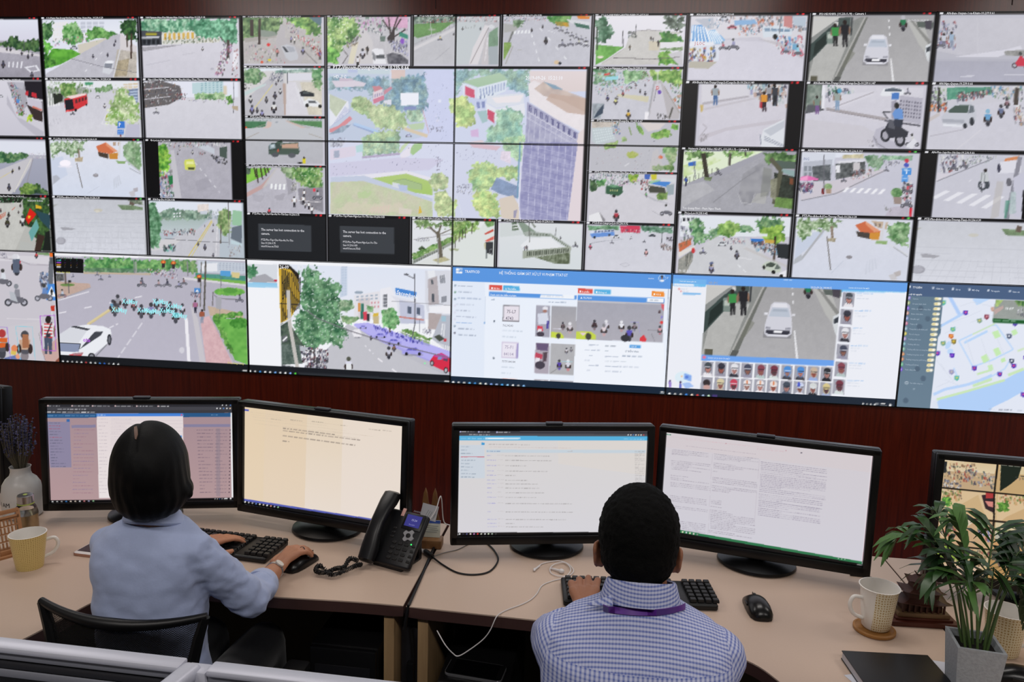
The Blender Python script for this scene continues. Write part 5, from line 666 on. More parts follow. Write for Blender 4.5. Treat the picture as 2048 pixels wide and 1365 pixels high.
w.p('c4ccc0','530 720 560 700 610 705 640 735 635 760 600 768 535 745');w.p('4a544c','555 715 580 705 610 715 590 735 550 730');w.p('66706a','615 715 635 735 632 745 600 745');w.e('222',595, 762, 12, 12);w.e('222',540, 735, 8, 12);w.p('e8e8ee','625 770 680 745 690 750 690 795 640 790');w.e('222',640, 785, 10, 12);w.m(385, 690, 60, '667');w.ms(190, 660, 40, '88a');w.m(352, 640, 30, '445');w.p('5a6488','225 740 230 705 250 705 255 760 230 762');w.p('d8c8b8','228 720 250 715 252 735 230 738');w.m(238, 770, 60, '99b','556');w.dash('eceef2',5, '390 720 450 775',22, 20);w.l('e4e4ea',3, '400 680 470 690'); T(48, 762, 16, 'f2f2f6','70  LE  LOI')
tile('col4_h',4.5, 1.5, 5, 2, CH, 'd6d8e4', cap='PTZ-Pho-di-bo-4-(Cau-Truong-Tien)-10.236.0.39', live='58c050');w.p('d8dae6','730 465 1390 475 1360 820 705 800', c2='d4d8e6', tex=.015);w.p('c8d0e2','735 560 900 520 880 560 720 690');w.l('b0b2b8',12, '900 510 760 690');w.f('740 460 990 465 960 500 930 530 860 520 780 570 740 560','5a7a4c','c0d0b4', rag=20, hi='eef2ea');w.l('8a7a6c',14, '935 500 940 580');w.p('aca28c','915 570 960 568 955 590 912 588', tex=.2)
w.p('cc6e4a','1070 495 1130 473 1218 530 1200 545 1100 535');w.p('e09a78','1130 473 1218 530 1180 535 1130 490');w.p('4a4440','1075 530 1155 540 1155 575 1085 560');w.p('d0903c','1155 540 1215 535 1205 580 1152 575');w.p('c4b09c','1160 470 1260 478 1250 520 1200 510');w.wg('1170 478 1250 485 1245 515 1180 505',3, 1, '8a7a70', .5, .7);w.l('d4d4da',14, '1240 475 1215 590');w.f('1260 500 1300 475 1380 485 1370 620 1310 600 1260 560','4f7c4c','a0bc94', rag=12);w.p('8fae74','1190 585 1255 585 1250 605 1185 600');w.l('d8dae0',9, '1265 605 1370 665');w.l('a4a6ae',5, '1290 620 1370 675');w.l('6e6864',6, '908 560 928 750');w.e('8f8c92',1035, 677, 18, 10);w.p('b4b8c0','720 690 760 660 770 690 715 720');w.p('bab4b4','1290 765 1330 752 1330 780 1300 790');w.p('c8c6ca','1260 780 1295 770 1310 805 1275 808');w.l('c0c6d4',3, '1000 700 930 770');w.zebra('1130 700 1190 680 1200 740 1120 780',4, 'cdd1de', .5)
tile('col5_d',5, 1.5, 5.5, 2, CH, 'c8cad4', cap='PTZ-Pho-di-bo-5-(Cau-Truong-Tien)-10.236.0.39', live='58c050', mr=.03);w.p('c8cad2','1430 480 2500 500 2500 860 1390 820', c2='d8dae4', tex=.02);w.p('7a9070','1915 515 2120 530 2120 560 1940 552', tex=.15);w.p('b8bab8','1430 510 1460 510 1425 530');w.l('6a5c54',30, '2020 500 2010 535');w.e('cac8c0',1755, 552, 30, 10);w.p('a6a6ae','1450 660 1480 657 1565 670 1530 683 1460 678');w.e('a2a2ac',1435, 748, 42, 24);w.e('b0b0ba',1430, 746, 34, 19)
for yy in (590, 620, 650, 690, 720, 750, 780): w.l('bcbec8',2, [1420, yy, 2100, yy+20], .7)
for i in range(14): w.l('c0c2cc',2, [1520+i*44, 690, 1420+i*54, 830], .8)
tile('col5_out_a',5.5, 0, 6, .5, CD); tile('col5_out_b',5.5, .5, 6, 1, CD); tile('col5_out_c',5.5, 1, 6, 1.5, CD); tile('col5_out_d',5.5, 1.5, 6, 2, CD)
finish()

# ---------------------------------------------------------------- bottom row: one picture per panel
def big(key, U0, U1, V0, V1, crop, base):
    TILES[key] = (U0, V0, U1, V1); CUR[0] = None;w.clip = (int(U0*RX*2), int(V0*RY*2), int(U1*RX*2), int(V1*RY*2));w.S(*crop);w.a[w.clip[1]:w.clip[3], w.clip[0]:w.clip[2]] = w.C(base)
big('b0_view',0, 1, 2, 3, CI, 'cac6cf');w.p('d6d3da','-1200 20 445 60 445 130 160 100 -1200 60');w.l('a8a2ac',6, '-200 40 160 90 250 125 420 130');w.p('7a9a6c','300 25 400 28 410 50 320 45');w.p('d0ccd2','-1200 850 330 580 360 900 -1200 1000', .5);w.p('c9a8a2','340 820 470 720 500 920 380 920');w.l('8a8490',4, '320 680 370 900');w.l('e0dce2',5, '60 560 340 570');w.l('6a6e76',40, '422 100 412 320');w.p('e8702c','408 25 438 28 438 60 410 62');w.p('55585e','405 65 438 65 440 120 408 120');w.l('c8c4cc',14, '425 410 432 480');w.p('c43c2c','415 460 448 455 448 500 420 502');w.l('d8dce4',10, '425 500 428 560')
w.p('4a8ad8','378 282 468 280 466 415 380 412');w.p('f4f6fa','422 300 460 385 385 382');w.w_(424, 375, 55, '222','222','222')
w.m(140, 210, 190, 'c83c48','3a3c44','e8e8ee');w.p('5a6478','105 80 165 80 160 190 110 190');w.e('d8d8e0',125, 60, 22, 22);w.ms(25, 300, 150, 'd8dce4','3a3c44');w.ms(135, 460, 190, '8a8a94','3f4048',1, '888c94');w.p('b8bcc4','80 340 120 350 150 430 90 410');w.k('320 190 400 200 390 330 330 320',34, 46, '445 8a94a8 ddd 667 6a8ab8');w.ms(360, 420, 150, '6a8ac0','5a5c66');w.m(300, 75, 60, 'c84a4a');w.k('0 20 60 25 60 70 0 70',10, 24, '556 99a')
w.w_(395, 850, 310, 'e0e0e4','4a5468'); 
for i in range(5): w.p('d0484c', [362, 600+i*26, 430, 604+i*26, 430, 615+i*26, 362, 611+i*26])
w.l('2c2c34',10, '425 590 380 700');w.p('333640','375 690 415 680 415 710 380 715');w.e('2a2624',398, 562, 22, 26)
w.m(205, 900, 270, 'c8a890','8a8288','4a4a50');w.p('a87050','185 690 235 690 240 800 185 800');w.m(20, 880, 260, 'd8642c','44464e','b03c3c');w.p('6a7ab0','40 880 160 850 190 910 40 910');w.e('e0885c',120, 805, 26, 30);w.p('d8c060','95 820 140 830 130 860 90 850');w.m(150, 990, 160, '5a74a8','445','e8a080')
w.l('b45ad0',5, '330 540 450 535 458 825 348 815 330 540');w.l('90d0e0',5, '130 625 268 628 290 905');w.l('90d0e0',5, '130 625 170 905');w.l('7ac8d8',4, '0 755 70 755');w.l('9a70d0',5, '0 628 60 632 90 905');w.p('8a5040','460 900 500 860 500 925 450 920')
big('b1_view',1, 2, 2, 2.93, CI, 'b9b6c4');w.p('b6b3c1','450 180 2010 180 2030 980 490 920', c2='bcb9c8', tex=.01);w.p('f2f2f6','448 28 2010 70 2010 95 448 52');w.f('690 70 1500 90 1480 150 1250 190 700 190','3c7a44','88b874', rag=16, sc=5);w.p('4c6458','700 150 1230 160 1230 190 700 195', .6, mix='7a9484');w.p('c0b09c','690 185 1240 195 1240 210 690 200');w.f('1440 90 1600 95 1640 200 1500 180','4a7a4c','90b078', rag=14);w.p('c4ccd8','1620 90 2010 110 2010 200 1620 190');w.p('e6e8ee','1640 120 1780 110 1780 180 1650 180');w.wg('1790 105 2005 112 2005 180 1790 170',8, 4, 'a8b0c0', .5, .5)
w.p('5a9a8c','1600 195 2010 215 2010 260 1600 230', mix='4a8a7c');w.p('7cb454','1590 225 2010 258 2010 285 1590 245');w.p('d8d4da','1500 225 2010 285 2010 300 1500 245');w.p('5aa0d8','1805 172 1888 178 1886 222 1805 215');w.p('d8c890','1898 185 1962 190 1960 235 1898 230');w.k('1200 160 1460 160 1450 240 1220 205',60, 22, '445 ddd e8e8f0 778 a66');w.l('8a8890',8, '1100 90 1105 195');w.l('a8a4a8',10, '1115 95 1118 195');w.l('8a8890',8, '1535 95 1540 220');w.l('5a5650',14, '1685 95 1672 500');w.l('6a6864',8, '1650 100 1640 470');w.l('7a7880',6, '1810 220 1808 340')
for x, y in ((1340, 105), (1422, 112), (1632, 222)): w.e('d0502c', x, y, 20, 16);w.e('f4a050', x, y, 10, 8);w.p('3a3436', [x-14, y+10, x+14, y+10, x+12, y+46, x-12, y+46])
w.p('c2a89c','460 260 740 280 750 310 480 405 470 400', tex=.05);w.l('a8a4ac',8, '750 312 485 410');w.l('e4e2ea',8, '735 345 485 415');w.e('6a8a4c',560, 290, 60, 12);w.l('5c5048',12, '540 190 545 285');w.p('4a4c50','462 200 530 200 530 255 470 260', mix='7a7a78');w.l('55565c',6, '565 255 572 360');w.p('333','565 250 590 250 588 272 568 272');w.ms(515, 390, 70, 'b8c4d4','7a4048')
w.dash('e8e6ee',9, '490 520 1200 375',60, 150);w.l('dccc9c',14, '720 610 900 490');w.l('d4c080',6, '738 612 912 496');w.dash('d8d6e0',12, '950 910 1180 580',60, 20);w.l('f0eef4',26, '1525 560 1550 940');w.dash('e0dee8',10, '900 640 970 605',40, 20);w.p('c9c5cc','1560 450 1620 560 1690 960 1640 950 1580 560');w.p('d0aab0','1640 560 1720 540 1900 920 1950 960 1690 950', mix='dcb8bc', sc=3);w.p('c4b09c','1700 460 1990 520 1990 560 1720 540', tex=.05);w.l('b0acb4',10, '1720 545 1930 940');w.p('7abc5a','1780 560 2015 570 2030 940 1920 900', mix='64a84c', sc=8);w.f('1740 530 1990 510 1990 540 1800 570 1920 850 1880 850 1740 560','4c8a3c','8abc64', rag=10);w.e('3c8030',1960, 600, 84, 46, rag=8, mix='64a84c', sc=4);w.e('86c058',1880, 345, 125, 34, rag=6, mix='64a84c', sc=4);w.e('5a9a44',1885, 335, 60, 22);w.l('8a8690',8, '1750 370 1790 400 1980 410');w.p('a8a8b0','1765 390 1815 390 1810 490 1770 480');w.l('8a8a92',6, '1800 490 1802 545');w.l('55504c',6, '1745 345 1740 460')
w.p('4a8ad0','1592 315 1642 318 1640 358 1592 355');w.p('eef2fa','1616 325 1632 350 1600 348');w.k('1560 345 1640 350 1640 400 1560 390',16, 26, '556 a55 667');w.ms(1960, 430, 70, '667','334');w.w_(1600, 520, 110, 'a86a90','334');w.w_(1655, 600, 115, 'a05a44','8a94a8')
for x, y, h in ((830, 255, 44), (900, 230, 30), (605, 230, 30), (800, 215, 36)): w.ms(x, y, h, '88a','5a5a64')
for x, y, h, c in ((1165, 305, 80, '667'), (1155, 300, 50, 'a88'), (1300, 305, 60, 'b89a9c'), (1370, 305, 70, '445'), (1465, 315, 60, '99b'), (1505, 290, 60, '866')): w.ms(x, y, h, c, '44464e')
for x, y, h, c in ((930, 520, 150, '6aa0c0'), (968, 480, 150, '9a9aa4'), (1030, 480, 110, '445'), (1100, 500, 120, 'a06a70'), (1160, 560, 150, '556'), (1240, 560, 170, '8a8ab8'), (1285, 490, 120, '8ac0d0'), (1340, 545, 150, '445'), (1395, 520, 130, '4a4050'), (1440, 600, 160, '6ac0c8'), (1495, 530, 120, 'ccd'), (945, 545, 150, '8a8478')): w.m(x, y, h*.85, c, '4a4a54')
w.p('eceef4','495 690 590 630 720 612 850 625 910 650 918 690 880 770 780 850 720 900 500 885');w.p('3a3c44','580 632 620 622 745 648 720 660');w.p('d8dae2','495 690 590 632 720 660 650 760 495 755');w.p('42464e','720 740 780 670 850 668 830 700 660 812');w.p('8a94b0','496 762 664 770 650 835 500 830');w.l('2c2e34',6, '495 760 666 768 655 810');w.p('c84850','570 855 690 840 660 885 590 878');w.p('b08088','600 845 690 838 680 855 610 862');w.e('2c2e36',755, 875, 30, 34);w.e('8a8c94',755, 875, 18, 22);w.e('2c2e36',900, 735, 18, 46);w.e('6a6c74',900, 735, 10, 30);w.l('8a8c94',10, '790 870 880 775');w.p('8a80d8','500 860 570 870 570 900 500 895');w.e('d4d2dc',1490, 820, 22, 26)
w.p('0c0d10','455 60 690 80 690 195 462 185')
for r, (c, n_) in enumerate((('50e060',0), ('5ad8e8',1), ('b050e0',1), ('e0a030',1), ('e8e8ee',1))):
    for q in range(4):
        if q or n_: w.l(c, 9, [470+q*48 + (20 if q else 0), 72+r*18+q*1.5, 486+q*48+(6 if q else 20), 73+r*18+q*1.5])
T(470, 190, 15, 'd8d84c','76 Ben Nai  10228','b1_view'); T(462, 70, 17, 'e8e8ee','26/09/2019 15:06:15','b1_view'); T(1866, 930, 18, 'd8d050','70 m, Hung Vuong','b1_view')
for x, y in ((1005, 440), (1255, 440), (1370, 475), (920, 508), (1130, 510), (1200, 518), (1310, 512), (1410, 552)): T(x, y, 46, 'a4f2fa','XeMay','b1_view')
T(685, 752, 44, 'c060e8','oto','b1_view')
big('b1_taskbar',1, 2, 2.93, 3, CI, '16191e');w.icons(522, 912, 37.5, 2, 13, 8, 'eee ddd bbb ddd eee c44 eee ddd 48d 36c 999 eee eee')
w.l('ccc',8, '1985 985 2020 987');w.l('aaa',6, '1985 997 2020 999')
big('b2_view',2, 3, 2, 2.93, CJ, 'f4f5fa');w.p('d8dce4','62 88 352 95 350 262 66 258');w.p('a8a8b0','120 210 240 180 345 250 345 262 80 258');w.f('66 110 150 95 170 180 120 220 70 220','3f7a54','7aa888', rag=14);w.e('c82c44',335, 242, 16, 10);w.p('8ec8ec','64 258 352 266 354 312 66 302', c2='a8d4f0');w.S(*CJ)
w.p('e0e6f4','365 92 1960 140 1960 600 380 600', c2='e8eaf4');w.p('c4c4cc','800 900 1000 640 1250 760 1960 1060 1960 1160 780 1090', tex=.01, c2='bcbcc6');w.p('c4c4cc','560 1080 790 900 1000 660 1100 680 1350 860 1960 1140 1960 1170', tex=.01);w.p('c9d4e6','940 118 998 116 998 380 930 400');w.l('a8b4cc',5, '945 118 998 116');w.wg('945 130 998 130 995 380 940 380',2, 10, 'bccadf', .6, .5);w.p('e4e2e8','1060 380 1300 340 1300 560 1060 600');w.p('d4ccd0','1100 410 1210 400 1210 600 1100 600', tex=.05);w.wg('1070 380 1290 360 1290 420 1070 440',5, 2, 'a8b4c4', .5, .5);w.e('9aa8b8',1105, 352, 40, 14);w.p('d89a5c','1098 450 1122 450 1122 530 1098 530');w.p('3f7a6c','1125 455 1152 455 1150 600 1120 600');w.p('d8485c','1145 530 1180 530 1180 610 1150 610');w.p('33363e','1180 550 1205 550 1205 620 1180 615');w.p('d8b84c','1240 545 1290 540 1285 570 1235 575');w.p('c8b890','1235 575 1290 570 1290 640 1240 640');w.p('e4e0e4','1205 430 1300 420 1300 500 1210 510');w.wg('1210 430 1300 425 1300 500 1210 505',3, 2, 'd08a94', .4, .5)
w.p('ebebf2','1305 320 1400 300 1450 400 1470 640 1310 640');w.wg('1330 370 1370 365 1370 490 1330 490',3, 4, '4a4e58', .7, .85);w.p('dfe0ea','1400 380 1640 440 1700 470 1720 640 1480 640 1460 440');w.p('c4c8dc','1480 420 1710 470 1715 640 1490 640');w.p('5a9ae0','1445 310 1640 350 1636 405 1448 368') if 0 else w.p('4a88d4','1445 308 1640 348 1636 406 1448 368');w.p('5a6478','1555 480 1592 485 1592 550 1555 545');w.p('5a6478','1640 490 1672 495 1672 560 1640 552');w.p('c8847c','1480 570 1710 600 1710 612 1480 585');w.p('d8dae4','1720 150 1960 150 1960 560 1740 530 1720 440');w.p('b8b0b4','1745 230 1830 200 1850 460 1750 470', tex=.03);w.p('e8eaf0','1740 150 1810 150 1810 210 1750 220');w.wg('1760 230 1800 230 1810 280 1770 285',1, 1, '5a6068', .5, .8);w.wg('1770 360 1810 360 1815 440 1775 450',1, 1, '555a64', .6, .9);w.wg('1850 190 1900 180 1910 270 1860 280',3, 1, '555a64', .5, .8);w.wg('1870 390 1920 380 1920 440 1870 450',3, 1, '4a4e58', .5, .9);w.p('f0f0f6','1755 480 1960 470 1960 550 1760 535');w.p('b4a8a8','1750 540 1870 550 1870 700 1745 690', tex=.03);w.p('b8bcc8','1870 560 1960 560 1960 920 1780 780');w.p('a4c4d4','1870 570 1910 570 1910 620 1870 620');w.l('eceef2',10, '1880 640 1870 740');w.l('eceef2',8, '1900 640 1890 760');w.p('4a5048','1800 760 1850 740 1900 780 1850 805');w.p('c84048','1890 780 1915 780 1915 805 1890 805')
w.wg('1490 640 1720 640 1740 700 1500 690',14, 1, 'eef0f4', .45, .9);w.f('1500 690 1560 690 1780 780 1760 800 1500 720','4c7a3c','88a86c', rag=8);w.p('8aa878','1480 710 1760 810 1760 850 1600 800', mix='a4b890');w.wg('1780 800 1960 850 1960 920 1780 850',12, 1, 'f0f0f4', .5, .9);w.l('5c5c64',9, '1622 180 1625 640 1600 760');w.l('6a6a70',8, '1620 225 1525 180');w.e('55565e',1545, 186, 22, 8);w.l('8a8a92',4, '1410 430 1960 470');w.k('1700 680 1780 700 1770 750 1700 730',14, 26, '445 889');w.e('e8e8f0',1665, 580, 24, 12);w.l('667',4, '1665 600 1665 720')
w.p('a49ef0','1060 640 1190 630 1500 740 1960 900 1960 960 1760 990 1400 850 1230 770 1060 660', .75);w.k('1190 630 1700 800 1700 850 1250 700',60, 40, '4a48a8 7a78d8 b8b6f4 34328a')
for x, y, W_ in ((1145, 685, 80), (1305, 770, 120), (1430, 830, 140), (1605, 930, 200)): w.car(x, y, W_, 'a8a4ec', -1, '6a68c0')
w.p('d8304c','1760 985 1800 930 1870 910 1960 960 1960 1085 1900 1080 1770 1020');w.p('b060e0','1790 940 1860 915 1950 950 1900 970', .6);w.p('8090c8','1840 945 1875 945 1870 975 1830 970');w.p('5a4a64','1890 960 1930 965 1925 990 1885 980');w.e('2a2a30',1782, 1005, 18, 26);w.e('b8b8c0',1782, 1005, 11, 17);w.e('2a2a30',1910, 1070, 20, 28);w.e('b8b8c0',1910, 1070, 12, 18);w.e('90f0b0',1716, 1005, 9);w.e('90f0b0',1035, 645, 7)
w.f('560 160 640 110 720 140 760 220 880 250 960 290 900 380 940 470 920 560 960 650 1000 760 930 860 860 820 760 830 700 880 620 870 540 780 500 650 520 560 580 520 570 400 590 300','2f5c40','7ca880', rag=32, sc=6, hi='dfe8e4');w.f('930 420 1040 420 1060 480 1000 540 920 520','55805c','a4bc9c', rag=12);w.f('940 570 1120 580 1060 640 960 630','5c8a5c','a0b890', rag=10);w.f('1310 520 1400 490 1450 520 1480 640 1430 690 1330 670','4a8a50','98c490', rag=12);w.l('55483c',14, '1390 680 1395 720');w.f('1170 470 1240 480 1240 540 1190 530','5c8a5c','9ab890', rag=6)
w.p('d8b03c','365 120 480 130 550 220 555 440 470 600 380 640')
for i in range(11): w.l('2c2824',9, [395+i*17, 130+i*8, 395+i*16, 630-i*14])
w.l('33302c',9, '375 455 555 465');w.p('26221e','365 92 460 98 550 180 560 270 520 200 470 140 365 125');w.wg('400 250 470 150 470 250 385 480',1, 16, '2c2824', .9, .5);w.p('3c4a44','380 640 460 620 540 760 600 850 540 950 390 940', mix='5a6a5c');w.p('4a5a54','385 830 560 840 580 1010 390 1020', mix='6c7a74');w.l('c4c0bc',34, '450 330 465 640 540 1075');w.l('d8d8dc',8, '375 660 470 600');w.l('d8d8dc',8, '380 640 480 590');w.p('6a6c72','395 760 440 740 445 800 400 815');w.l('f0f0f4',14, '402 800 440 760')
w.k('560 850 820 880 810 1080 600 1080',150, 40, '333 556 ddd 99a 7a4a54 445 6a6a74', .95);w.p('b8bcc4','560 850 640 860 600 900 560 890');w.p('55585e','390 1020 500 1035 500 1075 390 1070');w.p('a8acb4','425 1030 490 1040 490 1078 430 1070');w.l('55504c',10, '690 880 695 1000');w.e('4a4a50',720, 980, 16, 34);w.m(1010, 1095, 170, 'dde','d8dadf','55584e');w.p('e4e6ea','985 1010 1035 1010 1040 1070 1015 1100 990 1060');w.m(1382, 965, 130, 'c8c8d8','33343e');w.m(1430, 900, 80, '8a6a58','556');w.m(1218, 795, 50, '445');w.p('eceaf0','1040 720 1060 695 1110 690 1135 740 1125 765 1060 765');w.e('8a8a94',1095, 768, 34, 5);w.l('77747e',9, '620 515 720 590 1000 700 1350 810 1960 960');w.dash('eceaf2',10, '1160 840 1240 920',22, 30);w.dash('f0eef4',12, '1280 960 1480 1110',54, 110)
T(372, 128, 38, 'f0f0f4','26-09','b2_view'); T(535, 128, 38, 'f0f0f4','3(7)','b2_view'); T(1455, 362, 46, 'f8faff','Sacombank','b2_view'); TEXTS[-1] += (-.2,)
big('b2_taskbar',2, 3, 2.93, 3, CJ, '1b1e24');w.p('2c3036','540 1090 1960 1170 1960 1200 560 1120');w.icons(98, 1080, 46.5, 2.4, 10, 10, 'eee bbb 48c eee ddd 7ae ddd eee 8ae 5c4');w.l('ddd',10, '1895 1170 1950 1173');w.l('bbb',8, '1895 1186 1950 1190')
big('b3_header',3, 4, 2, 2.125, CK, '5c98e2'); T(172, 112, 29, 'f2f6fc','TRAFFICID'); TEXTS[-1] = ('b3_header',)+TEXTS[-1][1:]; T(470, 124, 29, 'eef4fc','HỆ THỐNG GIÁM SÁT XỬ LÝ VI PHẠM TTATGT','b3_header');w.p('f4f8fc','98 75 154 78 154 120 98 116');w.l('5c98e2',6, '128 78 128 116');w.l('5c98e2',5, '100 100 154 100');w.e('5c98e2',142, 90, 8);w.e('f4f8fc',1885, 162, 30, 30);w.e('5c98e2',1885, 162, 27, 27);w.e('8a6a58',1885, 156, 10, 14);w.e('e8eef8',1885, 182, 17, 10);w.e('2c2c34',1885, 146, 11, 8); T(1768, 166, 16, 'd4e4fa','thanhttt','b3_header');w.p('f4f8fc','1924 156 1938 156 1931 166')
big('b3_content',3, 4, 2.125, 2.935, CK, 'ecf2fd');w.p('e4ecfa','65 140 350 160 340 1070 50 1050');w.p('f2f6fe','1130 700 1900 720 1900 1140 1120 1090');w.l('c4d0e4',3, '350 320 345 560');w.l('7aa8dc',10, '345 540 345 555');w.icons(92, 228, -1, 58, 8, 10, '9ab 8a9 9ab dde dde dde 9ab 889')
for i, (x1, c) in enumerate(((265, '9aa4b8'), (262, '9aa4b8'), (315, '8a9ab8'), (255, 'a8b0c4'), (235, 'a8b0c4'), (295, 'a8b0c4'), (240, '90b0e0'), (258, '9aa4b8'), (270, '9aa4b8'))): w.lines(115-(18 if 3 <= i <= 6 else 0), 230+i*52.5, x1, 230+i*52.5, 1, c, 9, .05)
w.l('7ab0e4',14, '388 176 402 177');w.lines(415, 180, 690, 190, 1, 'a8b4cc',9, .05);w.lines(712, 192, 870, 196, 1, '8a94a8',9, .04)
w.p('dc5a50','386 222 498 228 498 270 386 266');w.p('5cb4e4','506 228 650 234 650 276 506 270'); T(400, 254, 20, 'fbecea','■ Bỏ lọc','b3_content'); T(522, 258, 20, 'ecf6fc','Q Tìm kiếm','b3_content');w.p('dc5a50','1154 252 1286 258 1284 300 1153 294');w.p('5cb4e4','1296 258 1440 264 1438 306 1294 300'); T(1168, 282, 20, 'fbecea','■ In phiếu','b3_content'); T(1310, 288, 20, 'ecf6fc','■ Không rõ','b3_content');w.p('f0923c','1796 276 1904 282 1902 326 1794 320'); T(1812, 306, 20, 'fdf2e6','■ Xử lý','b3_content')
w.p('5c98e2','386 282 1145 312 1143 348 384 320'); T(395, 310, 20, 'f0f6fc','Danh sách tìm kiếm vi phạm','b3_content');w.p('f2f6fc','830 304 1125 314 1124 344 828 334');w.lines(838, 318, 1035, 322, 1, 'b8c0d0',9, .03);w.p('5c98e2','1152 308 1905 340 1903 380 1150 352'); T(1176, 336, 20, 'e8f2fc','▲ 75L74243','b3_content');w.p('f4f8fe','1756 338 1900 344 1898 376 1755 368');w.lines(1780, 354, 1888, 358, 1, '5a6478',9, .04);w.lines(402, 350, 470, 352, 1, '98a4b8',9);w.lines(900, 370, 1050, 374, 1, '8a98b0',9, .03)
w.p('8a8890','506 392 652 398 648 542 500 536');w.p('e8e2ec','516 404 646 408 642 532 508 526'); T(536, 462, 36, '7a7484','75-L7','b3_content'); T(526, 520, 36, '7a7484','4743','b3_content'); T(500, 578, 24, '8a8c98','76L34243','b3_content');w.lines(500, 612, 675, 622, 1, 'b0bccc',9, .06);w.lines(500, 665, 640, 672, 1, 'b0bccc',9, .05);w.p('d8d0e4','495 710 640 714 634 856 490 848');w.p('ece8f4','503 720 620 724 612 842 496 838');w.p('8a80c0','625 730 640 720 634 856 615 850', .6); T(518, 770, 36, 'b0a8c0','75-F1','b3_content'); T(508, 830, 36, 'b0a8c0','84104','b3_content'); T(492, 890, 24, '8a8c98','75TF184184','b3_content');w.lines(492, 926, 662, 936, 1, 'b0bccc',9, .06);w.lines(488, 978, 626, 984, 1, 'b0bccc',9, .05);w.p('e8e0e4','488 1022 632 1026 628 1070 486 1064');w.l('e0a090',6, '500 1026 610 1030');w.e('6a7484',430, 534, 8, 10);w.e('6a7484',423, 850, 8, 10)
w.p('a9a8b6','792 396 916 402 908 675 784 662', tex=.03);w.p('d8dcea','805 470 890 460 905 560 810 560');w.e('e6e6ee',872, 426, 24, 18);w.e('a87c74',868, 448, 18, 14);w.p('d84a5c','800 570 850 580 850 620 800 610');w.p('ece8ee','808 598 842 600 840 630 806 625');w.e('4a4450',830, 645, 34, 22);w.p('5a50a0','885 530 905 530 900 600 880 600')
w.p('a4a4ac','928 402 1143 412 1140 682 918 672', c2='b4b0b4', tex=.02);w.m(1024, 610, 80, '6a5a60','8a7a80');w.m(1085, 640, 110, 'd8d0d8','c0a8ac','e8e8ee');w.p('c8d850','920 625 1000 630 1030 660 1030 682 918 675');w.e('4a4a40',985, 660, 20, 24);w.l('dde',5, '940 600 1010 600')
w.p('a8a8b4','1150 352 1905 380 1886 716 1137 688', c2='b0aeb8', tex=.02);w.p('c0c0c8','1150 355 1903 383 1903 395 1150 368');w.p('c8d850','1140 620 1270 625 1310 655 1310 690 1138 688');w.e('4a4a40',1245, 665, 26, 30);w.p('e8d0d8','1165 630 1230 632 1200 660');w.m(1298, 610, 100, '4a3a40','8a7a80');w.m(1400, 620, 110, 'd8d4e0','a8b8c8','e8e8ee');w.m(1380, 660, 120, 'e0d4da','c8a8ac','8a8a90');w.m(1532, 625, 110, 'e8e8f0','b89aa0','e8e8ee');w.m(1645, 620, 90, '8a7a84','889');w.m(1600, 705, 150, '6058b8','4a4a54');w.e('38383e',1565, 680, 40, 30);w.p('dc4048','1690 680 1725 650 1750 690 1740 712 1690 705');w.m(1865, 650, 90, 'd8a0a8','b8808c');w.l('a098d8',3, '1600 540 1680 540 1690 640');w.p('d86470','1875 385 1903 390 1900 450 1880 420');w.p('5a4a50','1855 440 1870 440 1868 470 1850 465');w.e('dc4a4c',1880, 545, 14);w.p('8a80d8','1878 485 1895 500 1870 515');w.l('8a8890',5, '1790 640 1820 710');w.l('8a8890',5, '1760 610 1880 620')
w.p('b0a8b4','788 718 908 724 900 988 774 978');w.p('6a5a7a','792 722 900 726 890 790 800 780');w.p('c04a60','785 800 850 820 840 860 780 850');w.p('e8e4ec','788 845 825 850 820 885 784 880');w.e('4a4450',825, 910, 44, 34);w.p('5a4a54','850 800 890 800 880 880 850 880');w.p('b4b4b8','918 724 1130 735 1115 998 905 988', tex=.02);w.m(1055, 815, 60, 'd8d4dc','889');w.m(1095, 800, 50, 'a8a8b0','889');w.m(992, 950, 100, '5a48a8','6a5ab0');w.m(1068, 960, 110, 'd8d8e4','c88a90','e8e8ee');w.l('8a8a8c',5, '915 980 990 930');w.l('a0d8e8',4, '1010 880 1110 885');w.p('b4b0b8','774 1030 898 1036 896 1084 770 1078');w.e('e8e8ee',842, 1056, 24, 16);w.p('a8a8b0','908 1036 1112 1046 1112 1090 905 1084')
for i, (y, x0, x1) in enumerate(((737, 1250, 1342), (780, 1212, 1342), (828, 1248, 1338), (868, 1212, 1334), (912, 1246, 1334), (955, 1232, 1332))): w.lines(x0, y, x1, y+3, 1, 'a8b2c6',9, .03);w.lines(1388 if i else 1390, y+8, (1480, 1440, 1505, 1580, 1680, 1530)[i], y+10, 1, ('6a7484','b0bac8','a8b2c6','c0c8d4','a8b2c6','a8b2c6')[i], 9, .03)
w.p('5ca4e4','1603 735 1700 740 1698 768 1602 764'); T(1618, 758, 16, 'f0f6fc','Lịch sử','b3_content'); T(1564, 800, 20, '6a7890','LÝ BIỂN VINH','b3_content');w.lines(1535, 832, 1710, 840, 1, '8a98b0',9, .04);w.l('b4bccc',9, '1940 220 1926 1010');w.p('dde6f6','1905 150 1975 190 1960 210 1905 200', .3)
big('b3_taskbar',3, 4, 2.935, 3, CK, '1b2a3c');w.icons(72, 1062, 47, 2.5, 14, 11, 'eee bbb bbb 7be 48c ddc eee 8ae 9ac 5ae 9ce eee aaa 8be');w.l('ddd',9, '1870 1146 1910 1149');w.l('bbb',8, '1858 1164 1918 1168')
big('b4_header',4, 5, 2, 2.1, CL, '6aa4ec');w.p('74b4ee','75 72 345 82 345 140 72 132') ;w.lines(990, 84, 1095, 88, 1, 'cfe2fa',8, .03)
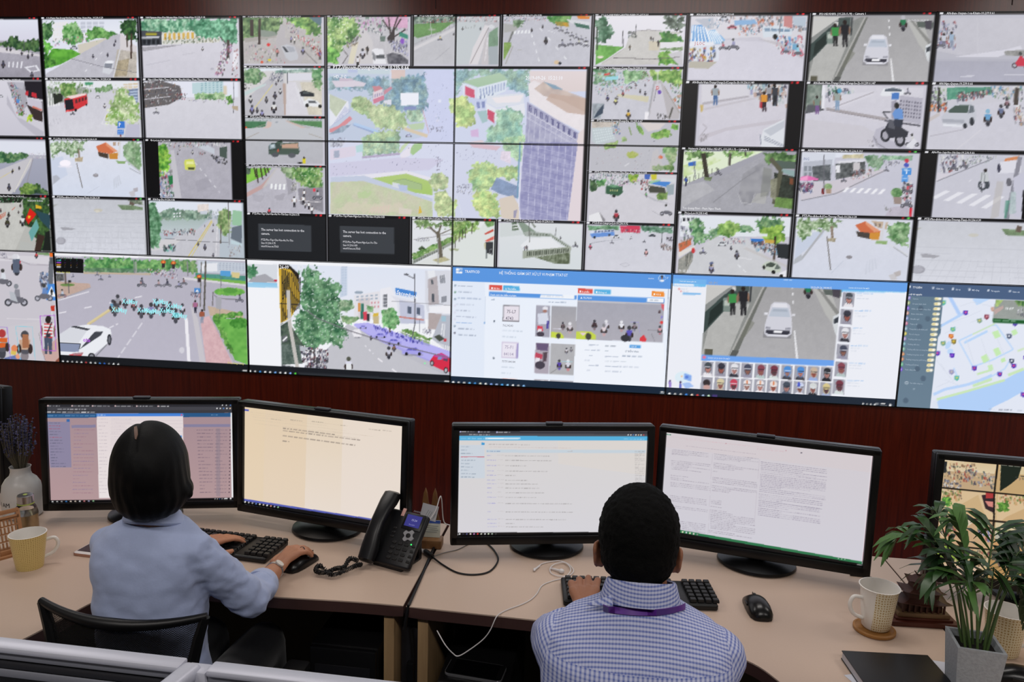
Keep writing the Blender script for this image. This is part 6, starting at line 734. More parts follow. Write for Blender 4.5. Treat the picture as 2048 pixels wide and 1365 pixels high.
big('b4_content',4, 5, 2.075, 2.935, CL, 'eef0f8');w.p('6ec0ec','72 70 348 84 340 142 70 132', c2='7cb8ee'); T(120, 98, 13, 'f0f8fe','Danh sách camera giám sát','b4_content');w.p('e8f0f8','78 110 246 118 245 132 78 126');w.lines(250, 122, 320, 125, 1, 'c8e4fa',7, .03);w.e('e88a8a',118, 162, 8);w.e('e88a8a',134, 181, 7);w.lines(130, 160, 212, 164, 1, '9aa8c0',7, .03);w.lines(146, 181, 208, 183, 1, 'a8b4c8',7, .03);w.p('8cc0ee','150 190 298 196 296 212 148 208')
car_scene([350, 82, 1475, 125, 1405, 752, 305, 702]);w.S(*CL); T(362, 115, 24, 'a8a8a6','HD-IPC','b4_content'); T(1212, 152, 22, 'f0f0f4','2019-09-26 14:04:15','b4_content')
w.p('6ea4ee','305 703 1405 750 1403 798 302 750');w.e('e07a9a',326, 724, 16, 13); T(352, 738, 16, 'd8e6fc','DANH SÁCH KHUÔN MẶT','b4_content')
HELM = ['4a5058','3c3c48','e4e4ea','4a4e60','8a4a58','7a3c4a','5090d8','5090d8','c8b4a0','33363c', None, 'd8cca8','c84a60','eae6e8','eae6e8','e8dcd8','4a5260','d0d8f0','d4d8d8','d8c890']
BODY = ['e8e4ea','9a98a8','3a3a44','9a98ac','b8c8c8','d8e0e0','4a4a52','4a4a52','9ab0e0','2c2e34','a8a8b4','c0b0a8','e8e4ea','ece8ee','ece8ee','ece8ee','5a6478','e0e0ea','2c2e36','a8b4d8']
def face(x0, y0, x1, y1, i):
    W_, H_ = x1-x0, y1-y0; sk = .03*W_; q = lambda u, v: (x0+u*W_-v*.1*W_, y0+v*H_+u*.07*H_); P = lambda *a: [k for u, v in zip(a[::2], a[1::2]) for k in q(u, v)]
    w.p('a4a4b0', P(0, 0, 1, 0, 1, 1, 0, 1));w.p(BODY[i], P(.15, 1, .2, .82, .4, .72, .7, .72, .9, .85, .95, 1)); x, y = q(.55, .5);w.e(('b8827a','9a5a50','b0807a','8a6258','94605a','5c4248','a07a74')[i % 7], x, y, .22*W_, .28*H_);w.e('3a2a2c', x, y-.02*H_, .16*W_, .03*H_, .8);w.e('7a4a48', x, y+.17*H_, .07*W_, .02*H_)
    h = HELM[i]
    if h: x, y = q(.55, .27);w.e(h, x, y, .32*W_, .22*H_);w.l(h, .05*W_, P(.3, .35, .32, .6, .5, .82));w.l(h, .05*W_, P(.82, .35, .8, .6, .62, .82));w.p('e8e8f0' if i % 3 == 0 else '2c2c34', P(.3, .34, .82, .34, .84, .4, .28, .4), .7)
    else: x, y = q(.5, .4);w.e('3a3234', x, y, .32*W_, .24*H_);w.e('c8a09a', x, y+.3*H_, .3*W_, .16*H_)
    if i in (13, 14, 15): x, y = q(.55, .22);w.e('d8743c', x, y, .06*W_, .16*H_)
    if i == 17: x, y = q(.45, .22);w.e('4a5ac8', x, y, .12*W_, .18*H_)
for r in range(2):
    for c in range(10):
        x = 300+c*110-r*7; y = 756+c*5+r*128;w.p('f6f6fa', [x-2, y-4, x+112, y, x+100, y+132, x-12, y+128], .6); face(x+8, y, x+104, y+118, r*10+c)
w.p('72c4ec','1475 120 2008 148 2000 185 1472 178', c2='6aaeee');w.e('e87a7a',1504, 140, 13); T(1530, 154, 15, 'd8f0fe','DANH SÁCH KHUÔN MẶT','b4_content');w.p('f2f6fc','1902 142 2000 148 1998 180 1900 174')
for i in range(7):
    x = 1482-i*16.5; y = 182+i*144; face(x, y, x+98, y+122, (0, 1, 2, 3, 4, 5, 6)[i]);w.lines(x+112, y+14, x+250, y+18, 1, '8cb8ea',8, .03);w.lines(x+114, y+34, x+215, y+58, 2, 'c4ccdc',7, .03, .6)
w.e('d8eef8',150, 890, 70, 50, .7);w.p('8ab0f0','160 855 222 875 218 925 156 905');w.e('5a80d8',180, 888, 15, 12);w.p('a8c4f4','140 940 200 930 240 965 170 985');w.p('6a70c8','117 940 137 945 135 1000 117 1000');w.e('5a4a70',128, 930, 9, 11);w.p('9a80d0','30 925 52 930 50 975 30 975');w.e('6a5a90',40, 920, 9, 10);w.e('f0c8a0',138, 882, 8)
big('b4_taskbar',4, 5, 2.935, 3, CL, '222c3a');w.icons(35, 1032, 46.5, 2.4, 9, 11, 'eee bbb bbb 48d edc c44 9ac cec a7e');w.p('4a3c78','392 1036 432 1040 430 1066 390 1062');w.icons(1645, 1112, 32, 3, 4, 8, 'ddd aaa ccc ddd');w.l('ddd',8, '1745 1112 1775 1114');w.l('ddd',8, '1790 1112 1830 1114');w.l('aaa',8, '1785 1130 1842 1133');w.e('eee',1870, 1125, 11)
big('b5_header',5, 6, 2, 2.11, CM_, '4c6284');w.e('dfe8f4',232, 112, 11, 12); T(254, 124, 24, 'f0f4fa','TTGSĐH','b5_header')
for x, y, s in ((442, 128, 'Cảnh báo'), (628, 136, 'Sự vụ'), (782, 142, 'Mở rộng'), (960, 150, 'Tài nguyên'), (1162, 158, 'Giám sát')): w.p('dfe6f2', [x, y-14, x+20, y-14, x+20, y+6, x, y+6], .8); T(x+30, y+6, 20, 'd0daea', s, 'b5_header')
big('b5_map',5, 6, 2.11, 3, CM_, 'e4e9f6');w.p('b4d2fa','430 1250 500 1170 800 1080 1100 990 1309 880 2600 300 2600 1400 430 1400');w.p('e4e9f6','1000 1240 1150 1170 1309 1080 2600 600 2600 1400 900 1400');w.p('dfe6f4','440 1180 480 1170 500 1250 430 1260');w.l('b4d0fa',34, '590 180 700 380');w.l('b8d4fa',24, '510 490 700 385 740 360');w.p('bcd8fb','820 235 900 195 1000 185 1000 225 860 290');w.p('b8d4fa','1065 195 1100 190 1120 220 1090 240');w.l('c0dafb',14, '690 620 990 480 1040 470 1200 700 1000 800 820 860 690 620');w.l('bcd8fb',22, '740 640 860 580 960 530');w.l('c4dcfb',14, '840 1040 980 960 1120 880 1170 800');w.l('bcd6fb',26, '450 1120 560 1070 760 1030 880 990 1000 940');w.e('c0dafb',590, 660, 24, 40, rot=.5);w.e('c0dafb',610, 720, 30, 26);w.l('c4dcfb',16, '640 870 670 940')
w.l('cfe6c0',12, '820 560 1030 460');w.l('cce8bc',22, '480 1165 760 1090 1120 985');w.l('cce8bc',20, '860 930 1000 890');w.l('cce8bc',26, '820 1040 1000 975');w.l('cce8bc',26, '1150 940 1300 880');w.l('d4e8c8',20, '1240 715 1309 690')
for P in ('1000 540 1060 520 1085 580 1030 600','1010 700 1060 680 1090 740 1040 765','895 770 950 740 980 800 920 830','1080 790 1120 775 1130 810 1090 825','960 850 1000 840 1015 890 970 895','1180 530 1225 510 1245 550 1200 575'): w.p('c8ecb4', P)
for P in ('620 450 760 400 900 340','800 450 1020 380','560 550 680 500','480 800 640 1000','900 600 1000 900','1050 600 1120 760','760 600 840 860','560 980 700 1040','700 300 820 260 1000 300','480 1050 600 1000','520 830 560 900'): w.l('d4dae8',4, P)
SH = ((756, 360, '5a3cb8','e05a9a'), (885, 435, '8aa890','d8c870'), (952, 400, '8a3c50','e0a0a8'), (635, 515, '6ab8a8','b0d870'), (618, 578, 'd8783c','f0b060'), (643, 630, '8a7a40','f0d040'), (543, 645, '7aa890','d8c870'), (490, 738, '5a3cb8','e05a9a'), (627, 758, '5a3cb8','9a5ae0'), (835, 878, '5a3cb8','e0507a'), (621, 912, '9a98c0','c8c0b8'), (670, 968, '5ab8a8','e0d860'), (1073, 932, '5a3cb8','e0507a'), (1162, 580, '44506c','e8ecf4'), (1185, 810, '44506c','e8ecf4'), (1204, 855, '5a3cb8','e0507a'), (1292, 1122, '5a3cb8','e05a9a'), (1015, 328, 'c8a090','e0b8a8'), (1218, 462, '5a48b0','7a6ad0'), (1318, 780, '5a3cb8','e05a9a'), (548, 268, '5ab8a8','c8d870'))
for x, y, c, c2 in SH: w.p(c, [x-23, y-22, x+23, y-22, x+22, y+10, x, y+25, x-22, y+10]);w.e(c2, x, y-4, 10, 9)
w.p('9aa09c','1036 236 1420 250 1420 430 1010 410', tex=.05);w.p('c8d890','1040 238 1110 240 1060 300 1036 305', mix='8ab060');w.p('c0a8a4','1025 330 1110 290 1110 320 1025 380');w.f('1215 245 1400 250 1400 320 1300 310 1230 290','3f6a3c','90b070', rag=10);w.zebra('1130 305 1210 308 1210 330 1125 330',5, 'e8eaec', .5);w.k('1220 330 1400 320 1400 420 1240 390',26, 36, 'e8e8ee 556 8a8a90 334');w.p('1c5c2c','1010 412 1420 432 1420 470 1008 450');w.lines(1020, 430, 1290, 445, 1, 'eef4ee',11, .04)
w.lines(970, 1255, 1015, 1256, 1, 'a8b0c0',10);w.lines(1060, 1262, 1185, 1266, 1, '6a7080',12);w.lines(1235, 1268, 1300, 1270, 1, 'a8b0c0',10);w.p('6a2c34','735 1272 780 1274 780 1282 735 1280')
w.p('647b8e','205 150 552 168 520 460 525 470 520 550 495 590 415 1260 80 1240', c2='6c8294');w.p('5c7488','500 450 525 470 520 550 497 570')
for x, y in ((335, 320), (400, 415), (322, 490), (300, 880), (355, 970), (190, 1175)): w.e('56697c', x, y, 26, 26)
T(212, 186, 22, 'f4f8fc','Loại tài nguyên','b5_map');w.l('c8d4e0',3, '208 195 545 206')
NM = ['Camera','Cơ quan hành chính','Điểm cấp nước công cộng','Khám chữa bệnh','Khuyến nghị','Trạm y tế','Trung tâm y tế thành phố','Trụ sở công an','Trường mầm non','Trường tiểu học','Trường tiểu học và trung học','Trường trung học cơ sở','Trường trung học phổ thông','Trường phổ thông','Trạm xăng dầu']
for i, s in enumerate(NM):
    y = 220+i*47.5; x = 222-i*5.6;w.e(('9a8ad8','a8b870','8a5ae0','c89080','8a98d0','d07a98','9ab8c8','d8c850','b098d0','80b8c0','88c0a0','e09050','e08850','70c890','7a4ae0')[i], x, y, 19, 18);w.e('f0f0f6', x, y, 8, 8, .8); T(x+32, y+8, 17, 'a8b8c8', s, 'b5_map'); X = 498-i*5.9; Y = y+9
    w.e('f0e6b8', X-20, Y, 14, 14);w.e('f0e6b8', X+18, Y, 14, 14);w.p('f0e6b8', [X-20, Y-14, X+18, Y-14, X+18, Y+14, X-20, Y+14]);w.e('fdfbf0', X+16, Y, 12, 12);w.l('c0a860',4, [X-22, Y, X-4, Y])
w.e('d0dae4',200, 1010, 15, 15);w.e('647b8e',200, 1010, 9, 9); T(222, 1020, 17, 'a8b8c8','Tìm kiếm nâng cao','b5_map');w.e('b8c8d4',267, 1067, 6)
rectw('101418',0, 0, 0, 0)
# ---------------------------------------------------------------- the video wall: eighteen panels, each with its pictures
def wplace(U, V): return np.stack([U/RX*PW, np.full_like(U, -.004), TOPZ-V/RY*PH], -1)
SCREEN = screen_mat('wall_picture', .97)
PANEL_LABEL = {
 (0, 0): 'top-left corner video wall panel, cut by the frame, riders under a pale sky', (1, 0): 'top-row video wall panel with a grassy avenue and a red coach', (2, 0): 'top-row video wall panel with a crowded market lane above a bridge full of motorbikes', (3, 0): 'top-row video wall panel with a curved tower and a riverside plaza',
 (4, 0): 'top-row video wall panel with a blue striped awning and a man on a parked scooter', (5, 0): 'top-right video wall panel with an empty square and a silver car with cyclists',
 (0, 1): 'middle-row video wall panel at the left edge with a red flag with yellow star', (1, 1): 'middle-row video wall panel with a yellow taxi and grey paving', (2, 1): 'middle-row video wall panel with a green tipper truck and two lost connection notices', (3, 1): 'middle-row video wall panel with stone balustrade terrace and a lower tower facade',
 (4, 1): 'middle-row video wall panel with a pink umbrella corner and an orange kiosk', (5, 1): 'middle-row video wall panel at the right with a cyclo by a zebra crossing',
 (0, 2): 'bottom-row video wall panel at the left edge with a man in a red striped shirt', (1, 2): 'bottom-row video wall panel with cyan tags over motorbikes and a white car', (2, 2): 'bottom-row video wall panel with a big tree and a violet parking strip', (3, 2): 'bottom-row video wall panel with a blue-topped web page of number plates',
 (4, 2): 'bottom-row video wall panel with rows of helmeted faces under a street view', (5, 2): 'bottom-row video wall panel at the right with a pale city map and grey side list'}
HOUSE = mat('panel_housing', '101012', .5); BEZEL = mat('panel_bezel', '0a0a0c', .35)
PANELS = {}
for (c, r), lab in PANEL_LABEL.items():
    x, z = (c+.5)*PW, TOPZ-(r+.5)*PH
    t = thing('video_wall_panel', lab, 'screen', (x, .05, z), 0, 'video wall panels'); PANELS[c, r] = t
    MB().box((x, .048, z), (PW-.003, .095, PH-.003)).build('housing', HOUSE, t)
    g = MB(); w_, h_ = PW-.0012, PH-.0012
    for bx, bz, dx, dz in ((0, h_/2-.0017, w_, .0034), (0, -h_/2+.0017, w_, .0034), (w_/2-.0017, 0, .0034, h_), (-w_/2+.0017, 0, .0034, h_)): g.box((x+bx, -.0035, z+bz), (dx, .008, dz))
    g.build('bezel', BEZEL, t)
NAMES = {'header': 'page_header', 'content': 'page_content', 'taskbar': 'taskbar', 'map': 'map_page', 'view': 'street_view'}
FEED_OF = {}
for key, (U0, V0, U1, V1) in TILES.items():
    for c in range(6):
        for r in range(3):
            a0, a1, b0, b1 = max(U0, c), min(U1, c+1), max(V0, r), min(V1, r+1)
            if a1-a0 < .02 or b1-b0 < .02: continue
            nm = next((v for k, v in NAMES.items() if key.endswith(k) and key[0] == 'b'), 'camera_feed')
            o = link(nm, w.grid_mesh(nm, a0*RX, b0*RY, a1*RX, b1*RY, wplace), SCREEN, PANELS[c, r])
            FEED_OF.setdefault(key, []).append((o, a0, b0, a1, b1))
CAPM = {}
for tx in TEXTS:
    key, U, V, h, c, s = tx[:6]; rot = tx[6] if len(tx) > 6 else 0
    fs = FEED_OF.get(key)
    if not fs: continue
    o = next((f[0] for f in fs if f[1] <= U < f[3] and f[2] <= V <= f[4]+.02), fs[0][0])
    me = text_mesh(s, h*.8/.70, 'LEFT', .02 if h > .02 else .008); me.transform(Matrix.Diagonal((.84, 1, 1, 1))); me.transform(Matrix.Translation((U*PW, -.0058, TOPZ-V*PH)) @ Matrix.Rotation(rot, 4, 'Y').inverted() @ Matrix.Rotation(math.pi/2, 4, 'X'))
    link('caption', me, emat('caption_'+c, c, .93), o)
w.a = None; w.nz = {}
# ---------------------------------------------------------------- monitors
MON = mat('monitor_black', '0a0a0b', .32, spec=.4)
def pose_fit(corners, Wm=.60, Hm=.36, z=.788, tilt=.045, x0=None, y0=-1.36, yaw0=0., use=(0, 1, 2, 3)):
    q = np.array([x0 if x0 is not None else onz((corners[2][0]+corners[3][0])/2, corners[3][1], z).x, y0, yaw0, z])
    def C(q):
        c, s = math.cos(q[2]), math.sin(q[2]); rt = np.array([c, s, 0]); n = np.array([-s, c, 0]); up = np.array([0, 0, 1])*math.cos(tilt)+n*math.sin(tilt); b = np.array([q[0], q[1], q[3]])
        return b-rt*Wm/2+up*Hm, b+rt*Wm/2+up*Hm, b+rt*Wm/2, b-rt*Wm/2
    def E(q):
        e = []; P = C(q)
        for i in use: a = proj(P[i]); e += [a[0]-corners[i][0], a[1]-corners[i][1]]
        return np.array(e+[(q[3]-z)*900])
    for _ in range(40):
        e = E(q); J = np.stack([(E(q+h)-e)/1e-5 for h in np.eye(4)*1e-5], 1); q = q-np.linalg.lstsq(J, e, rcond=None)[0]
    return q
SW, SH_ = .556, .313   # picture size
MONPIC = screen_mat('monitor_picture', .92, .3)
def monitor(lab, corners, scr, draw, base_px=None, use=(0, 1, 2, 3), yaw0=0., x0=None, tilt=.045, y0=-1.36, pose=None):
    q = pose if pose is not None else pose_fit(corners, use=use, yaw0=yaw0, x0=x0, tilt=tilt, y0=y0); x, y, yaw, z = q
    bx, by = (x-math.sin(yaw)*.055, y+math.cos(yaw)*.055)
    if base_px: v = onz(*base_px, DZ); bx, by = v.x, max(min(v.y, by+.02), by-.03)
    t = thing('computer_monitor', lab, 'monitor', (bx, by, DZ), yaw)
    T0 = Matrix.Translation((x, y, z)) @ Matrix.Rotation(yaw, 4, 'Z') @ Matrix.Rotation(-tilt, 4, 'X')   # local: x right, z up, -y towards the user
    Wm, Hm = .60, .36
    MB().box((0, .021, Hm/2), (Wm, .038, Hm), T0, bevel=.006, seg=3).build('back_shell', MON, t)
    g = MB(); bw = (Wm-SW)/2; tb = .019; bb = Hm-SH_-tb
    g.box((0, -.0025, Hm-tb/2), (Wm-.004, .012, tb-.002), T0, bevel=.003); g.box((0, -.0025, bb/2), (Wm-.004, .012, bb-.002), T0, bevel=.003)
    for s in (-1, 1): g.box((s*(Wm-bw)/2, -.0025, Hm/2), (bw-.001, .012, Hm-.004), T0, bevel=.003)
    g.build('bezel', MON, t)
    pnt = Painter(homog(scr, [(0, 0), (2*330, 0), (2*330, 2*186), (0, 2*186)]), 330, 186, seed=7); draw(pnt)
    def place(U, V):
        P = np.stack([(U/330-.5)*SW, np.full_like(U, .0005), bb+SH_*(1-V/186)], -1); M = np.array(T0); return P@M[:3, :3].T+M[:3, 3]
    link('display', pnt.grid_mesh('display', 0, 0, 330, 186, place), MONPIC, t)
    MB().box((.0, .01, Hm+.003), (.05, .02, .006), T0, bevel=.002).build('top_clip', mat('clip_grey', '3a3a42', .4), t)
    B0 = Matrix.Translation((bx, by, DZ)) @ Matrix.Rotation(yaw, 4, 'Z')
    MB().lathe([(0, 0), (.104, 0), (.110, .005), (.108, .012), (.08, .021), (.04, .026), (0, .027)], 48, B0, sx=1.03, sy=.92, caps=False).build('stand_base', MON, t)
    top = T0 @ Vector((0, .044, .17)); lo = B0 @ Vector((0, .03, .02))
    MB().tube([lo, lo.lerp(top, .5)+Vector((-math.sin(yaw), math.cos(yaw), 0))*.012, top], [.032, .028, .03], 16).build('stand_neck', MON, t)
    return t
def draw1(p):
    p.S(0, 770, 4.2667); p.p('a98f96', '380 180 1975 180 1975 1010 380 1010', c2='b79a9c'); p.p('2e2e34', '385 180 1960 175 1962 205 388 208'); p.p('45454c', '385 205 1962 200 1962 232 388 238'); p.p('3c3c42', '385 235 1962 228 1962 250 388 260'); p.p('2a5a8a', '388 262 1962 250 1962 284 390 296'); p.lines(400, 278, 800, 280, 1, '7aa4cc', 8); p.lines(1770, 268, 1900, 268, 1, '8ab0d4', 6)
    for x in (400, 600, 770, 960, 1140, 1320): p.lines(x, 197, x+145, 196, 1, 'e0e0e4', 7); p.e('f0d0d0', x, 196, 6)
    p.lines(480, 224, 715, 222, 1, 'e8e8ec', 8); p.lines(395, 248, 790, 244, 1, 'e4e4e8', 8, 0, 1); p.icons(1820, 213, 28, 0, 5, 6); p.icons(1865, 187, 34, 0, 3, 5)
    p.p('8f88a4', '395 328 585 328 605 705 428 708'); p.p('3a6cae', '556 306 582 306 584 328 558 328'); p.p('8a84a2', '598 356 800 352 800 376 600 380'); p.p('8a84a2', '1540 348 1935 344 1935 368 1540 372')
    for i in range(16): p.lines(410+i*2, 338+i*24, 500+i*4, 338+i*24, 1, 'b04a60' if i in (1, 2, 5) else '5a5a70', 6)
    for i in range(19): y = 395+i*29; p.lines(620, y, 800, y, 1, '6a62a0' if i % 2 else '8a5a74', 5, 0, .5, .95); p.lines(1650+i*2, y, 1790, y, 1, '6a5a6c', 6, 0, .7); p.lines(1810, y, 1910, y, 1, '6a5a6c', 6, 0, .6); p.e('3c3040', 1935, y, 5)
    p.p('857c8c', '1815 380 1850 380 1860 950 1825 950', .4)
    p.p('e8dcdd', '805 258 1533 255 1545 960 840 962', c2='efe6e6'); p.p('4a86dc', '803 258 1533 255 1533 280 804 284'); p.e('e05a78', 1519, 268, 7); p.lines(812, 272, 880, 271, 1, 'd8e6f8', 7)
    for i in range(22): y = 305+i*29; p.lines(822+i, y, 910, y, 1, 'b0a4b0', 5, 0, .6, .9); p.lines(930, y, 1100, y, 1, 'b8aab8', 4, 0, .6); p.l('d0c4cc', 2, [925, y+14, 1530, y+10])
    p.p('4a90d8', '1500 440 1525 440 1525 460 1500 460'); p.p('f2f2f4', '1936 250 1952 250 1972 960 1956 960')
    p.p('101014', '430 978 1975 962 1980 1010 435 1015'); p.icons(455, 992, 37.5, -.6, 10, 8, 'eee ccc aaa 48c edc dcb eee d88 aac 9c9'); p.icons(1815, 972, 20, 0, 4, 4); p.l('ddd', 7, '1890 970 1922 969'); p.l('bbb', 6, '1886 980 1926 979'); p.e('eee', 1948, 970, 8)
def draw2(p):
    p.S(440, 780, 4.137); p.p('ead8c0', '170 120 1530 340 1520 1180 190 940', c2='efe2d6'); p.p('e8cfae', '170 120 700 210 700 1000 190 900', .5, rag=0); p.p('f0e4dc', '1000 260 1530 350 1510 1180 1000 1080', .6); p.p('ecd6b4', '175 125 350 155 360 930 195 890', .4); p.p('5a62b8', '180 148 216 154 216 168 181 162')
    for i, (y, a) in enumerate(((176, 560), (196, 900), (215, 700), (240, 900), (270, 860))): p.lines(230+i*10, y, 230+a, y+a*.16, 1, 'd4c4b0', 4, .165, .6, .9)
    for k, (x, y) in enumerate(((400, 240), (560, 255), (740, 275), (980, 318), (1220, 362), (1340, 378))): p.lines(x, y, x+100, y+14, 1, '8a8278', 5, .155, .7)
    for i, (y, x1) in enumerate(((320, 1160), (340, 1150), (382, 1110), (425, 560))): p.lines(502, y, x1, y, 1, '8c8078', 8, .172 if i != 2 else .18, .85, 1); 
    p.lines(502, 328, 1140, 328, 1, 'b4a89a', 4, .172, .6); p.lines(800, 350, 1260, 350, 1, 'c4b4a4', 3, .165, .5)
    p.p('5a62b8', '200 878 1240 1098 1510 1152 1510 1168 1240 1116 202 896'); p.p('141416', '202 896 1510 1166 1510 1240 204 940'); p.icons(213, 905, 30, 6.5, 10, 7, 'eee bbb aaa 68c eed dcb eee d98 aac 9c9')
def draw3(p):
    p.S(880, 820, 3.791); p.p('dedad8', '130 170 1600 160 1590 960 120 960', c2='dcdae0'); p.p('e6dcd2', '900 230 1600 220 1590 500 900 420', .4); p.p('3a3a40', '138 184 1598 168 1597 190 138 206'); p.p('505056', '138 204 1597 188 1597 206 138 222')
    for x in (150, 290, 430): p.lines(x+8, 191, x+110, 190, 1, 'dcdce0', 6); p.e('c8c8f0', x, 191, 6)
    p.lines(215, 212, 375, 211, 1, 'e4e4e8', 6); p.icons(1445, 196, 20, 0, 7, 5)
    p.p('58b4e2', '138 222 1596 206 1594 236 138 256'); p.lines(150, 241, 330, 239, 1, 'a8d8f4', 8); p.l('e4f4fc', 11, '338 239 610 235'); p.l('58b4e2', 2, '338 239 610 235'); p.lines(1410, 228, 1570, 224, 1, 'b4def4', 6)
    p.p('d2dae4', '140 290 332 288 334 535 142 538'); p.p('4aa0d8', '310 270 335 270 335 288 310 288'); p.p('ccd8e2', '345 322 1580 308 1578 332 345 345')
    for i in range(10): p.lines(152, 303+i*25, 220+((i*37) % 50), 303+i*25, 1, 'c05a6a' if i == 3 else '8a98a8', 6, 0, .8)
    p.l('d06a78', 5, '152 377 332 376'); p.lines(365, 282, 680, 276, 1, 'b0a8a8', 6); p.lines(370, 302, 1000, 292, 1, 'c8b4b0', 5, 0, .5); p.lines(350, 334, 480, 330, 1, '7a94b8', 6); p.l('b8a8a8', 3, '970 326 1010 325')
    for i, (y, x1) in enumerate(((366, 830), (400, 850), (440, 655), (480, 815), (512, 685), (548, 660), (575, 740), (606, 755), (640, 785), (675, 805), (720, 1000), (782, 1010), (838, 950), (868, 705), (892, 825))): p.lines(350, y, 420, y, 1, '9a98d8', 5, 0, .7, 1); p.lines(430, y-4, 480, y-4, 1, 'c0b8b8', 5, 0, .5); p.lines(490, y, x1, y-3, 1, '9c9898', 5, -.005, .8, 1)
    p.lines(1492, 320, 1568, 540, 17, 'a8a4a4', 5, 0, .7)
    p.p('0c0c0e', '125 938 1590 918 1590 965 125 968'); p.icons(138, 948, 27.5, -.4, 11, 6, 'eee 334 558 edd c8c e44 ddc eee dec bcb 444')
def draw4(p):
    p.S(1300, 830, 3.9); p.p('d8d2d8', '60 130 1760 340 1650 1180 60 960', c2='d6d4de'); p.p('dcd0d2', '100 130 1760 340 1740 480 90 260', .5); p.p('2f7a58', '122 154 158 158 157 168 121 163'); p.l('e8eae8', 3, '128 160 152 163')
    p.lines(160, 180, 420, 205, 1, 'd4b8c0', 5, .1, .5); p.lines(230, 195, 980, 290, 1, 'dcb8c0', 6, .118, .5); p.lines(860, 285, 1180, 330, 1, 'd8b4bc', 7, .12, .5); p.lines(285, 255, 850, 320, 1, 'b0a4b0', 5, .13, .7); p.e('6a6470', 1210, 321, 8, 5); p.e('c89aa4', 612, 240, 5); p.e('c89aa4', 1090, 303, 5); p.l('c4bcc6', 2, '500 320 460 960'); p.l('c4bcc6', 2, '880 370 830 860')
    for y0, n, x1 in ((285, 3, 470), (320, 1, 300), (372, 6, 485), (492, 1, 410), (510, 2, 470), (550, 3, 480), (655, 4, 450), (735, 2, 460), (850, 6, 440)):
        for i in range(n): p.lines(165-(y0-285)*.05, y0+i*13.5, x1, 0, 1, '9a92a0', 4, .115, .85)
    for y0, n, x1 in ((322, 4, 872), (395, 4, 870), (460, 1, 540), (510, 4, 858), (575, 4, 855), (690, 3, 570), (740, 1, 570), (768, 12, 835), (930, 2, 810)):
        for i in range(n): p.lines(515-(y0-322)*.08, y0+i*13, x1, 0, 1, '9a92a0', 4, .125, .9)
    for y0, n, x1 in ((390, 7, 1400), (488, 7, 1390), (580, 4, 1385), (640, 5, 1360), (692, 4, 1340), (750, 5, 1340)):
        for i in range(n): p.lines(890-(y0-390)*.08, y0+i*13.5, x1, 0, 1, '948ca0', 4, .13, .9)
    p.p('e8e4ea', '1740 345 1753 350 1650 1150 1640 1150', .5); p.p('2f7a50', '200 925 1645 1148 1645 1168 200 946'); p.p('0c0c0e', '60 925 200 946 1645 1167 1645 1220 60 990'); p.icons(222, 940, 30, 4.6, 6, 7, 'eec eec dde eec edd 888'); p.icons(1470, 1128, 24, 3, 3, 4, 'cdc'); p.l('999', 7, '1605 1170 1640 1175'); p.S(1300, 830, 3.9); p.l('d8a0a8', 3, '1752 350 1648 1150')
def draw0(p):
    p.S(0, 770, 4.2667); p.p('e8d8b4', '-2000 -200 80 -200 80 1200 -2000 1200'); p.f('-2000 420 40 420 50 560 -2000 600', '2f4a34', '8a9a6a'); p.p('d8c4a0', '-2000 640 60 620 60 740 -2000 740')
    for y in (300, 610, 750, 880): p.l('5ac0b0', 14, [-2000, y-300, 60, y])
    p.e('3a1418', 0, 575, 12)
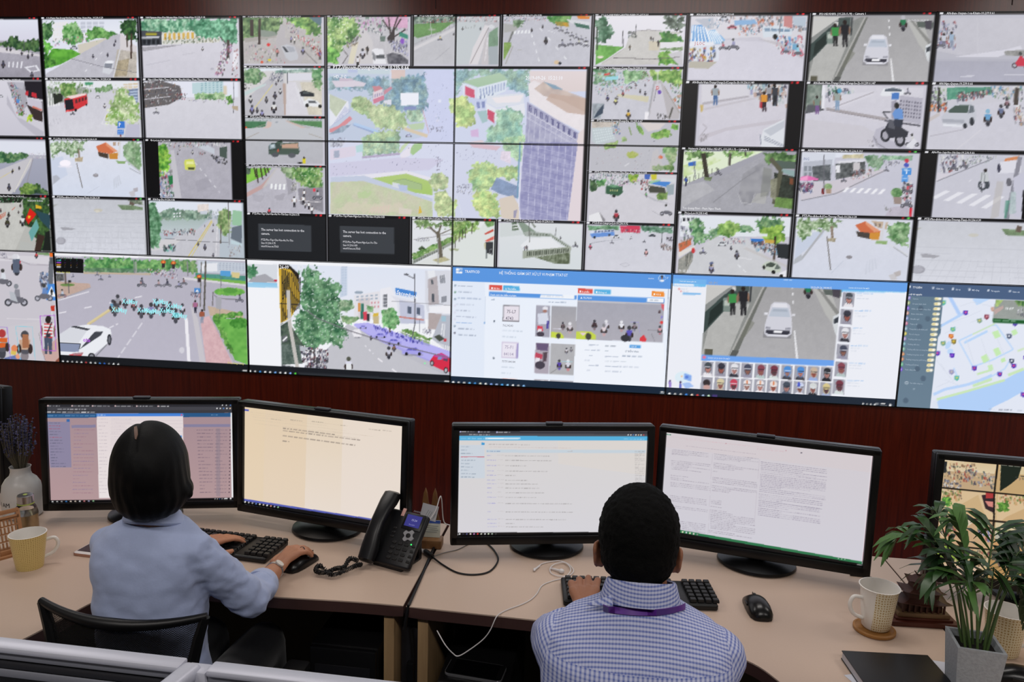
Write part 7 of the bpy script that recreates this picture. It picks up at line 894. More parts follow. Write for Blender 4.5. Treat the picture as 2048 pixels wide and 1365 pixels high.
def draw5(p):
    p.S(1700, 880, 2.813); p.p('c9a878', '460 120 1900 120 1900 760 460 760'); K = '445 6a7a5a 8a6a50 d8c8a8 33363a a04a40 b89a70'
    def cell(q, base):
        p.p(base, q)
    p.p('dcc49c', '545 130 795 128 780 180 540 190', c2='e4d2b0'); p.p('c4a884', '540 190 790 180 782 275 528 282'); p.k('545 150 700 140 690 220 540 230', 40, 26, K); p.k('650 170 790 180 785 270 600 230', 46, 26, '445 889 d8d0c0 a04a40 5a6a60'); p.k('540 240 620 240 620 280 535 282', 22, 24, '445 ddd 667'); p.p('23282c', '545 140 560 140 552 200 540 200')
    p.p('dcc8a0', '808 124 1400 120 1400 170 806 180'); p.p('c8a878', '806 170 1400 165 1400 270 800 276'); p.p('1a241c', '812 124 910 124 890 190 850 230 802 270'); p.l('33363a', 4, '900 178 1300 182'); p.ms(945, 240, 30, '334', '333'); p.k('880 180 1200 180 1200 200 880 200', 20, 14)
    p.p('dcc098', '528 286 786 282 776 425 515 428'); p.k('530 285 620 290 620 340 530 350', 44, 30, 'a05a40 c8a070 5a7a3c d8c8a8 6a5a50'); p.f('525 335 570 330 570 375 525 380', '2f6a34', '7ab04a', rag=8); p.p('33242a', '715 300 775 285 770 390 730 370'); p.p('b03a3c', '735 285 780 285 775 310 735 315'); p.p('d88a80', '730 330 772 330 770 360 745 355'); p.p('c8a878', '590 380 700 300 720 380 740 428 520 428', .6)
    p.p('dcc098', '792 282 1400 280 1400 428 778 430'); p.k('795 285 960 285 950 330 800 330', 40, 28, 'a05a40 c8a070 5a7a3c d8c8a8'); p.f('790 330 840 320 840 370 785 380', '3a6a2c', '7aa84a', rag=8); p.p('c4a070', '830 400 960 320 1100 330 1300 425 800 428', .6)
    p.p('c8a680', '512 438 770 434 752 580 495 582'); p.p('d8c8b0', '515 440 680 438 650 470 510 480'); p.p('4a6a4c', '685 438 740 438 735 490 690 490', mix='7a9a6a'); p.k('520 460 600 455 600 540 510 540', 40, 28, 'b04a44 6a8a4c d8c8a8 445'); p.k('690 480 760 470 750 550 700 530', 26, 26, '445 6a7ab0 ddd a05a50')
    p.p('d8c8a4', '776 434 1400 434 1400 480 770 490'); p.p('b8b4a4', '772 490 1400 480 1400 520 768 525'); p.f('780 475 1300 460 1300 485 780 492', '4a5a3c', '7a8a5a', rag=4); p.p('c89a68', '765 530 900 500 1400 560 1400 580 758 582'); p.p('4aa058', '825 560 850 538 880 545 870 562'); p.k('880 480 950 480 940 560 890 560', 12, 24, '445 a04a40'); p.l('e4d0a0', 3, '800 575 1000 490')
    p.p('c8b088', '490 592 745 588 720 730 470 738'); p.f('485 595 560 590 640 600 620 660 480 680', '5a7a2c', 'a8c050', rag=14); p.p('d8b8a0', '480 690 700 680 690 735 470 738'); p.k('640 600 745 600 730 680 660 680', 34, 26, K)
    p.p('b8905c', '750 592 1400 588 1400 730 728 735'); p.p('3a3a30', '752 592 960 586 960 620 748 640', mix='6a6a5a'); p.k('760 600 1000 600 980 660 770 670', 36, 28, '22242a 445 8a6a50'); p.e('e04030', 940, 632, 16, 16); p.e('f8a080', 940, 632, 6, 6)
    for P in ('797 124 775 285 768 430 748 585 722 738', '528 282 1400 276', '512 432 1400 430', '492 586 1400 584'): p.l('15120e', 9, P)
    p.lines(550, 132, 640, 131, 1, 'e8e0d0', 5); p.lines(815, 128, 910, 127, 1, 'e8e0d0', 5)
M1 = monitor('black monitor behind the woman’s head showing a greyed page and a white dialog', [(76, 799), (477, 797), (482, 1016), (90, 1022)], [(91, 813), (457, 811.5), (463, 999), (103, 1003)], draw1, (292, 1030), yaw0=.25)
M2 = monitor('black monitor with a cream document page, left of the desk phone', [(471, 796), (824, 851), (826, 1094), (479, 1015)], [(483.5, 811), (806, 864.6), (803, 1072), (489.5, 1001)], draw2, (655, 1060), yaw0=-.28, use=(0, 1, 3))
M3 = monitor('black monitor with a pale page under a sky blue bar, left of the man’s head', [(902, 853), (1314, 849), (1298, 1085), (900, 1089)], [(917, 868.5), (1301.5, 863.5), (1288, 1066), (912, 1074)], draw3, (1093, 1094), yaw0=.22)
M4 = monitor('black monitor filled with columns of small grey text, above a green strip', [(1319, 849), (1767, 907), (1736, 1152), (1306, 1087)], [(1331, 866), (1749.5, 919.5), (1722, 1134), (1316, 1078)], draw4, (1512, 1127), yaw0=-.22)
v0 = onz(9, 988, .788)
M0 = monitor('black monitor at the left edge of the photo, only its right rim showing', None, [(-330, 750), (-1, 797), (8, 975), (-320, 915)], draw0, None, pose=(v0.x-.3*math.cos(.22), v0.y+.3*math.sin(.22), -.22, .788))
M5 = monitor('black monitor showing a grid of amber camera pictures behind the palm', [(1872, 908), (2310, 903), (2270, 1170), (1847, 1159)], [(1894, 926), (2290, 922), (2255, 1145), (1867, 1141)], draw5, None, use=(0, 3), yaw0=.22, x0=4.98)
# ---------------------------------------------------------------- things on the desks
def T0(px, py, rz=0., z=DZ): v = onz(px, py, z); return (v.x, v.y, v.z), rz
def local(t):
    def f(nm, mb, m_, parent=None, smooth=40, label=None):
        o = mb.build(nm, m_, parent or t, smooth); o.matrix_parent_inverse.identity()
        if label: o['label'] = label
        return o
    return f
def circ(r, n, z=0.): return [(r*math.cos(2*math.pi*i/n), r*math.sin(2*math.pi*i/n), z) for i in range(n)]
RX90 = Matrix.Rotation(math.pi/2, 4, 'X')
# keyboards
KEYM = mat('key_black', '0d0d0f', .45); KBM = mat('keyboard_case', '070708', .4)
def keyboard(lab, loc, rz):
    t = thing('computer_keyboard', lab, 'keyboard', loc, rz); L = local(t); Wk, Dk = .40, .135
    L('case', MB().box((0, 0, .009), (Wk, Dk, .018), bevel=.006, seg=3), KBM)
    kw = Wk/21.4; rows = [[(i, 1) for i in range(0, 15)], [(i, 1) for i in range(0, 15)], [(0, 1.5)]+[(1.5+i, 1) for i in range(12)]+[(13.5, 1.5)], [(0, 1.8)]+[(1.8+i, 1) for i in range(11)]+[(12.8, 2.2)], [(0, 2.3)]+[(2.3+i, 1) for i in range(10)]+[(12.3, 2.7)], [(0, 1.4), (1.4, 1.2), (2.6, 1.4), (4, 6), (10, 1.4), (11.4, 1.2), (12.6, 2.4)]]
    for r, row in enumerate(rows):
        y = Dk/2-.016-r*.0205
        keys = row+([(15.4+i, 1) for i in range(1)] if r > 5 else [])+([(16.3+i, 1) for i in range(4)] if r < 6 else [])
        for kx, kl in keys:
            L('key', MB().box((-Wk/2+.009+(kx+kl/2)*kw*1.045, y, .0225), (kl*kw*1.045-.0026, .0172, .009), taper=(.86, .82), bevel=.0012, seg=1), KEYM, smooth=30)
    return t
k1 = onz(556, 1084, DZ); k2 = onz(545, 1138, DZ)
c1 = (k1+k2)/2; a1 = math.radians(-5)
keyboard('black computer keyboard in front of the woman, under her left hand', (c1.x-.2*math.cos(a1)+.006, c1.y-.2*math.sin(a1), DZ), a1)
ka, kb_ = onz(1130, 1158, DZ), onz(1400, 1161, DZ); a2 = math.radians(6.5); mid_ = onz(1272, 1194, DZ)
keyboard('black computer keyboard in front of the man, under his left hand', (mid_.x+.002, mid_.y, DZ), a2)
# mice
def mouse(lab, loc, rz):
    t = thing('computer_mouse', lab, 'mouse', loc, rz); L = local(t); rings = []
    for y, wd, h in ((-.058, .012, .008), (-.054, .022, .018), (-.04, .029, .029), (-.015, .031, .036), (.012, .030, .034), (.035, .029, .026), (.05, .027, .016), (.056, .02, .008)):
        rings.append([(wd*math.cos(a)*(1 if math.sin(a) > 0 else .97), y, max(.001, .002+h*max(0, math.sin(a))**.8)) for a in [2*math.pi*i/24 for i in range(24)]])
    L('shell', MB().loft(rings), mat('mouse_black', '08080a', .28))
    L('wheel', MB().lathe([(.0085, -.003), (.0095, 0), (.0085, .003)], 18, Matrix.Translation((0, .036, .0205)) @ Matrix.Rotation(math.pi/2, 4, 'Y')), RUBBER)
    L('button_split', MB().box((0, .046, .0165), (.0012, .022, .014)), RUBBER); L('side_button', MB().box((-.0295, .005, .018), (.004, .022, .006), bevel=.0015), BLACK)
    return t
mo = onz(1515, 1222, DZ); mouse('black computer mouse on bare desk right of the man’s keyboard', (mo.x, mo.y, DZ), math.radians(4))
mw = onz(600, 1131, DZ); mouse('black computer mouse under the woman’s right hand', (mw.x, mw.y, DZ), math.radians(-18))
# mugs and cup
def honey(name, base, dot, sc, lim=None):
    m = bpy.data.materials.new(name); m.use_nodes = True; nt = m.node_tree; b = nt.nodes['Principled BSDF']; b.inputs['Roughness'].default_value = .3
    tc = nt.nodes.new('ShaderNodeTexCoord'); sx = nt.nodes.new('ShaderNodeSeparateXYZ'); nt.links.new(tc.outputs['Object'], sx.inputs[0])
    at2 = nt.nodes.new('ShaderNodeMath'); at2.operation = 'ARCTAN2'; nt.links.new(sx.outputs[1], at2.inputs[0]); nt.links.new(sx.outputs[0], at2.inputs[1])
    cb = nt.nodes.new('ShaderNodeCombineXYZ'); mu = nt.nodes.new('ShaderNodeMath'); mu.operation = 'MULTIPLY'; mu.inputs[1].default_value = .042; nt.links.new(at2.outputs[0], mu.inputs[0]); nt.links.new(mu.outputs[0], cb.inputs[0]); nt.links.new(sx.outputs[2], cb.inputs[1])
    v = nt.nodes.new('ShaderNodeTexVoronoi'); v.voronoi_dimensions = '2D'; v.feature = 'DISTANCE_TO_EDGE'; v.inputs['Scale'].default_value = sc; v.inputs['Randomness'].default_value = .3; nt.links.new(cb.outputs[0], v.inputs['Vector'])
    r = nt.nodes.new('ShaderNodeValToRGB'); r.color_ramp.elements[0].position = .2; r.color_ramp.elements[1].position = .3; r.color_ramp.elements[0].color = (*lin(base), 1); r.color_ramp.elements[1].color = (*lin(dot), 1); nt.links.new(v.outputs['Distance'], r.inputs[0]); out = r.outputs[0]
    if lim is not None:
        g = nt.nodes.new('ShaderNodeMath'); g.operation = 'GREATER_THAN'; g.inputs[1].default_value = lim; nt.links.new(sx.outputs[0], g.inputs[0]); mx = nt.nodes.new('ShaderNodeMix'); mx.data_type = 'RGBA'; mx.inputs[6].default_value = (*lin('e8e4dc'), 1); nt.links.new(g.outputs[0], mx.inputs[0]); nt.links.new(out, mx.inputs[7]); out = mx.outputs[2]
    nt.links.new(out, b.inputs['Base Color']); MATS[name] = m; return m
PORC = mat('white_porcelain', 'e6e2dc', .18)
def mug(lab, loc, rz, h, rt, rb, body, handle_ang=math.pi, hm=None, flare=True):
    t = thing('mug', lab, 'mug', loc, rz); L = local(t)
    pr = [(0, 0), (rb-.004, 0), (rb, .004), (rb+(rt-rb)*.35, h*.45), (rb+(rt-rb)*.6, h*.75), (rt-.004, h*.93), (rt, h)] if flare else [(0, 0), (rb, 0), (rt, h)]
    L('body', MB().lathe(pr[1:], 40, caps=False).lathe([(0.0001, 0), (rb-.004, 0)], 40, caps=False), body)
    L('lining', MB().lathe([(rt, h), (rt-.0025, h+.0005), (rt-.005, h*.93), (rb+(rt-rb)*.5-.003, h*.5), (rb-.004, .008), (.0001, .006)], 40, caps=False), PORC)
    ca, sa = math.cos(handle_ang), math.sin(handle_ang); P = []
    for u, z in ((rb+(rt-rb)*.55-.001, h*.72), (rt*.95+.018, h*.74), (rt*.95+.026, h*.55), (rt*.8+.022, h*.33), (rb+(rt-rb)*.2, h*.22)): P.append((ca*u, sa*u, z))
    L('handle', MB().tube(spline(P, 6), .0048, 10), hm or PORC)
    return t
cs = onz(1748, 1262, DZ)
t = thing('coaster', 'round wooden coaster under the handled mug beside the brown pagoda', 'coaster', cs); L = local(t)
L('disc', MB().lathe([(0, 0), (.046, 0), (.049, .003), (.049, .008), (.044, .010), (.041, .008), (0, .008)], 40, caps=False), mat('coaster_wood', '9a6a34', .5, noise_amt=.15, noise_scale=30, stretch=(1, 12, 1)))
mug('white mug with gold honeycomb pattern and left handle, on a wooden coaster', (cs.x+.004, cs.y+.004, DZ+.0085), 0, .108, .0475, .033, honey('gold_honeycomb_half', 'e4dbc0', 'b4965a', 150, -.02), math.radians(190), PORC)
c2 = onz(2003, 1306, DZ)
mug('white mug with gold honeycomb pattern half hidden behind the potted palm', (c2.x, c2.y, DZ), 0, .108, .0475, .034, honey('gold_honeycomb_back', 'e2d6b4', 'b4965a', 150), math.radians(-12))
cu = onz(60, 1134, DZ)
mug('yellow honeycomb patterned cup beside the wooden phone stand at the left', (cu.x, cu.y, DZ), 0, .098, .046, .033, honey('yellow_honeycomb', 'd8c07e', 'b09450', 190), math.radians(40), PORC, flare=False)
# vase with lavender
vs = onz(47, 1030, DZ)
t = thing('vase', 'white ceramic vase holding dried lavender behind the glass bottle', 'vase', vs); L = local(t)
L('body', MB().lathe([(0, 0), (.05, 0), (.055, .004), (.058, .03), (.058, .075), (.054, .105), (.044, .123), (.032, .134), (.0285, .145), (.0285, .157), (.031, .163), (.029, .163), (.026, .156), (.026, .14), (.03, .13)], 40, caps=False), mat('vase_glaze', 'c8c6c4', .35))
for s_, a, z_, h_, r_ in (('I AM', -2.15, .045, .02, .1), ('JOY', -1.15, .03, .018, .1)):
    me = text_mesh(s_, h_); 
    for v in me.vertices: ang_ = a+v.co.x/.0588; v.co = Vector((math.cos(ang_)*.0588, math.sin(ang_)*.0588, z_+v.co.y))
    o = link('lettering', me, emat('none', '000', 0) if 0 else mat('ink', '2a2a2c', .5), t); o.matrix_parent_inverse.identity()
rng = random.Random(4)
t = thing('dried_lavender', 'dried purple lavender bunch standing in the white vase', 'flowers', (vs.x, vs.y, DZ+.012)); L = local(t)
st, fl = MB(), [MB(), MB()]
for i in range(90):
    a = rng.uniform(0, 6.28); sp = rng.random()**.6; rr = .056*sp; h = rng.uniform(.25, .335)-.03*sp; b0 = (math.cos(a)*.018*sp, math.sin(a)*.018*sp, .15)
    tip = (math.cos(a)*rr, math.sin(a)*rr*.9, h); st.tube([(b0[0]*.4, b0[1]*.4, .0), b0, (b0[0]*1.5+tip[0]*.3, b0[1]*1.5+tip[1]*.3, .2), tip], .0009, 4)
    for q in range(9):
        f = q/9; p = Vector(b0).lerp(Vector(tip), .5+f*.55)+Vector((rng.uniform(-.004, .004), rng.uniform(-.004, .004), rng.uniform(-.003, .003))); fl[i % 2].ball(p, rng.uniform(.0022, .0042), sub=1)
L('stems', st, mat('dry_stem', '5a5446', .8)); L('flower_heads', fl[0], mat('lavender_dark', '34344e', .9)); L('flower_heads', fl[1], mat('lavender_pale', '55557a', .9))
# glass bottle
bo = onz(56, 1072, DZ)
t = thing('glass_bottle', 'clear glass bottle with steel cap in front of the white vase', 'bottle', bo); L = local(t)
GLASS = mat('clear_glass', 'ffffff', .02, trans=1., ior=1.3)
L('body', MB().lathe([(0.0001, 0), (.028, 0), (.031, .004), (.031, .075), (.027, .092), (.021, .101), (.021, .108)], 36, caps=False).lathe([(.019, .108), (.019, .1), (.025, .09), (.0292, .074), (.0292, .006), (.0001, .004)], 36, caps=False), GLASS)
L('drink', MB().lathe([(.0001, .005), (.0285, .006), (.0285, .07), (.0001, .07)], 32, caps=False), mat('herb_tea', 'd8bc90', .1, noise_amt=.4, noise_scale=70, stretch=(2, 2, .5), trans=.75, ior=1.33))
L('cap', MB().lathe([(.0222, .106), (.0222, .128), (.02, .130), (0.0001, .1305)], 36, caps=False), mat('brushed_steel', 'b4b4b8', .25, metal=.9)); L('seal', MB().lathe([(.0228, .102), (.0232, .104), (.0228, .106)], 36, caps=False), mat('lime_rubber', 'a4b45a', .5)); L('cap_badge', MB().lathe([(.006, .1306), (.004, .1318), (.0001, .132)], 20, caps=False), MATS['lime_rubber'])
L('emblem', MB().tube([(math.cos(a)*.0315, math.sin(a)*.0315, .022+.012*math.sin(q)) for q in [2*math.pi*i/20 for i in range(21)] for a in [-1.5+.38*math.cos(q)]], .0007, 5), mat('green_print', '3f5a34', .5))
# carved wooden phone stand
ps = onz(17, 1108, DZ); t = thing('phone_stand', 'openwork wooden phone stand with slot pattern at the left edge', 'phone stand', ps, math.radians(58)); L = local(t)
PLY = mat('cherry_plywood', 'a0704a', .5, noise_amt=.12, noise_scale=18, stretch=(2, 2, 12))
g = MB(); R1 = Matrix.Rotation(math.radians(-14), 4, 'X')
for x in (-.038, .038): g.box((x, .0, .062), (.010, .006, .118), R1, bevel=.001)
for z in (.008, .1, .118): g.box((0, 0, z), (.08, .006, .012 if z > .01 else .014), R1, bevel=.001)
for i in range(7):
    for j in range(4): g.box((-.028+i*.0093, 0, .023+j*.021), (.003, .006, .018), R1)
for j in range(5): g.box((0, 0, .0145+j*.021), (.07, .006, .004), R1)
L('openwork_board', g, PLY); L('foot', MB().prism(rrect(.09, .07, .012), 0, .006, bevel=.001), PLY); L('ledge', MB().box((0, -.02, .012), (.05, .006, .014), bevel=.001), PLY)
# smartphones
def smartphone(lab, loc, rz, rim, face=None):
    t = thing('smartphone', lab, 'phone', loc, rz); L = local(t)
    L('body', MB().prism(rrect(.072, .15, .011), 0, .0075, bevel=.002), rim); L('face', MB().prism(rrect(.069, .147, .010), .0075, .008), face or mat('phone_white', 'd8d4d2', .3)); L('display', MB().box((0, .0, .0082), (.064, .118, .0006)), mat('dark_glass', '060608', .08)); L('home_button', MB().lathe([(.005, .008), (.005, .0084), (.0001, .0084)], 18, Matrix.Translation((0, -.066, 0)), caps=False), face or MATS['phone_white']); return t
sp = onz(183, 1106, DZ); smartphone('rose gold and white smartphone on the desk left of the woman’s elbow', (sp.x, sp.y+.045, DZ), math.radians(-4), mat('rose_gold', 'b08878', .35, metal=.6))
# desk phone
dp = onz(766, 1138, DZ); yw = math.radians(-20); t = thing('desk_phone', 'black desk phone with handset and lit blue screen between the monitors', 'telephone', dp, yw); L = local(t)
TILT = math.radians(50); F = Matrix.Translation((0, 0, .018)) @ Matrix.Rotation(TILT, 4, 'X') @ Matrix.Diagonal((1, .9, 1, 1))   # face plane: x right, y up the slope
PHB = mat('phone_black', '0b0c10', .36)
L('body', MB().box((.012, .085, -.007), (.15, .18, .022), F, bevel=.008, seg=3), PHB); L('foot', MB().box((.01, .1, .03), (.1, .016, .06), bevel=.004), PHB); L('base', MB().box((.01, .05, .005), (.1, .09, .01), bevel=.003), PHB)
L('screen_frame', MB().box((.047, .145, .004), (.066, .056, .004), F, bevel=.002), BLACK)
sc_ = L('display', MB().box((.047, .146, .0066), (.05, .038, .001), F), emat('phone_lcd', '34348c', .75))
for s_, x, y, h_, c in (('15:20', .05, .146, .009, 'c8c8f0'), ('Thu 26/09', .047, .132, .005, 'a8a8e0')):
    me = text_mesh(s_, h_, 'CENTER'); me.transform(F @ Matrix.Translation((x, y, .0073))); o = link('lettering', me, emat('lcd_'+c, c, .8), sc_); o.matrix_parent_inverse.identity()
me = text_mesh('FANVIL', .008, 'CENTER'); me.transform(F @ Matrix.Translation((.047, .1765, .0035))); link('lettering', me, mat('phone_mark', '8a8a94', .4), t).matrix_parent_inverse.identity()
for i in range(4):
    for j in range(3): L('key', MB().box((.012+j*.021, .02+i*.0165, .0045), (.0145, .0105, .004), F, bevel=.0016, seg=1), KEYM)
for i in range(4): L('soft_key', MB().box((.078, .02+i*.0165, .0045), (.0115, .009, .004), F, bevel=.0016, seg=1), KEYM)
for i in range(3): L('soft_key', MB().box((-.003, .085+i*.014, .0045), (.0115, .008, .004), F, bevel=.0016, seg=1), KEYM)
nav = [((.0205 if abs((k % 9)-4) < 2.6 else .013)*math.cos(2*math.pi*k/36+.35), (.0205 if abs((k % 9)-4) < 2.6 else .013)*math.sin(2*math.pi*k/36+.35)) for k in range(36)]
L('navigation_key', MB().prism(nav, 0, .005, F @ Matrix.Translation((.05, .098, .003)), bevel=.001, seg=1), mat('nav_silver', 'a4a4a8', .35, metal=.5)); L('navigation_key', MB().lathe([(.0075, 0), (.0075, .0062), (.0001, .0066)], 20, F @ Matrix.Translation((.05, .098, .003)), caps=False), BLACK); L('status_light', MB().ball((.068, .074, .004), .0022, F), emat('green_led', '30f060', 2.5))
L('message_light', MB().box((.004, .168, .0035), (.011, .026, .004), F, bevel=.001), mat('pinkish_clear', 'c89a92', .3))
hs = []
for y, hw, th, off in ((-.015, .019, .010, .006), (-.008, .025, .019, .008), (.03, .026, .022, .012), (.07, .0225, .018, .022), (.11, .0215, .016, .026), (.15, .0225, .018, .022), (.185, .026, .022, .014), (.215, .026, .020, .009), (.222, .019, .010, .007)):
    hs.append([F @ Vector((-.047+hw*math.copysign(abs(math.cos(a))**.6, math.cos(a)), y, off+.008+th*.8*math.copysign(abs(math.sin(a))**.7, math.sin(a)))) for a in [2*math.pi*i/24 for i in range(24)]])
L('handset', MB().loft(hs), PHB)
Mi = t.matrix_world.inverted(); A_ = onz(716, 1122, DZ+.016); pts = [A_, onz(700, 1118, DZ+.02), onz(688, 1135, DZ+.012), onz(672, 1138, DZ+.014), onz(650, 1146, DZ+.012), onz(632, 1142, DZ+.014), onz(640, 1132, DZ+.02), onz(662, 1150, DZ+.012), onz(690, 1142, DZ+.014), onz(712, 1132, DZ+.02), onz(722, 1130, DZ+.01)]
path = spline(pts, 40); coil = []; ph = 0.
for i, p in enumerate(path[:-1]):
    tv = (path[i+1]-p); ph += tv.length/.0042*2*math.pi; tv.normalize(); u = tv.orthogonal(); v = tv.cross(u); u = Vector((0, 0, 1))-tv*tv.z; u.normalize(); v = tv.cross(u); coil.append(Mi @ (p+(u*math.cos(ph)+v*math.sin(ph))*.006))
L('coiled_cord', MB().tube([c for c in coil], .0016, 5), RUBBER)
# rabbit card holder
rb = onz(858, 1090, DZ); yr = math.radians(3); t = thing('card_holder', 'rabbit eared wooden card holder behind the desk phone', 'card holder', rb, yr); L = local(t)
RW = wood_mat('walnut_block', '6e4a2a', '8a6238', .5, (8, 8, 2)); pr = [(-.026, 0), (.026, 0), (.032, .05), (.029, .08), (.022, .098), (.0235, .13), (.020, .16), (.0145, .176), (.009, .16), (.0055, .13), (.0, .105), (-.0055, .13), (-.009, .16), (-.0145, .176), (-.020, .16), (-.0235, .13), (-.022, .098), (-.029, .08), (-.032, .05)]
L('rabbit_board', MB().prism(pr, -.006, .006, Matrix.Translation((0, .012, .0)) @ RX90, bevel=.0015, seg=1), RW); L('block', MB().box((.004, -.01, .0135), (.078, .045, .027), bevel=.004), RW)
def card(lab, cx, cy, z0, w_, h_, tilt, rot, m_, extra=None):
    tc = thing('card', lab, 'card', (rb.x+cx, rb.y+cy, DZ+z0), yr); Lc = local(tc); M = Matrix.Rotation(rot, 4, 'Y') @ Matrix.Rotation(tilt, 4, 'X')
    Lc('sheet', MB().box((0, 0, h_/2), (w_, .0009, h_), M), m_)
    if extra: extra(Lc, M)
def idc(Lc, M):
    Lc('band', MB().box((0, -.0008, .0465), (.08, .0004, .009), M), mat('id_blue', '3a58a8', .4)); Lc('photo', MB().box((-.028, -.0008, .025), (.018, .0004, .026), M), mat('id_photo', '3a6cb4', .4, noise_amt=.3, noise_scale=90))
    for i in range(4): Lc('print', MB().box((.014, -.0008, .034-i*.006), (.042-.008*(i % 2), .0003, .0016), M), mat('grey_print', '8a9090', .6))
card('identity card with blue band leaning on the rabbit holder', -.006, -.008, .0275, .082, .052, math.radians(-12), 0, mat('id_card', 'd4d6c8', .4, noise_amt=.06, noise_scale=40), idc)
def scrib(Lc, M):
    for i in range(5): Lc('print', MB().box((-.012+.006*i, -.0008, .02), (.0012, .0003, .018), M @ Matrix.Rotation(.3, 4, 'Y')), MATS['grey_print'])
card('small white paper card tilted above the identity card', -.006, .0005, .079, .05, .048, math.radians(-4), math.radians(12), mat('white_card', 'd2d4da', .6), scrib)
WHITEC = mat('white_cable', 'd4d0d0', .4)
def cable(name, lab, pts, r, m_, extra=None):
    pts = [p if isinstance(p, Vector) else Vector(p) for p in pts]; b = pts[0]; t = thing(name, lab, 'cable', (b.x, b.y, b.z-r)); L = local(t); O = Vector((b.x, b.y, b.z-r))
    L('cord', MB().tube([p-O for p in spline(pts, 10)], r, 8), m_)
    if extra: extra(L, O)
    return t
def o_(px, py, dz=.003): return onz(px, py, DZ+dz)
rp = lambda x, y, z: Vector((rb.x+x, rb.y+y, DZ+z))
def usb(L, O):
    a, b = o_(838, 1098, .008)-O, o_(850, 1106, .008)-O; L('connector', MB().tube([a, b], .0055, 10), WHITEC)
cable('charging_cable', 'white charging cable looped over the rabbit card holder', [o_(850, 1106, .008), o_(838, 1098, .008), rp(-.045, -.02, .02), rp(-.038, -.036, .06), rp(.0, -.036, .085), rp(.022, -.016, .115), rp(.027, .02, .145), rp(.032, .024, .138), rp(.04, .022, .07), rp(.062, .015, .06)], .0017, WHITEC, usb)
def plug(L, O):
    a, b = o_(850, 1104, .008)-O, o_(864, 1114, .008)-O; L('plug', MB().tube([a, a.lerp(b, .2), b], [.008, .0095, .008], 12), BLACK)
cable('usb_cable', 'thick black cable looping on the desk below the pale page monitor', [o_(850, 1104, .008), o_(864, 1114, .008), o_(885, 1130), o_(915, 1146), o_(950, 1150), o_(980, 1143), o_(996, 1122), o_(990, 1104), o_(976, 1089), o_(962, 1078)], .0026, RUBBER, plug)
cable('seam_cable', 'straight black cable lying in the seam between the two desks', [o_(874, 1086, .004), o_(866, 1100, .004), o_(853, 1130, .003), o_(838, 1165, .003), o_(820, 1206, .003), onz(816, 1216, DZ-.004), Vector((GL+.003, -1.755, DZ-.06))], .0042, RUBBER)
cable('thin_grey_cable', 'thin grey cable crossing the desk behind the black cable plug', [o_(866, 1114, .0014), o_(890, 1106, .0014), o_(915, 1100, .0014), o_(936, 1090, .0014), o_(960, 1082, .0014)], .0014, mat('grey_cable', '8a8682', .5))
def buds(L, O):
    a, b = o_(1123, 1143, .007)-O, o_(1100, 1137, .004)-O; L('ear_bud', MB().ball(a, (.0085, .0075, .007), sub=2).tube([a, b], [.004, .0022], 8), WHITEC); a, b = o_(1069, 1140, .005)-O, o_(1080, 1132, .004)-O; L('ear_bud', MB().ball(a, (.004, .008, .004), sub=2).tube([a, b], [.003, .0018], 8), WHITEC)
ep = [o_(1069, 1139), o_(1085, 1128), o_(1108, 1123), o_(1122, 1123, .004), o_(1138, 1130, .005), o_(1147, 1142, .004), o_(1138, 1152), o_(1118, 1153, .004), o_(1102, 1147), o_(1101, 1136, .004), o_(1112, 1128, .006), o_(1130, 1126, .006), o_(1141, 1138, .006), o_(1136, 1150, .005), o_(1122, 1158, .003), o_(1104, 1163, .002), o_(1084, 1172, .002), o_(1073, 1189, .002), o_(1060, 1201, .002), o_(1040, 1211, .002), o_(1018, 1219, .002), o_(1003, 1226, .002)]
e2 = [at(995, 1232, -1.762), at(990, 1240, -1.772), at(980, 1262, -1.78), at(966, 1280, -1.78), at(940, 1300, -1.78), at(917, 1313, -1.78), at(905, 1307, -1.78), at(890, 1290, -1.78), at(874, 1262, -1.76)]
cable('earphones', 'white earphones coiled on the desk left of the man, their cord hanging over the edge', ep+e2, .0014, WHITEC, buds)
cable('monitor_cable', 'black cable trailing from the grey text monitor towards the brown pagoda', [o_(1700, 1150), o_(1738, 1155), o_(1758, 1164), o_(1772, 1172), o_(1786, 1171), o_(1800, 1176)], .003, RUBBER)
ptop = Vector((3.56, -1.70, .432)); smartphone('dark smartphone lying on the computer tower under the man’s desk', (at(952, 1330, -1.735).x, -1.735, .581), math.radians(84), mat('phone_rim', '9a9a9e', .3, metal=.7), BLACK)
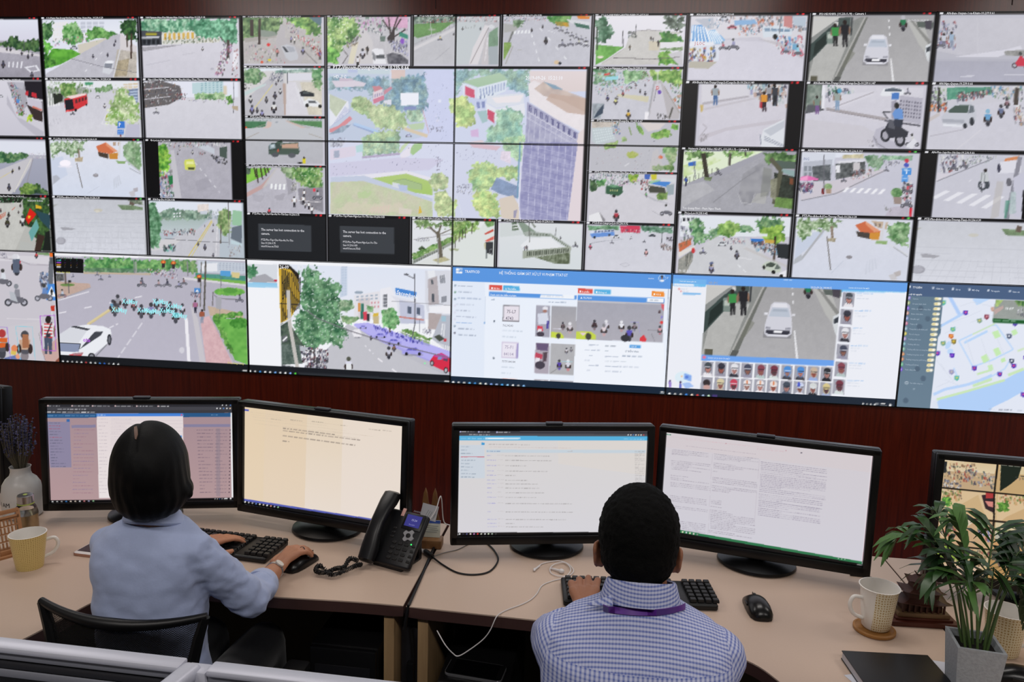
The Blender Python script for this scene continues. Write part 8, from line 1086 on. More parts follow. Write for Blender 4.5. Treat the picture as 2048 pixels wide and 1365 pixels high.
# wooden pagoda
pg = onz(1836, 1240, DZ); t = thing('pagoda_model', 'carved brown wooden pagoda model on a plinth beside the mug', 'ornament', pg, math.radians(3)); L = local(t)
PGW = mat('pagoda_wood', '3a1a0e', .5, noise_amt=.25, noise_scale=40)
L('plinth', MB().box((0, 0, .0065), (.165, .085, .013), bevel=.002).box((0, 0, .016), (.14, .066, .006), bevel=.001), mat('plinth_wood', '4a1e12', .4)); L('platform', MB().box((0, 0, .0245), (.128, .056, .011), bevel=.001), mat('pale_step', '6a5238', .5))
g = MB()
for i in range(8): g.box((-.05+i*.0143, -.022, .042), (.004, .004, .024)); g.box((-.05+i*.0143, .022, .042), (.004, .004, .024))
g.box((0, 0, .042), (.095, .035, .024)); L('hall', g, PGW)
def roof(z, wx, wy, h, up):
    mb = MB(); n = 12; rings = []
    for f, k in ((1., 0.), (.86, .25), (.6, .6), (.42, 1.)):
        r = []
        for sx, sy in ((1, 1), (-1, 1), (-1, -1), (1, -1)):
            r.append((sx*wx*f, sy*wy*f, z+h*k+(up if f == 1 else 0)))
            nx = {(1, 1): (0, wy*f), (-1, 1): (-wx*f, 0), (-1, -1): (0, -wy*f), (1, -1): (wx*f, 0)}[(sx, sy)]; r.append((nx[0], nx[1], z+h*k))
        rings.append(r)
    return mb.loft(rings)
for i, (z, wx, wy, h, up) in enumerate(((.052, .066, .036, .016, .008), (.078, .05, .03, .015, .008), (.103, .036, .024, .016, .01))):
    L('roof', roof(z, wx, wy, h, up), PGW, smooth=20)
    if i < 2: L('storey', MB().box((0, 0, z+.018), (wx*1.1, wy*1.0, .02)), PGW)
fin = MB()
for s in (-1, 1): fin.tube([(s*.004, 0, .121), (s*.014, 0, .122), (s*.022, 0, .132)], [.002, .0025, .001], 6)
fin.tube([(0, 0, .118), (0, 0, .134)], [.003, .001], 6); L('finial', fin, PGW)
# notebook and papers
bk = [onz(1683, 1303, DZ+.02), onz(1868, 1313, DZ+.02)]; dx = (bk[1]-bk[0]); ab = math.atan2(dx.y, dx.x); wB = dx.length
t = thing('notebook', 'thick black notebook at the bottom right, beside the concrete pot', 'notebook', (bk[0].x, bk[0].y, DZ+.0012), ab); wB -= .014; L = local(t)
L('cover', MB().box((wB/2, -.14, .0195), (wB, .28, .0025), bevel=.001).box((wB/2, -.14, .0012), (wB, .28, .0025), bevel=.001).box((wB-.0015, -.14, .0105), (.003, .28, .019)), mat('black_cover', '0a0a0d', .45)); L('pages', MB().box((wB/2-.002, -.14, .0105), (wB-.006, .272, .0155)), mat('page_white', 'b4b2b8', .8))
for lab, px, py, rz in (('white sheet of paper under the left edge of the black notebook', 1702, 1356, .3), ('white sheet of paper between the black notebook and the concrete pot', 1888, 1330, -.2)):
    v = onz(px, py, DZ); t = thing('paper_sheet', lab, 'paper', (v.x, v.y, DZ), ab+rz); local(t)('sheet', MB().box(((.06 if rz > 0 else -.05), -.07, .0006), (.14, .16, .0008)), mat('paper_white', 'ccced8', .7))
v = onz(2012, 1362, DZ); mouse('black mouse at the bottom right corner behind the pot', (v.x+.025, v.y, DZ), math.radians(70))
# potted palm
pt = onz(1951, 1281, DZ+.122); yp = math.radians(-8)
t = thing('potted_palm', 'small palm plant in a square grey concrete pot at the right', 'plant', (pt.x, pt.y, DZ), yp); L = local(t); hw, ht, hb = .122, .046, .037
q4 = lambda h, z: [(h, h, z), (-h, h, z), (-h, -h, z), (h, -h, z)]
L('pot', MB().loft([q4(hb, 0), q4(ht, hw), q4(ht-.006, hw), q4(ht-.01, hw-.02)]), mat('concrete', '9da1a6', .8, noise_amt=.22, noise_scale=170, bump=.6), smooth=20); L('soil', MB().box((0, 0, hw-.02), (.078, .078, .01)), mat('soil', '15110d', .95, noise_amt=.5, noise_scale=120, bump=.8))
LEAF = [mat('palm_leaf', '28481f', .38, noise_amt=.2, noise_scale=30), mat('palm_leaf_light', '4a7036', .4, noise_amt=.2, noise_scale=30), mat('palm_leaf_dark', '1b3519', .4)]
STEM = mat('palm_stem', '4a6234', .5)
def frond(px, py, Y, n, w0, lm, base, bow=.04):
    """stem from the soil to a tip seen in the photo, leaflets along its upper part"""
    tip = Matrix.Rotation(-yp, 4, 'Z') @ (at(px, py, Y)-Vector((pt.x, pt.y, DZ))); b0 = Vector((base[0], base[1], hw-.02)); midp = b0.lerp(tip, .55)+Vector((0, 0, bow)); P = spline([b0, b0.lerp(midp, .5)+Vector((0, 0, bow*.4)), midp, tip.lerp(midp, .3)+Vector((0, 0, bow*.35)), tip], 8)
    st = L('stem', MB().tube(P, [.0026-.0018*i/len(P) for i in range(len(P))], 6), STEM); mb = MB(); N = len(P)
    for k in range(n):
        f = .45+.55*k/(n-1); i = min(N-2, int(f*(N-1))); p = P[i]; tv = (P[i+1]-P[i]).normalized(); side = tv.cross(Vector((0, 0, 1))).normalized()
        for s in (-1, 1):
            Ln = 1.2*w0*(1-.55*abs(2*(k/(n-1))-.75))*rng.uniform(.85, 1.1); d = (side*s*.8+tv*.75).normalized(); up = Vector((0, 0, 1))
            q = [p, p+d*Ln*.4+up*.004, p+d*Ln*.75-up*Ln*.08, p+d*Ln-up*Ln*.28]; wd = [.0012, Ln*.105, Ln*.085, .0006]; nrm = d.cross(up).normalized()
            for a in range(3):
                mb.quad(q[a]-nrm*wd[a], q[a]+nrm*wd[a], q[a+1]+nrm*wd[a+1], q[a+1]-nrm*wd[a+1])
    bmesh.ops.remove_doubles(mb.bm, verts=mb.bm.verts, dist=1e-5); bmesh.ops.solidify(mb.bm, geom=list(mb.bm.faces), thickness=.0005)
    o = mb.build('leaflets', lm, st, 60); o.matrix_parent_inverse.identity()
Yp = pt.y
for a in ((1772, 1112, Yp+.10, 11, .075, 1, (-.02, .01), .12), (1862, 1020, Yp+.12, 9, .06, 0, (-.015, .02), .05), (1835, 1060, Yp+.06, 10, .075, 0, (-.01, .0), .06), (1905, 1040, Yp+.05, 11, .085, 1, (0, .01), .05), (1850, 1185, Yp-.01, 9, .075, 0, (-.02, -.01), .1), (1872, 1120, Yp+.02, 9, .085, 2, (-.01, -.01), .06), (1990, 1060, Yp+.08, 10, .085, 0, (.01, .02), .05), (2044, 1120, Yp+.06, 10, .095, 2, (.02, .01), .07), (2060, 1180, Yp+.0, 10, .095, 2, (.02, 0), .09), (2050, 1255, Yp-.03, 9, .08, 0, (.02, -.01), .12), (1930, 1130, Yp-.04, 9, .085, 0, (0, -.02), .05), (1985, 1150, Yp-.04, 10, .09, 0, (.015, -.01), .06), (2075, 1085, Yp+.1, 10, .09, 2, (.015, .02), .05), (1925, 1190, Yp-.06, 8, .075, 1, (0, -.02), .07)):
    frond(a[0], a[1], a[2], a[3], a[4], LEAF[a[5]], a[6], a[7])
# ---------------------------------------------------------------- people
SKIN = mat('skin', 'b07a5e', .5, noise_amt=.06, noise_scale=60); SKIN2 = mat('skin_man', '9a664a', .5, noise_amt=.06, noise_scale=60)
def hair_mat():
    m = mat('black_hair', '040405', .6, bump=.3, noise_scale=120, stretch=(3, 3, .12), spec=.22); return m
HAIR = hair_mat(); SHORT = mat('short_black_hair', '040404', .8, bump=.8, noise_scale=420, spec=.15)
def sell(c, rx, ry, n=40, e=.85, tilt=0.): return [(c[0]+rx*math.copysign(abs(math.cos(a))**e, math.cos(a)), c[1]+ry*math.copysign(abs(math.sin(a))**e, math.sin(a)), c[2]+tilt*ry*math.sin(a)) for a in [2*math.pi*i/n for i in range(n)]]
def torso(mb, rings, grow=0., e=.85): mb.loft([sell((x, y, z), rx+grow, ry+grow, e=e) for z, x, y, rx, ry in rings])
def hand(mb, W, d, lat, z1, curl=(12, 30, 45), s=1., spread=.1, thumb=.75):
    W = Vector(W); d = Vector(d).normalized(); lat = Vector(lat).normalized(); up = Vector((0, 0, 1)); tips = []
    for off, fw, seg in ((.027, .083, (.040, .024, .019)), (.009, .087, (.044, .027, .020)), (-.009, .081, (.040, .025, .019)), (-.025, .072, (.031, .019, .017))):
        K = W+(d*fw+lat*off)*s; K.z = z1; chain(mb, [(*(W+lat*off*.55*s), .0145*s), (*(W.lerp(K, .5)+up*.003), .0125*s), (*K, .0105*s)], .3)
        p = K; dd = (d+lat*off*spread*18).normalized(); r = .0092*s; a = 0
        for q, L_ in enumerate(seg):
            a = math.radians(curl[q]); n_ = p+(dd*math.cos(a)-up*math.sin(a))*L_*s; chain(mb, [(*p, r), (*n_, r*.9)], .3); p = n_; r *= .9
        tips.append((K, p, dd))
    B = W+(d*.022+lat*.022)*s-up*.004; t1 = B+(d*.55+lat*thumb).normalized()*.038*s; t1.z -= .004; t2 = t1+(d*.8+lat*.35).normalized()*.030*s; t3 = t2+(d*.95+lat*.1).normalized()*.02*s
    chain(mb, [(*W, .014*s), (*B, .0145*s), (*t1, .0115*s), (*t2, .0095*s), (*t3, .0078*s)], .3); return tips
def head(mb, c, rx, ry, rz, ear_z=0., ears=True, yaw=0.):
    keep = set(mb.bm.verts); c = Vector(c); mb.ball(c+Vector((0, 0, .012)), (rx, ry, rz-.012), sub=3); mb.ball(c+Vector((0, .02, -.045)), (rx*.8, ry*.72, rz*.62), sub=3)
    mb.ball(c+Vector((0, ry*.98, -.018)), (.011, .018, .022), sub=2); mb.ball(c+Vector((0, ry*.88, -.062)), (.024, .012, .008), sub=2); mb.ball(c+Vector((0, ry*.8, -.093)), (.022, .018, .014), sub=2)
    for s in (-1, 1):
        mb.ball(c+Vector((s*.030, ry*.87, .006)), (.013, .010, .008), sub=2); mb.ball(c+Vector((s*.03, ry*.9, .022)), (.018, .008, .005), sub=2)
        if ears: mb.ball(c+Vector((s*(rx+.007), .0, ear_z)), (.006, .018, .031), rot=Matrix.Rotation(s*.32, 3, 'Z').to_quaternion().to_euler(), sub=2).ball(c+Vector((s*(rx+.011), -.008, ear_z+.012)), (.0055, .011, .018), sub=2).ball(c+Vector((s*(rx-.002), .004, ear_z-.018)), (.009, .01, .014), sub=2)
    if yaw: bmesh.ops.rotate(mb.bm, cent=c, matrix=Matrix.Rotation(yaw, 3, 'Z'), verts=[v for v in mb.bm.verts if v not in keep])
def NV(me): return list(zip(me.vertices, [v.normal.copy() for v in me.vertices]))
def wrinkle(me, amp, sc, seed, mask=None, stretch=(1, 1, 1)):
    off = Vector((seed*3.1, seed*1.7, seed))
    for v, n in NV(me):
        c = v.co.copy(); v.co = c+n*((noise.noise(Vector((c.x*stretch[0], c.y*stretch[1], c.z*stretch[2]))*sc+off)+.5*noise.noise(c*sc*2.3+off))*amp*(1. if mask is None else mask(c)))
def cloth(name, col, rough=.75): return mat(name, col, rough, noise_amt=.04, noise_scale=200, bump=.15, sheen=.2)
def hits(o):
    dg = None; bm = bmesh.new(); bm.from_mesh(o.data); tr = BVHTree.FromBMesh(bm); bm.free()
    def h(px, py, lift=.001):
        d = Vector(ray(px, py)).normalized(); l, n, i, _ = tr.ray_cast(Vector(CAM), d); return (l+n*lift, n) if l else (None, None)
    return h
def ribbon(tr, up, lo, th=.0012):
    """strip lying on a surface between two photographed lines"""
    mb = MB(); a = [tr(*p)[0] for p in up]; b = [tr(*p)[0] for p in lo]
    for i in range(len(a)-1):
        if None in (a[i], a[i+1], b[i], b[i+1]): continue
        mb.quad(a[i], a[i+1], b[i+1], b[i])
    bmesh.ops.remove_doubles(mb.bm, verts=mb.bm.verts, dist=1e-6); bmesh.ops.solidify(mb.bm, geom=list(mb.bm.faces), thickness=th); return mb

HY = math.radians(27)
# woman ----------------------------------------------------------------
wx, wy = 2.787, -1.99
P1 = thing('person', 'person with black bob and light blue shirt at the left desk, hand on mouse', 'person', (wx, wy, 0))
WT = [(.445, wx, wy+.03, .15, .12), (.52, wx, wy+.02, .152, .118), (.62, wx, wy+.0, .128, .1), (.72, wx, wy-.005, .116, .092), (.82, wx-.002, wy-.005, .119, .094), (.90, wx-.004, wy, .122, .095), (.95, wx-.004, wy+.0, .126, .088), (.985, wx-.004, wy+.005, .122, .075), (1.012, wx-.002, wy+.008, .102, .062), (1.035, wx+.003, wy+.012, .066, .05), (1.05, wx+.004, wy+.015, .045, .045)]
RS, RE, RW_ = (2.884, -1.985, .968), (2.968, -1.885, .812), (2.936, -1.668, .783)
LS, LE, LW = (2.680, -1.975, .962), (2.668, -1.80, .80), (2.668, -1.612, .785)
mb = MB(); torso(mb, WT, -.008)
chain(mb, [(*RS, .044), (*RE, .036), (*Vector(RE).lerp(Vector(RW_), .4), .034), (*RW_, .0215)]); chain(mb, [(*LS, .044), (*LE, .036), (*LW, .022)])
chain(mb, [(wx+.004, wy+.012, 1.02, .042), (wx+.006, wy+.02, 1.1, .045)]); head(mb, (wx+.006, -1.955, 1.14), .064, .086, .106, ears=False, yaw=HY)
for s in (-1, 1): chain(mb, [(wx+s*.075, wy+.03, .515, .076), (wx+s*.085, -1.62, .53, .056), (wx+s*.085, -1.585, .33, .048), (wx+s*.085, -1.60, .09, .034)]); chain(mb, [(wx+s*.085, -1.61, .045, .036), (wx+s*.09, -1.51, .03, .028)])
tw = hand(mb, RW_, (.33, 1, 0), (-1, .33, 0), .806, (14, 34, 50), .9, .05); hand(mb, LW, (.62, 1, 0), (1, -.62, 0), .800, (8, 26, 38), .88, .06)
body = link('body', remesh(mb, 'body', .0033, 3), SKIN, P1)
def ring(mb, p, d, r, w_): p = Vector(p); d = Vector(d).normalized(); mb.tube([p-d*w_, p+d*w_], r, 20)
mb = MB(); torso(mb, WT[1:-1], .002)
chain(mb, [(*RS, .05), (*Vector(RS).lerp(Vector(RE), .5), .047), (*RE, .047), (*Vector(RE).lerp(Vector(RW_), .36), .0425)], .25); chain(mb, [(*LS, .049), (*LE, .044), (*Vector(LE).lerp(Vector(LW), .36), .041)], .25)
me = remesh(mb, 'shirt', .006, 6)
wrinkle(me, .0045, 14, 2, lambda c: 1.2 if c.x > 2.9 or c.z < .9 else .8, (1, 1, 1.6)); wrinkle(me, .0035, 36, 5, lambda c: 1. if c.x > 2.90 else .35, (1, 1, 1.5))
SH1 = cloth('light_blue_shirt', 'a6b3d6'); shirt1 = link('shirt', me, SH1, P1)
cf = Vector(RE).lerp(Vector(RW_), .37); dv = (Vector(RW_)-Vector(RE)).normalized()
MB().tube([cf-dv*.012, cf-dv*.008, cf+dv*.020, cf+dv*.022], [.0425, .0435, .041, .039], 24).build('cuff', SH1, shirt1)
col = MB(); rings = []
for k, (f, dz) in enumerate(((1.0, .028), (1.1, .024), (1.32, -.004), (1.26, -.010), (1.0, .012))): rings.append([(wx+.003+.052*f*math.cos(a), wy+.014+.047*f*math.sin(a), 1.034+dz-.02*math.sin(a)) for a in [2*math.pi*i/36 for i in range(36)]])
col.loft(rings, caps=False).build('collar', SH1, shirt1)
mb = MB(); torso(mb, [(.447, wx, wy+.03, .153, .123), (.52, wx, wy+.02, .156, .121), (.61, wx, wy, .134, .104)])
for s in (-1, 1): chain(mb, [(wx+s*.075, wy+.04, .52, .079), (wx+s*.085, -1.62, .53, .062), (wx+s*.085, -1.587, .33, .054), (wx+s*.085, -1.60, .13, .045)], .3)
link('trousers', remesh(mb, 'trousers', .009, 4), cloth('dark_trousers', '16171c'), P1)
for s in (-1, 1): MB().ball((wx+s*.0875, -1.565, .03), (.042, .105, .036), sub=3).build('shoe', BLACK, P1)
hc = Vector((wx+.006, -1.99, 1.165)); mb = MB(); mb.ball(hc, (.0805, .102, .101), sub=4)
mb.loft([sell((hc.x+o, hc.y+dy, z), rx, ry, e=.95) for z, rx, ry, o, dy in ((1.17, .0805, .098, 0, 0), (1.135, .083, .092, .0, -.004), (1.11, .082, .086, .001, -.008), (1.085, .074, .076, .002, -.012), (1.068, .06, .062, .002, -.016), (1.058, .042, .045, .002, -.018))])
mb.ball((hc.x+.072, hc.y-.02, 1.112), (.018, .034, .022), sub=3).ball((hc.x+.08, hc.y-.028, 1.103), (.010, .02, .012), sub=2)
me = remesh(mb, 'hair', .0045, 8); me.transform(Matrix.Translation(hc) @ Matrix.Rotation(HY, 4, 'Z') @ Matrix.Translation(-hc))
for v, n in NV(me):
    a = math.atan2(v.co.y-hc.y, v.co.x-hc.x); v.co += n*(.0009*math.sin(a*23+noise.noise(v.co*20)*3)*min(1, max(0, (1.24-v.co.z)*8)))
    dxp = (v.co.x-(hc.x-.021)+(v.co.y-hc.y)*.5); 
    if v.co.z > 1.22 and v.co.y < hc.y+.08: v.co -= n*.0035*math.exp(-(dxp/.006)**2)
hair1 = link('hair', me, HAIR, P1); H1 = hits(hair1)
ribbon(H1, [(268.5, 855), (268, 862), (268.5, 870), (270, 879)], [(273.5, 853), (276, 861), (276.5, 870), (273, 880)], .001).build('parting', mat('scalp', '6a5044', .6, noise_amt=.5, noise_scale=300), hair1)
wv = Vector(RE).lerp(Vector(RW_), .90); wd_ = dv; Q = wd_.to_track_quat('Z', 'Y').to_matrix().to_4x4()
SIL = mat('watch_silver', 'b4b4b8', .25, metal=.85)
wt = MB().lathe([(.0225, -.006), (.0245, -.005), (.0245, .005), (.0225, .006)], 28, Matrix.Translation(wv) @ Q, caps=False).build('watch', SIL, P1)
fd = (Vector(CAM)-wv).normalized()*.3+Vector((.55, -.1, .8)); fd = (fd-wd_*fd.dot(wd_)).normalized(); MB().lathe([(.0001, -.002), (.0115, -.002), (.0125, 0), (.0115, .003), (.0001, .0034)], 24, Matrix.Translation(wv+fd*.0255) @ fd.to_track_quat('Z', 'Y').to_matrix().to_4x4(), caps=False).build('watch_face', mat('watch_dial', 'c8c4c0', .2, metal=.3), wt)
K, tip, dd = tw[2]; MB().lathe([(.0088, -.0015), (.0098, -.001), (.0098, .001), (.0088, .0015)], 20, Matrix.Translation(K+(dd-Vector((0, 0, .25))).normalized()*.022) @ (dd-Vector((0, 0, .25))).to_track_quat('Z', 'Y').to_matrix().to_4x4(), caps=False).build('finger_ring', mat('ring_dark', '4a4448', .3, metal=.7), P1)

# man --------------------------------------------------------------------
mx, my = 3.880, -2.10
P2 = thing('person', 'person with short black hair, checked shirt and purple lanyard at the right desk', 'person', (mx, my, 0))
MT = [(.445, mx, my+.02, .165, .125), (.54, mx, my, .168, .125), (.66, mx, my-.01, .166, .122), (.76, mx, my-.012, .176, .122), (.84, mx, my-.01, .186, .12), (.89, mx, my+.0, .188, .112), (.925, mx, my+.01, .178, .098), (.955, mx, my+.017, .145, .080), (.98, mx, my+.02, .092, .066), (1.0, mx, my+.023, .064, .056)]
S1, E1, W1 = (mx-.150, my+.012, .886), (3.70, -1.915, .805), tuple(onz(1168, 1230, .803))
S2, E2, W2 = (mx+.150, my+.012, .890), (4.062, -1.915, .80), (3.965, -1.752, .786)
mb = MB(); torso(mb, MT, -.01)
chain(mb, [(*S1, .05), (*E1, .04), (*W1, .026)]); chain(mb, [(*S2, .05), (*E2, .04), (*W2, .026)])
chain(mb, [(mx, my+.022, .97, .054), (mx-.002, my+.045, 1.09, .056)]); head(mb, (mx-.006, -2.022, 1.098), .0745, .094, .104, -.042)
for s in (-1, 1): chain(mb, [(mx+s*.085, my+.03, .52, .08), (mx+s*.1, -1.62, .54, .06), (mx+s*.1, -1.58, .33, .052), (mx+s*.1, -1.6, .09, .036)]); chain(mb, [(mx+s*.1, -1.61, .045, .04), (mx+s*.105, -1.49, .03, .03)])
tm = hand(mb, W1, (-.04, 1, 0), (1, .04, 0), .822, (-6, 24, 40), 1.1, .24, .9); hand(mb, W2, (-.45, 1, 0), (-1, -.45, 0), .804, (10, 28, 40), 1., .06)
link('body', remesh(mb, 'body', .0033, 3), SKIN2, P2)
def check_mat():
    m = bpy.data.materials.new('checked_cotton'); m.use_nodes = True; nt = m.node_tree; N = nt.nodes.new; Lk = nt.links.new; b = nt.nodes['Principled BSDF']; b.inputs['Roughness'].default_value = .75
    tc = N('ShaderNodeTexCoord'); sx = N('ShaderNodeSeparateXYZ'); Lk(tc.outputs['Object'], sx.inputs[0])
    def mth(op, a, c=None):
        n = N('ShaderNodeMath'); n.operation = op
        for i, v in enumerate((a, c)):
            if v is None: continue
            if isinstance(v, (int, float)): n.inputs[i].default_value = v
            else: Lk(v, n.inputs[i])
        return n.outputs[0]
    x, y, z = sx.outputs; ax = mth('ABSOLUTE', mth('SUBTRACT', x, mx)); sl = mth('ADD', mth('MULTIPLY', z, .58), mth('MULTIPLY', y, .8)); dg = mth('ADD', mth('MULTIPLY', z, .62), mth('MULTIPLY', ax, -.78))
    def stripe(v, period, duty, soft=.22):
        f = mth('PINGPONG', v, period/2); f = mth('DIVIDE', f, period/2); n = N('ShaderNodeMapRange'); n.inputs[1].default_value = duty-soft; n.inputs[2].default_value = duty+soft; Lk(f, n.inputs[0]); return n.outputs[0]
    yoke = mth('GREATER_THAN', z, .905); arm = mth('GREATER_THAN', mth('ADD', ax, mth('MULTIPLY', z, .25)), .402)
    p1 = mth('ADD', mth('MULTIPLY', stripe(sl, .0080, .55), .72), mth('MULTIPLY', stripe(x, .0062, .6), .28)); p2 = mth('ADD', mth('MULTIPLY', stripe(x, .0088, .55), .66), mth('MULTIPLY', stripe(z, .0075, .6), .34)); p3 = mth('ADD', mth('MULTIPLY', stripe(dg, .0088, .55), .72), mth('MULTIPLY', stripe(y, .0075, .6), .28))
    def mix(f, a, c): return mth('ADD', mth('MULTIPLY', a, mth('SUBTRACT', 1., f)), mth('MULTIPLY', c, f))
    p4 = mth('ADD', mth('MULTIPLY', stripe(z, .0072, .55), .72), mth('MULTIPLY', stripe(x, .0062, .6), .28)); v = mix(arm, mix(mth('GREATER_THAN', z, .99), mix(yoke, p2, p1), p4), p3); r = N('ShaderNodeMix'); r.data_type = 'RGBA'; r.inputs[6].default_value = (*lin('c6cbe6'), 1); r.inputs[7].default_value = (*lin('5c6db4'), 1); Lk(v, r.inputs[0]); Lk(r.outputs[2], b.inputs['Base Color']); MATS['checked_cotton'] = m; return m
CHK = check_mat()
mb = MB(); torso(mb, MT[1:], .002)
for S_, E_, W_ in ((S1, E1, W1), (S2, E2, W2)): chain(mb, [(*S_, .062), (*Vector(S_).lerp(Vector(E_), .5), .056), (*E_, .05), (*Vector(E_).lerp(Vector(W_), .5), .041)], .25)
me = remesh(mb, 'shirt', .0055, 7); wrinkle(me, .0035, 13, 9, lambda c: .5 if c.z > .92 else 1.)
shirt2 = link('shirt', me, CHK, P2)
cc = (mx+.001, my+.026, 1.0); col = MB(); rings = []
for f, dz in ((.97, .030), (1.04, .031), (1.09, .026), (1.25, -.010), (1.27, -.014), (1.2, -.012), (1.0, .0)): rings.append([(cc[0]+.064*f*math.cos(a), cc[1]+.058*f*math.sin(a), cc[2]+dz-.022*math.sin(a)) for a in [2*math.pi*i/40 for i in range(40)]])
col.loft(rings, caps=False); tl = [at(1222, 1192, -2.135), at(1226, 1212, -2.15), at(1172, 1212, -2.125), at(1180, 1207, -2.12)]
col.loft([[p+Vector((0, 0, .0012)) for p in tl], [p-Vector((0, 0, .0012)) for p in tl]]); col.build('collar', CHK, shirt2)
mb = MB(); torso(mb, [(.447, mx, my+.02, .169, .128), (.54, mx, my, .172, .128), (.62, mx, my, .17, .125)])
for s in (-1, 1): chain(mb, [(mx+s*.085, my+.04, .525, .083), (mx+s*.1, -1.62, .54, .066), (mx+s*.1, -1.583, .33, .058), (mx+s*.1, -1.6, .13, .048)], .3)
link('trousers', remesh(mb, 'trousers', .009, 4), MATS['dark_trousers'], P2)
for s in (-1, 1): MB().ball((mx+s*.1025, -1.555, .034), (.046, .125, .04), sub=3).build('shoe', BLACK, P2)
hc = Vector((mx-.006, -2.037, 1.114)); mb = MB(); mb.ball(hc, (.0815, .101, .099), sub=4); mb.ball(hc+Vector((0, -.02, -.03)), (.076, .083, .075), sub=3); mb.ball(hc+Vector((0, -.04, -.055)), (.057, .05, .05), sub=3)
me = remesh(mb, 'hair', .004, 5); bm = bmesh.new(); bm.from_mesh(me); bmesh.ops.delete(bm, geom=[v for v in bm.verts if v.co.y > hc.y+.055 and v.co.z < hc.z+.045], context='VERTS'); bm.to_mesh(me); bm.free()
for v, n in NV(me): v.co += n*(noise.noise(v.co*130)*.0022+noise.noise(v.co*40)*.002)
link('hair', me, SHORT, P2)
T2 = None
bmx = bmesh.new(); bmx.from_mesh(shirt2.data); cobj = next(o for o in shirt2.children if o.name.startswith('collar')); bmx.from_mesh(cobj.data); trx = BVHTree.FromBMesh(bmx); bmx.free()
def HM(px, py, lift=.0025):
    l, n, i, _ = trx.ray_cast(Vector(CAM), Vector(ray(px, py)).normalized()); return (l+n*lift, n) if l else (None, None)
lx = [1208, 1218, 1230, 1245, 1262, 1278, 1295, 1312, 1330, 1346, 1358, 1368]
cy_ = lambda x: 1226.5-((x-1285)/75)**2*9
lan = ribbon(HM, [(x, cy_(x)-6.5) for x in lx], [(x, cy_(x)+6.5) for x in lx], .0015).build('lanyard', mat('purple_ribbon', '5a2a8a', .35, noise_amt=.1, noise_scale=60), P2)
a, n = HM(1341, 1224, .0045); 
if a:
    me = text_mesh('yvc', .009); me.transform(Matrix.Translation(a) @ n.to_track_quat('Z', 'Y').to_matrix().to_4x4()); link('lettering', me, mat('ribbon_print', 'c8c4d4', .5), lan)
K, tip, dd = tm[2]; dd2 = (dd-Vector((0, 0, .1))).normalized(); MB().lathe([(.0095, -.0015), (.0105, -.001), (.0105, .001), (.0095, .0015)], 20, Matrix.Translation(K+dd2*.02) @ dd2.to_track_quat('Z', 'Y').to_matrix().to_4x4(), caps=False).build('finger_ring', mat('ring_gold', 'c8b480', .25, metal=.8), P2)

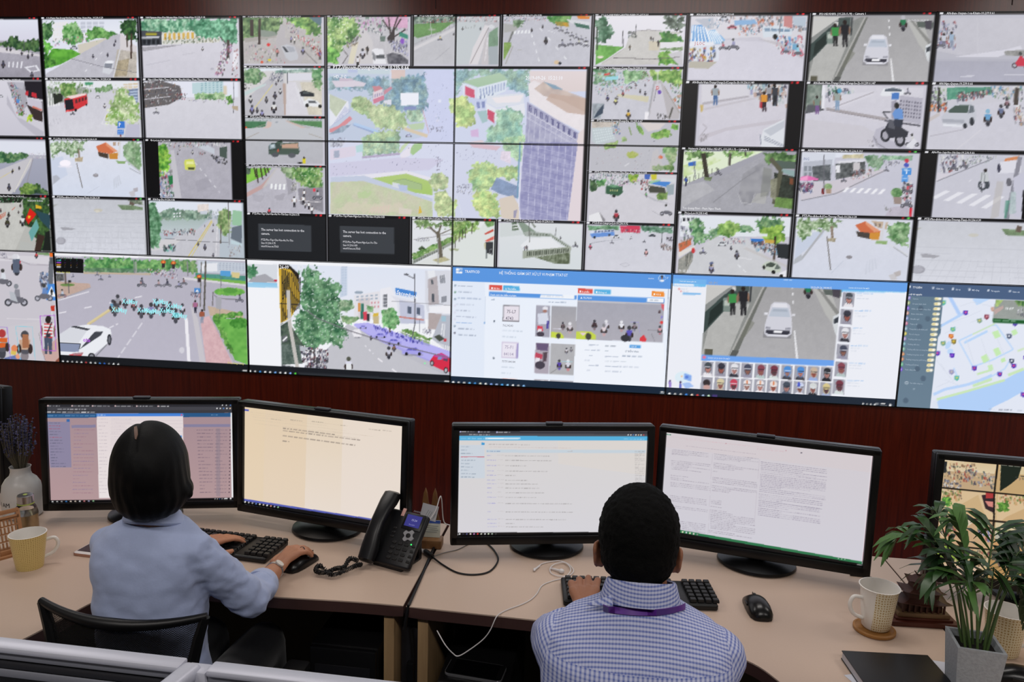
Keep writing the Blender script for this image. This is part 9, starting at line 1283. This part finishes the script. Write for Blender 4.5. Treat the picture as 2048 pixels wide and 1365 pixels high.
# ---------------------------------------------------------------- chairs
MESHF = bpy.data.materials.new('chair_mesh'); MESHF.use_nodes = True; nt = MESHF.node_tree; b = nt.nodes['Principled BSDF']; b.inputs['Base Color'].default_value = (.006, .006, .007, 1); b.inputs['Roughness'].default_value = .6
tc = nt.nodes.new('ShaderNodeTexCoord'); ck = nt.nodes.new('ShaderNodeTexChecker'); ck.inputs['Scale'].default_value = 420; ck.inputs[1].default_value = (1, 1, 1, 1); ck.inputs[2].default_value = (.62, .62, .62, 1); nt.links.new(tc.outputs['Object'], ck.inputs[0]); nt.links.new(ck.outputs[0], b.inputs['Alpha'])
FRAME = mat('chair_frame', '0b0b0d', .42); SEATM = mat('seat_fabric', '0d0d10', .9)
def chair(lab, cx, cy, back, ztop, half, seat_z=.44, arms=True):
    t = thing('office_chair', lab, 'chair', (cx, cy, 0)); L = local(t)
    def bp(u, v): # backrest: u across, v down
        return Vector((half*u*(1-.42*v**.8), back-.035*(1-u*u)+.05*u*u*0-.03*v+.10*max(0, v-.35)**2, ztop-cyz(u)-.40*v))-Vector((0, 0, 0))
    cyz = lambda u: .018*(1-u*u)
    top = [bp(u, 0) for u in np.linspace(-1, 1, 17)]
    L('back_top_bar', MB().tube(top, [.008+.006*(1-abs(u)) for u in np.linspace(-1, 1, 17)], 10), FRAME)
    for s in (-1, 1): L('back_upright', MB().tube([bp(s*.98+(-s*.0), v) for v in np.linspace(0, 1, 9)], [.010, .012, .013, .014, .014, .014, .013, .012, .012], 8), FRAME)
    L('back_lower_bar', MB().tube([bp(u, 1) for u in np.linspace(-.98, .98, 9)], .012, 8), FRAME)
    g = MB(); us = np.linspace(-.97, .97, 15); vs = np.linspace(.02, .98, 9); P = [[bp(u, v) for u in us] for v in vs]; n = len(us); g._add([p for r in P for p in r], [(i*n+k, i*n+k+1, (i+1)*n+k+1, (i+1)*n+k) for i in range(len(vs)-1) for k in range(n-1)]); bmesh.ops.solidify(g.bm, geom=list(g.bm.faces), thickness=.0015); L('back_mesh', g, MESHF)
    L('spine', MB().tube([(0, back-.06, ztop-.3), (0, back-.07, ztop-.42), (0, back-.02, seat_z-.06), (0, .02, seat_z-.06)], [.016, .02, .022, .02], 10), FRAME)
    L('seat', MB().prism(rrect(.46, .44, .09), seat_z-.06, seat_z, Matrix.Translation((0, .06, 0)), bevel=.022, seg=4), SEATM)
    for s in (-1, 1):
        if arms: L('armrest', MB().tube(spline([(s*.20, .06, seat_z-.05), (s*.275, .05, seat_z-.03), (s*.285, .04, seat_z+.10), (s*.28, .02, seat_z+.17)], 5), .014, 8).box((s*.278, .05, seat_z+.185), (.06, .2, .026), bevel=.01), FRAME)
    L('gas_lift', MB().lathe([(.028, .09), (.028, .22), (.018, .22), (.018, seat_z-.06)], 20), STEEL)
    for k in range(5):
        a = math.pi/2+k*2*math.pi/5; e = (math.cos(a)*.27, math.sin(a)*.27)
        lg = L('leg', MB().tube([(0, 0, .105), (e[0]*.5, e[1]*.5, .095), (e[0], e[1], .072)], [.024, .018, .013], 8), FRAME); L('caster', MB().lathe([(.001, -.016), (.026, -.016), (.029, -.01), (.029, .01), (.026, .016), (.001, .016)], 18, Matrix.Translation((e[0], e[1], .029)) @ Matrix.Rotation(a, 4, 'Z') @ RX90, caps=False), RUBBER, parent=lg)
    return t
ca, cb = at(83, 1213, -2.11), at(414, 1222, -2.11); cm = (ca+cb)/2
chair('black mesh-backed office chair behind the woman in the light blue shirt', cm.x, wy, -2.11-wy, cm.z, (cb.x-ca.x)/2)
chair('black office chair under the man in the checked shirt, hidden by his back', mx, my+.0, -.16, .80, .20, arms=False)
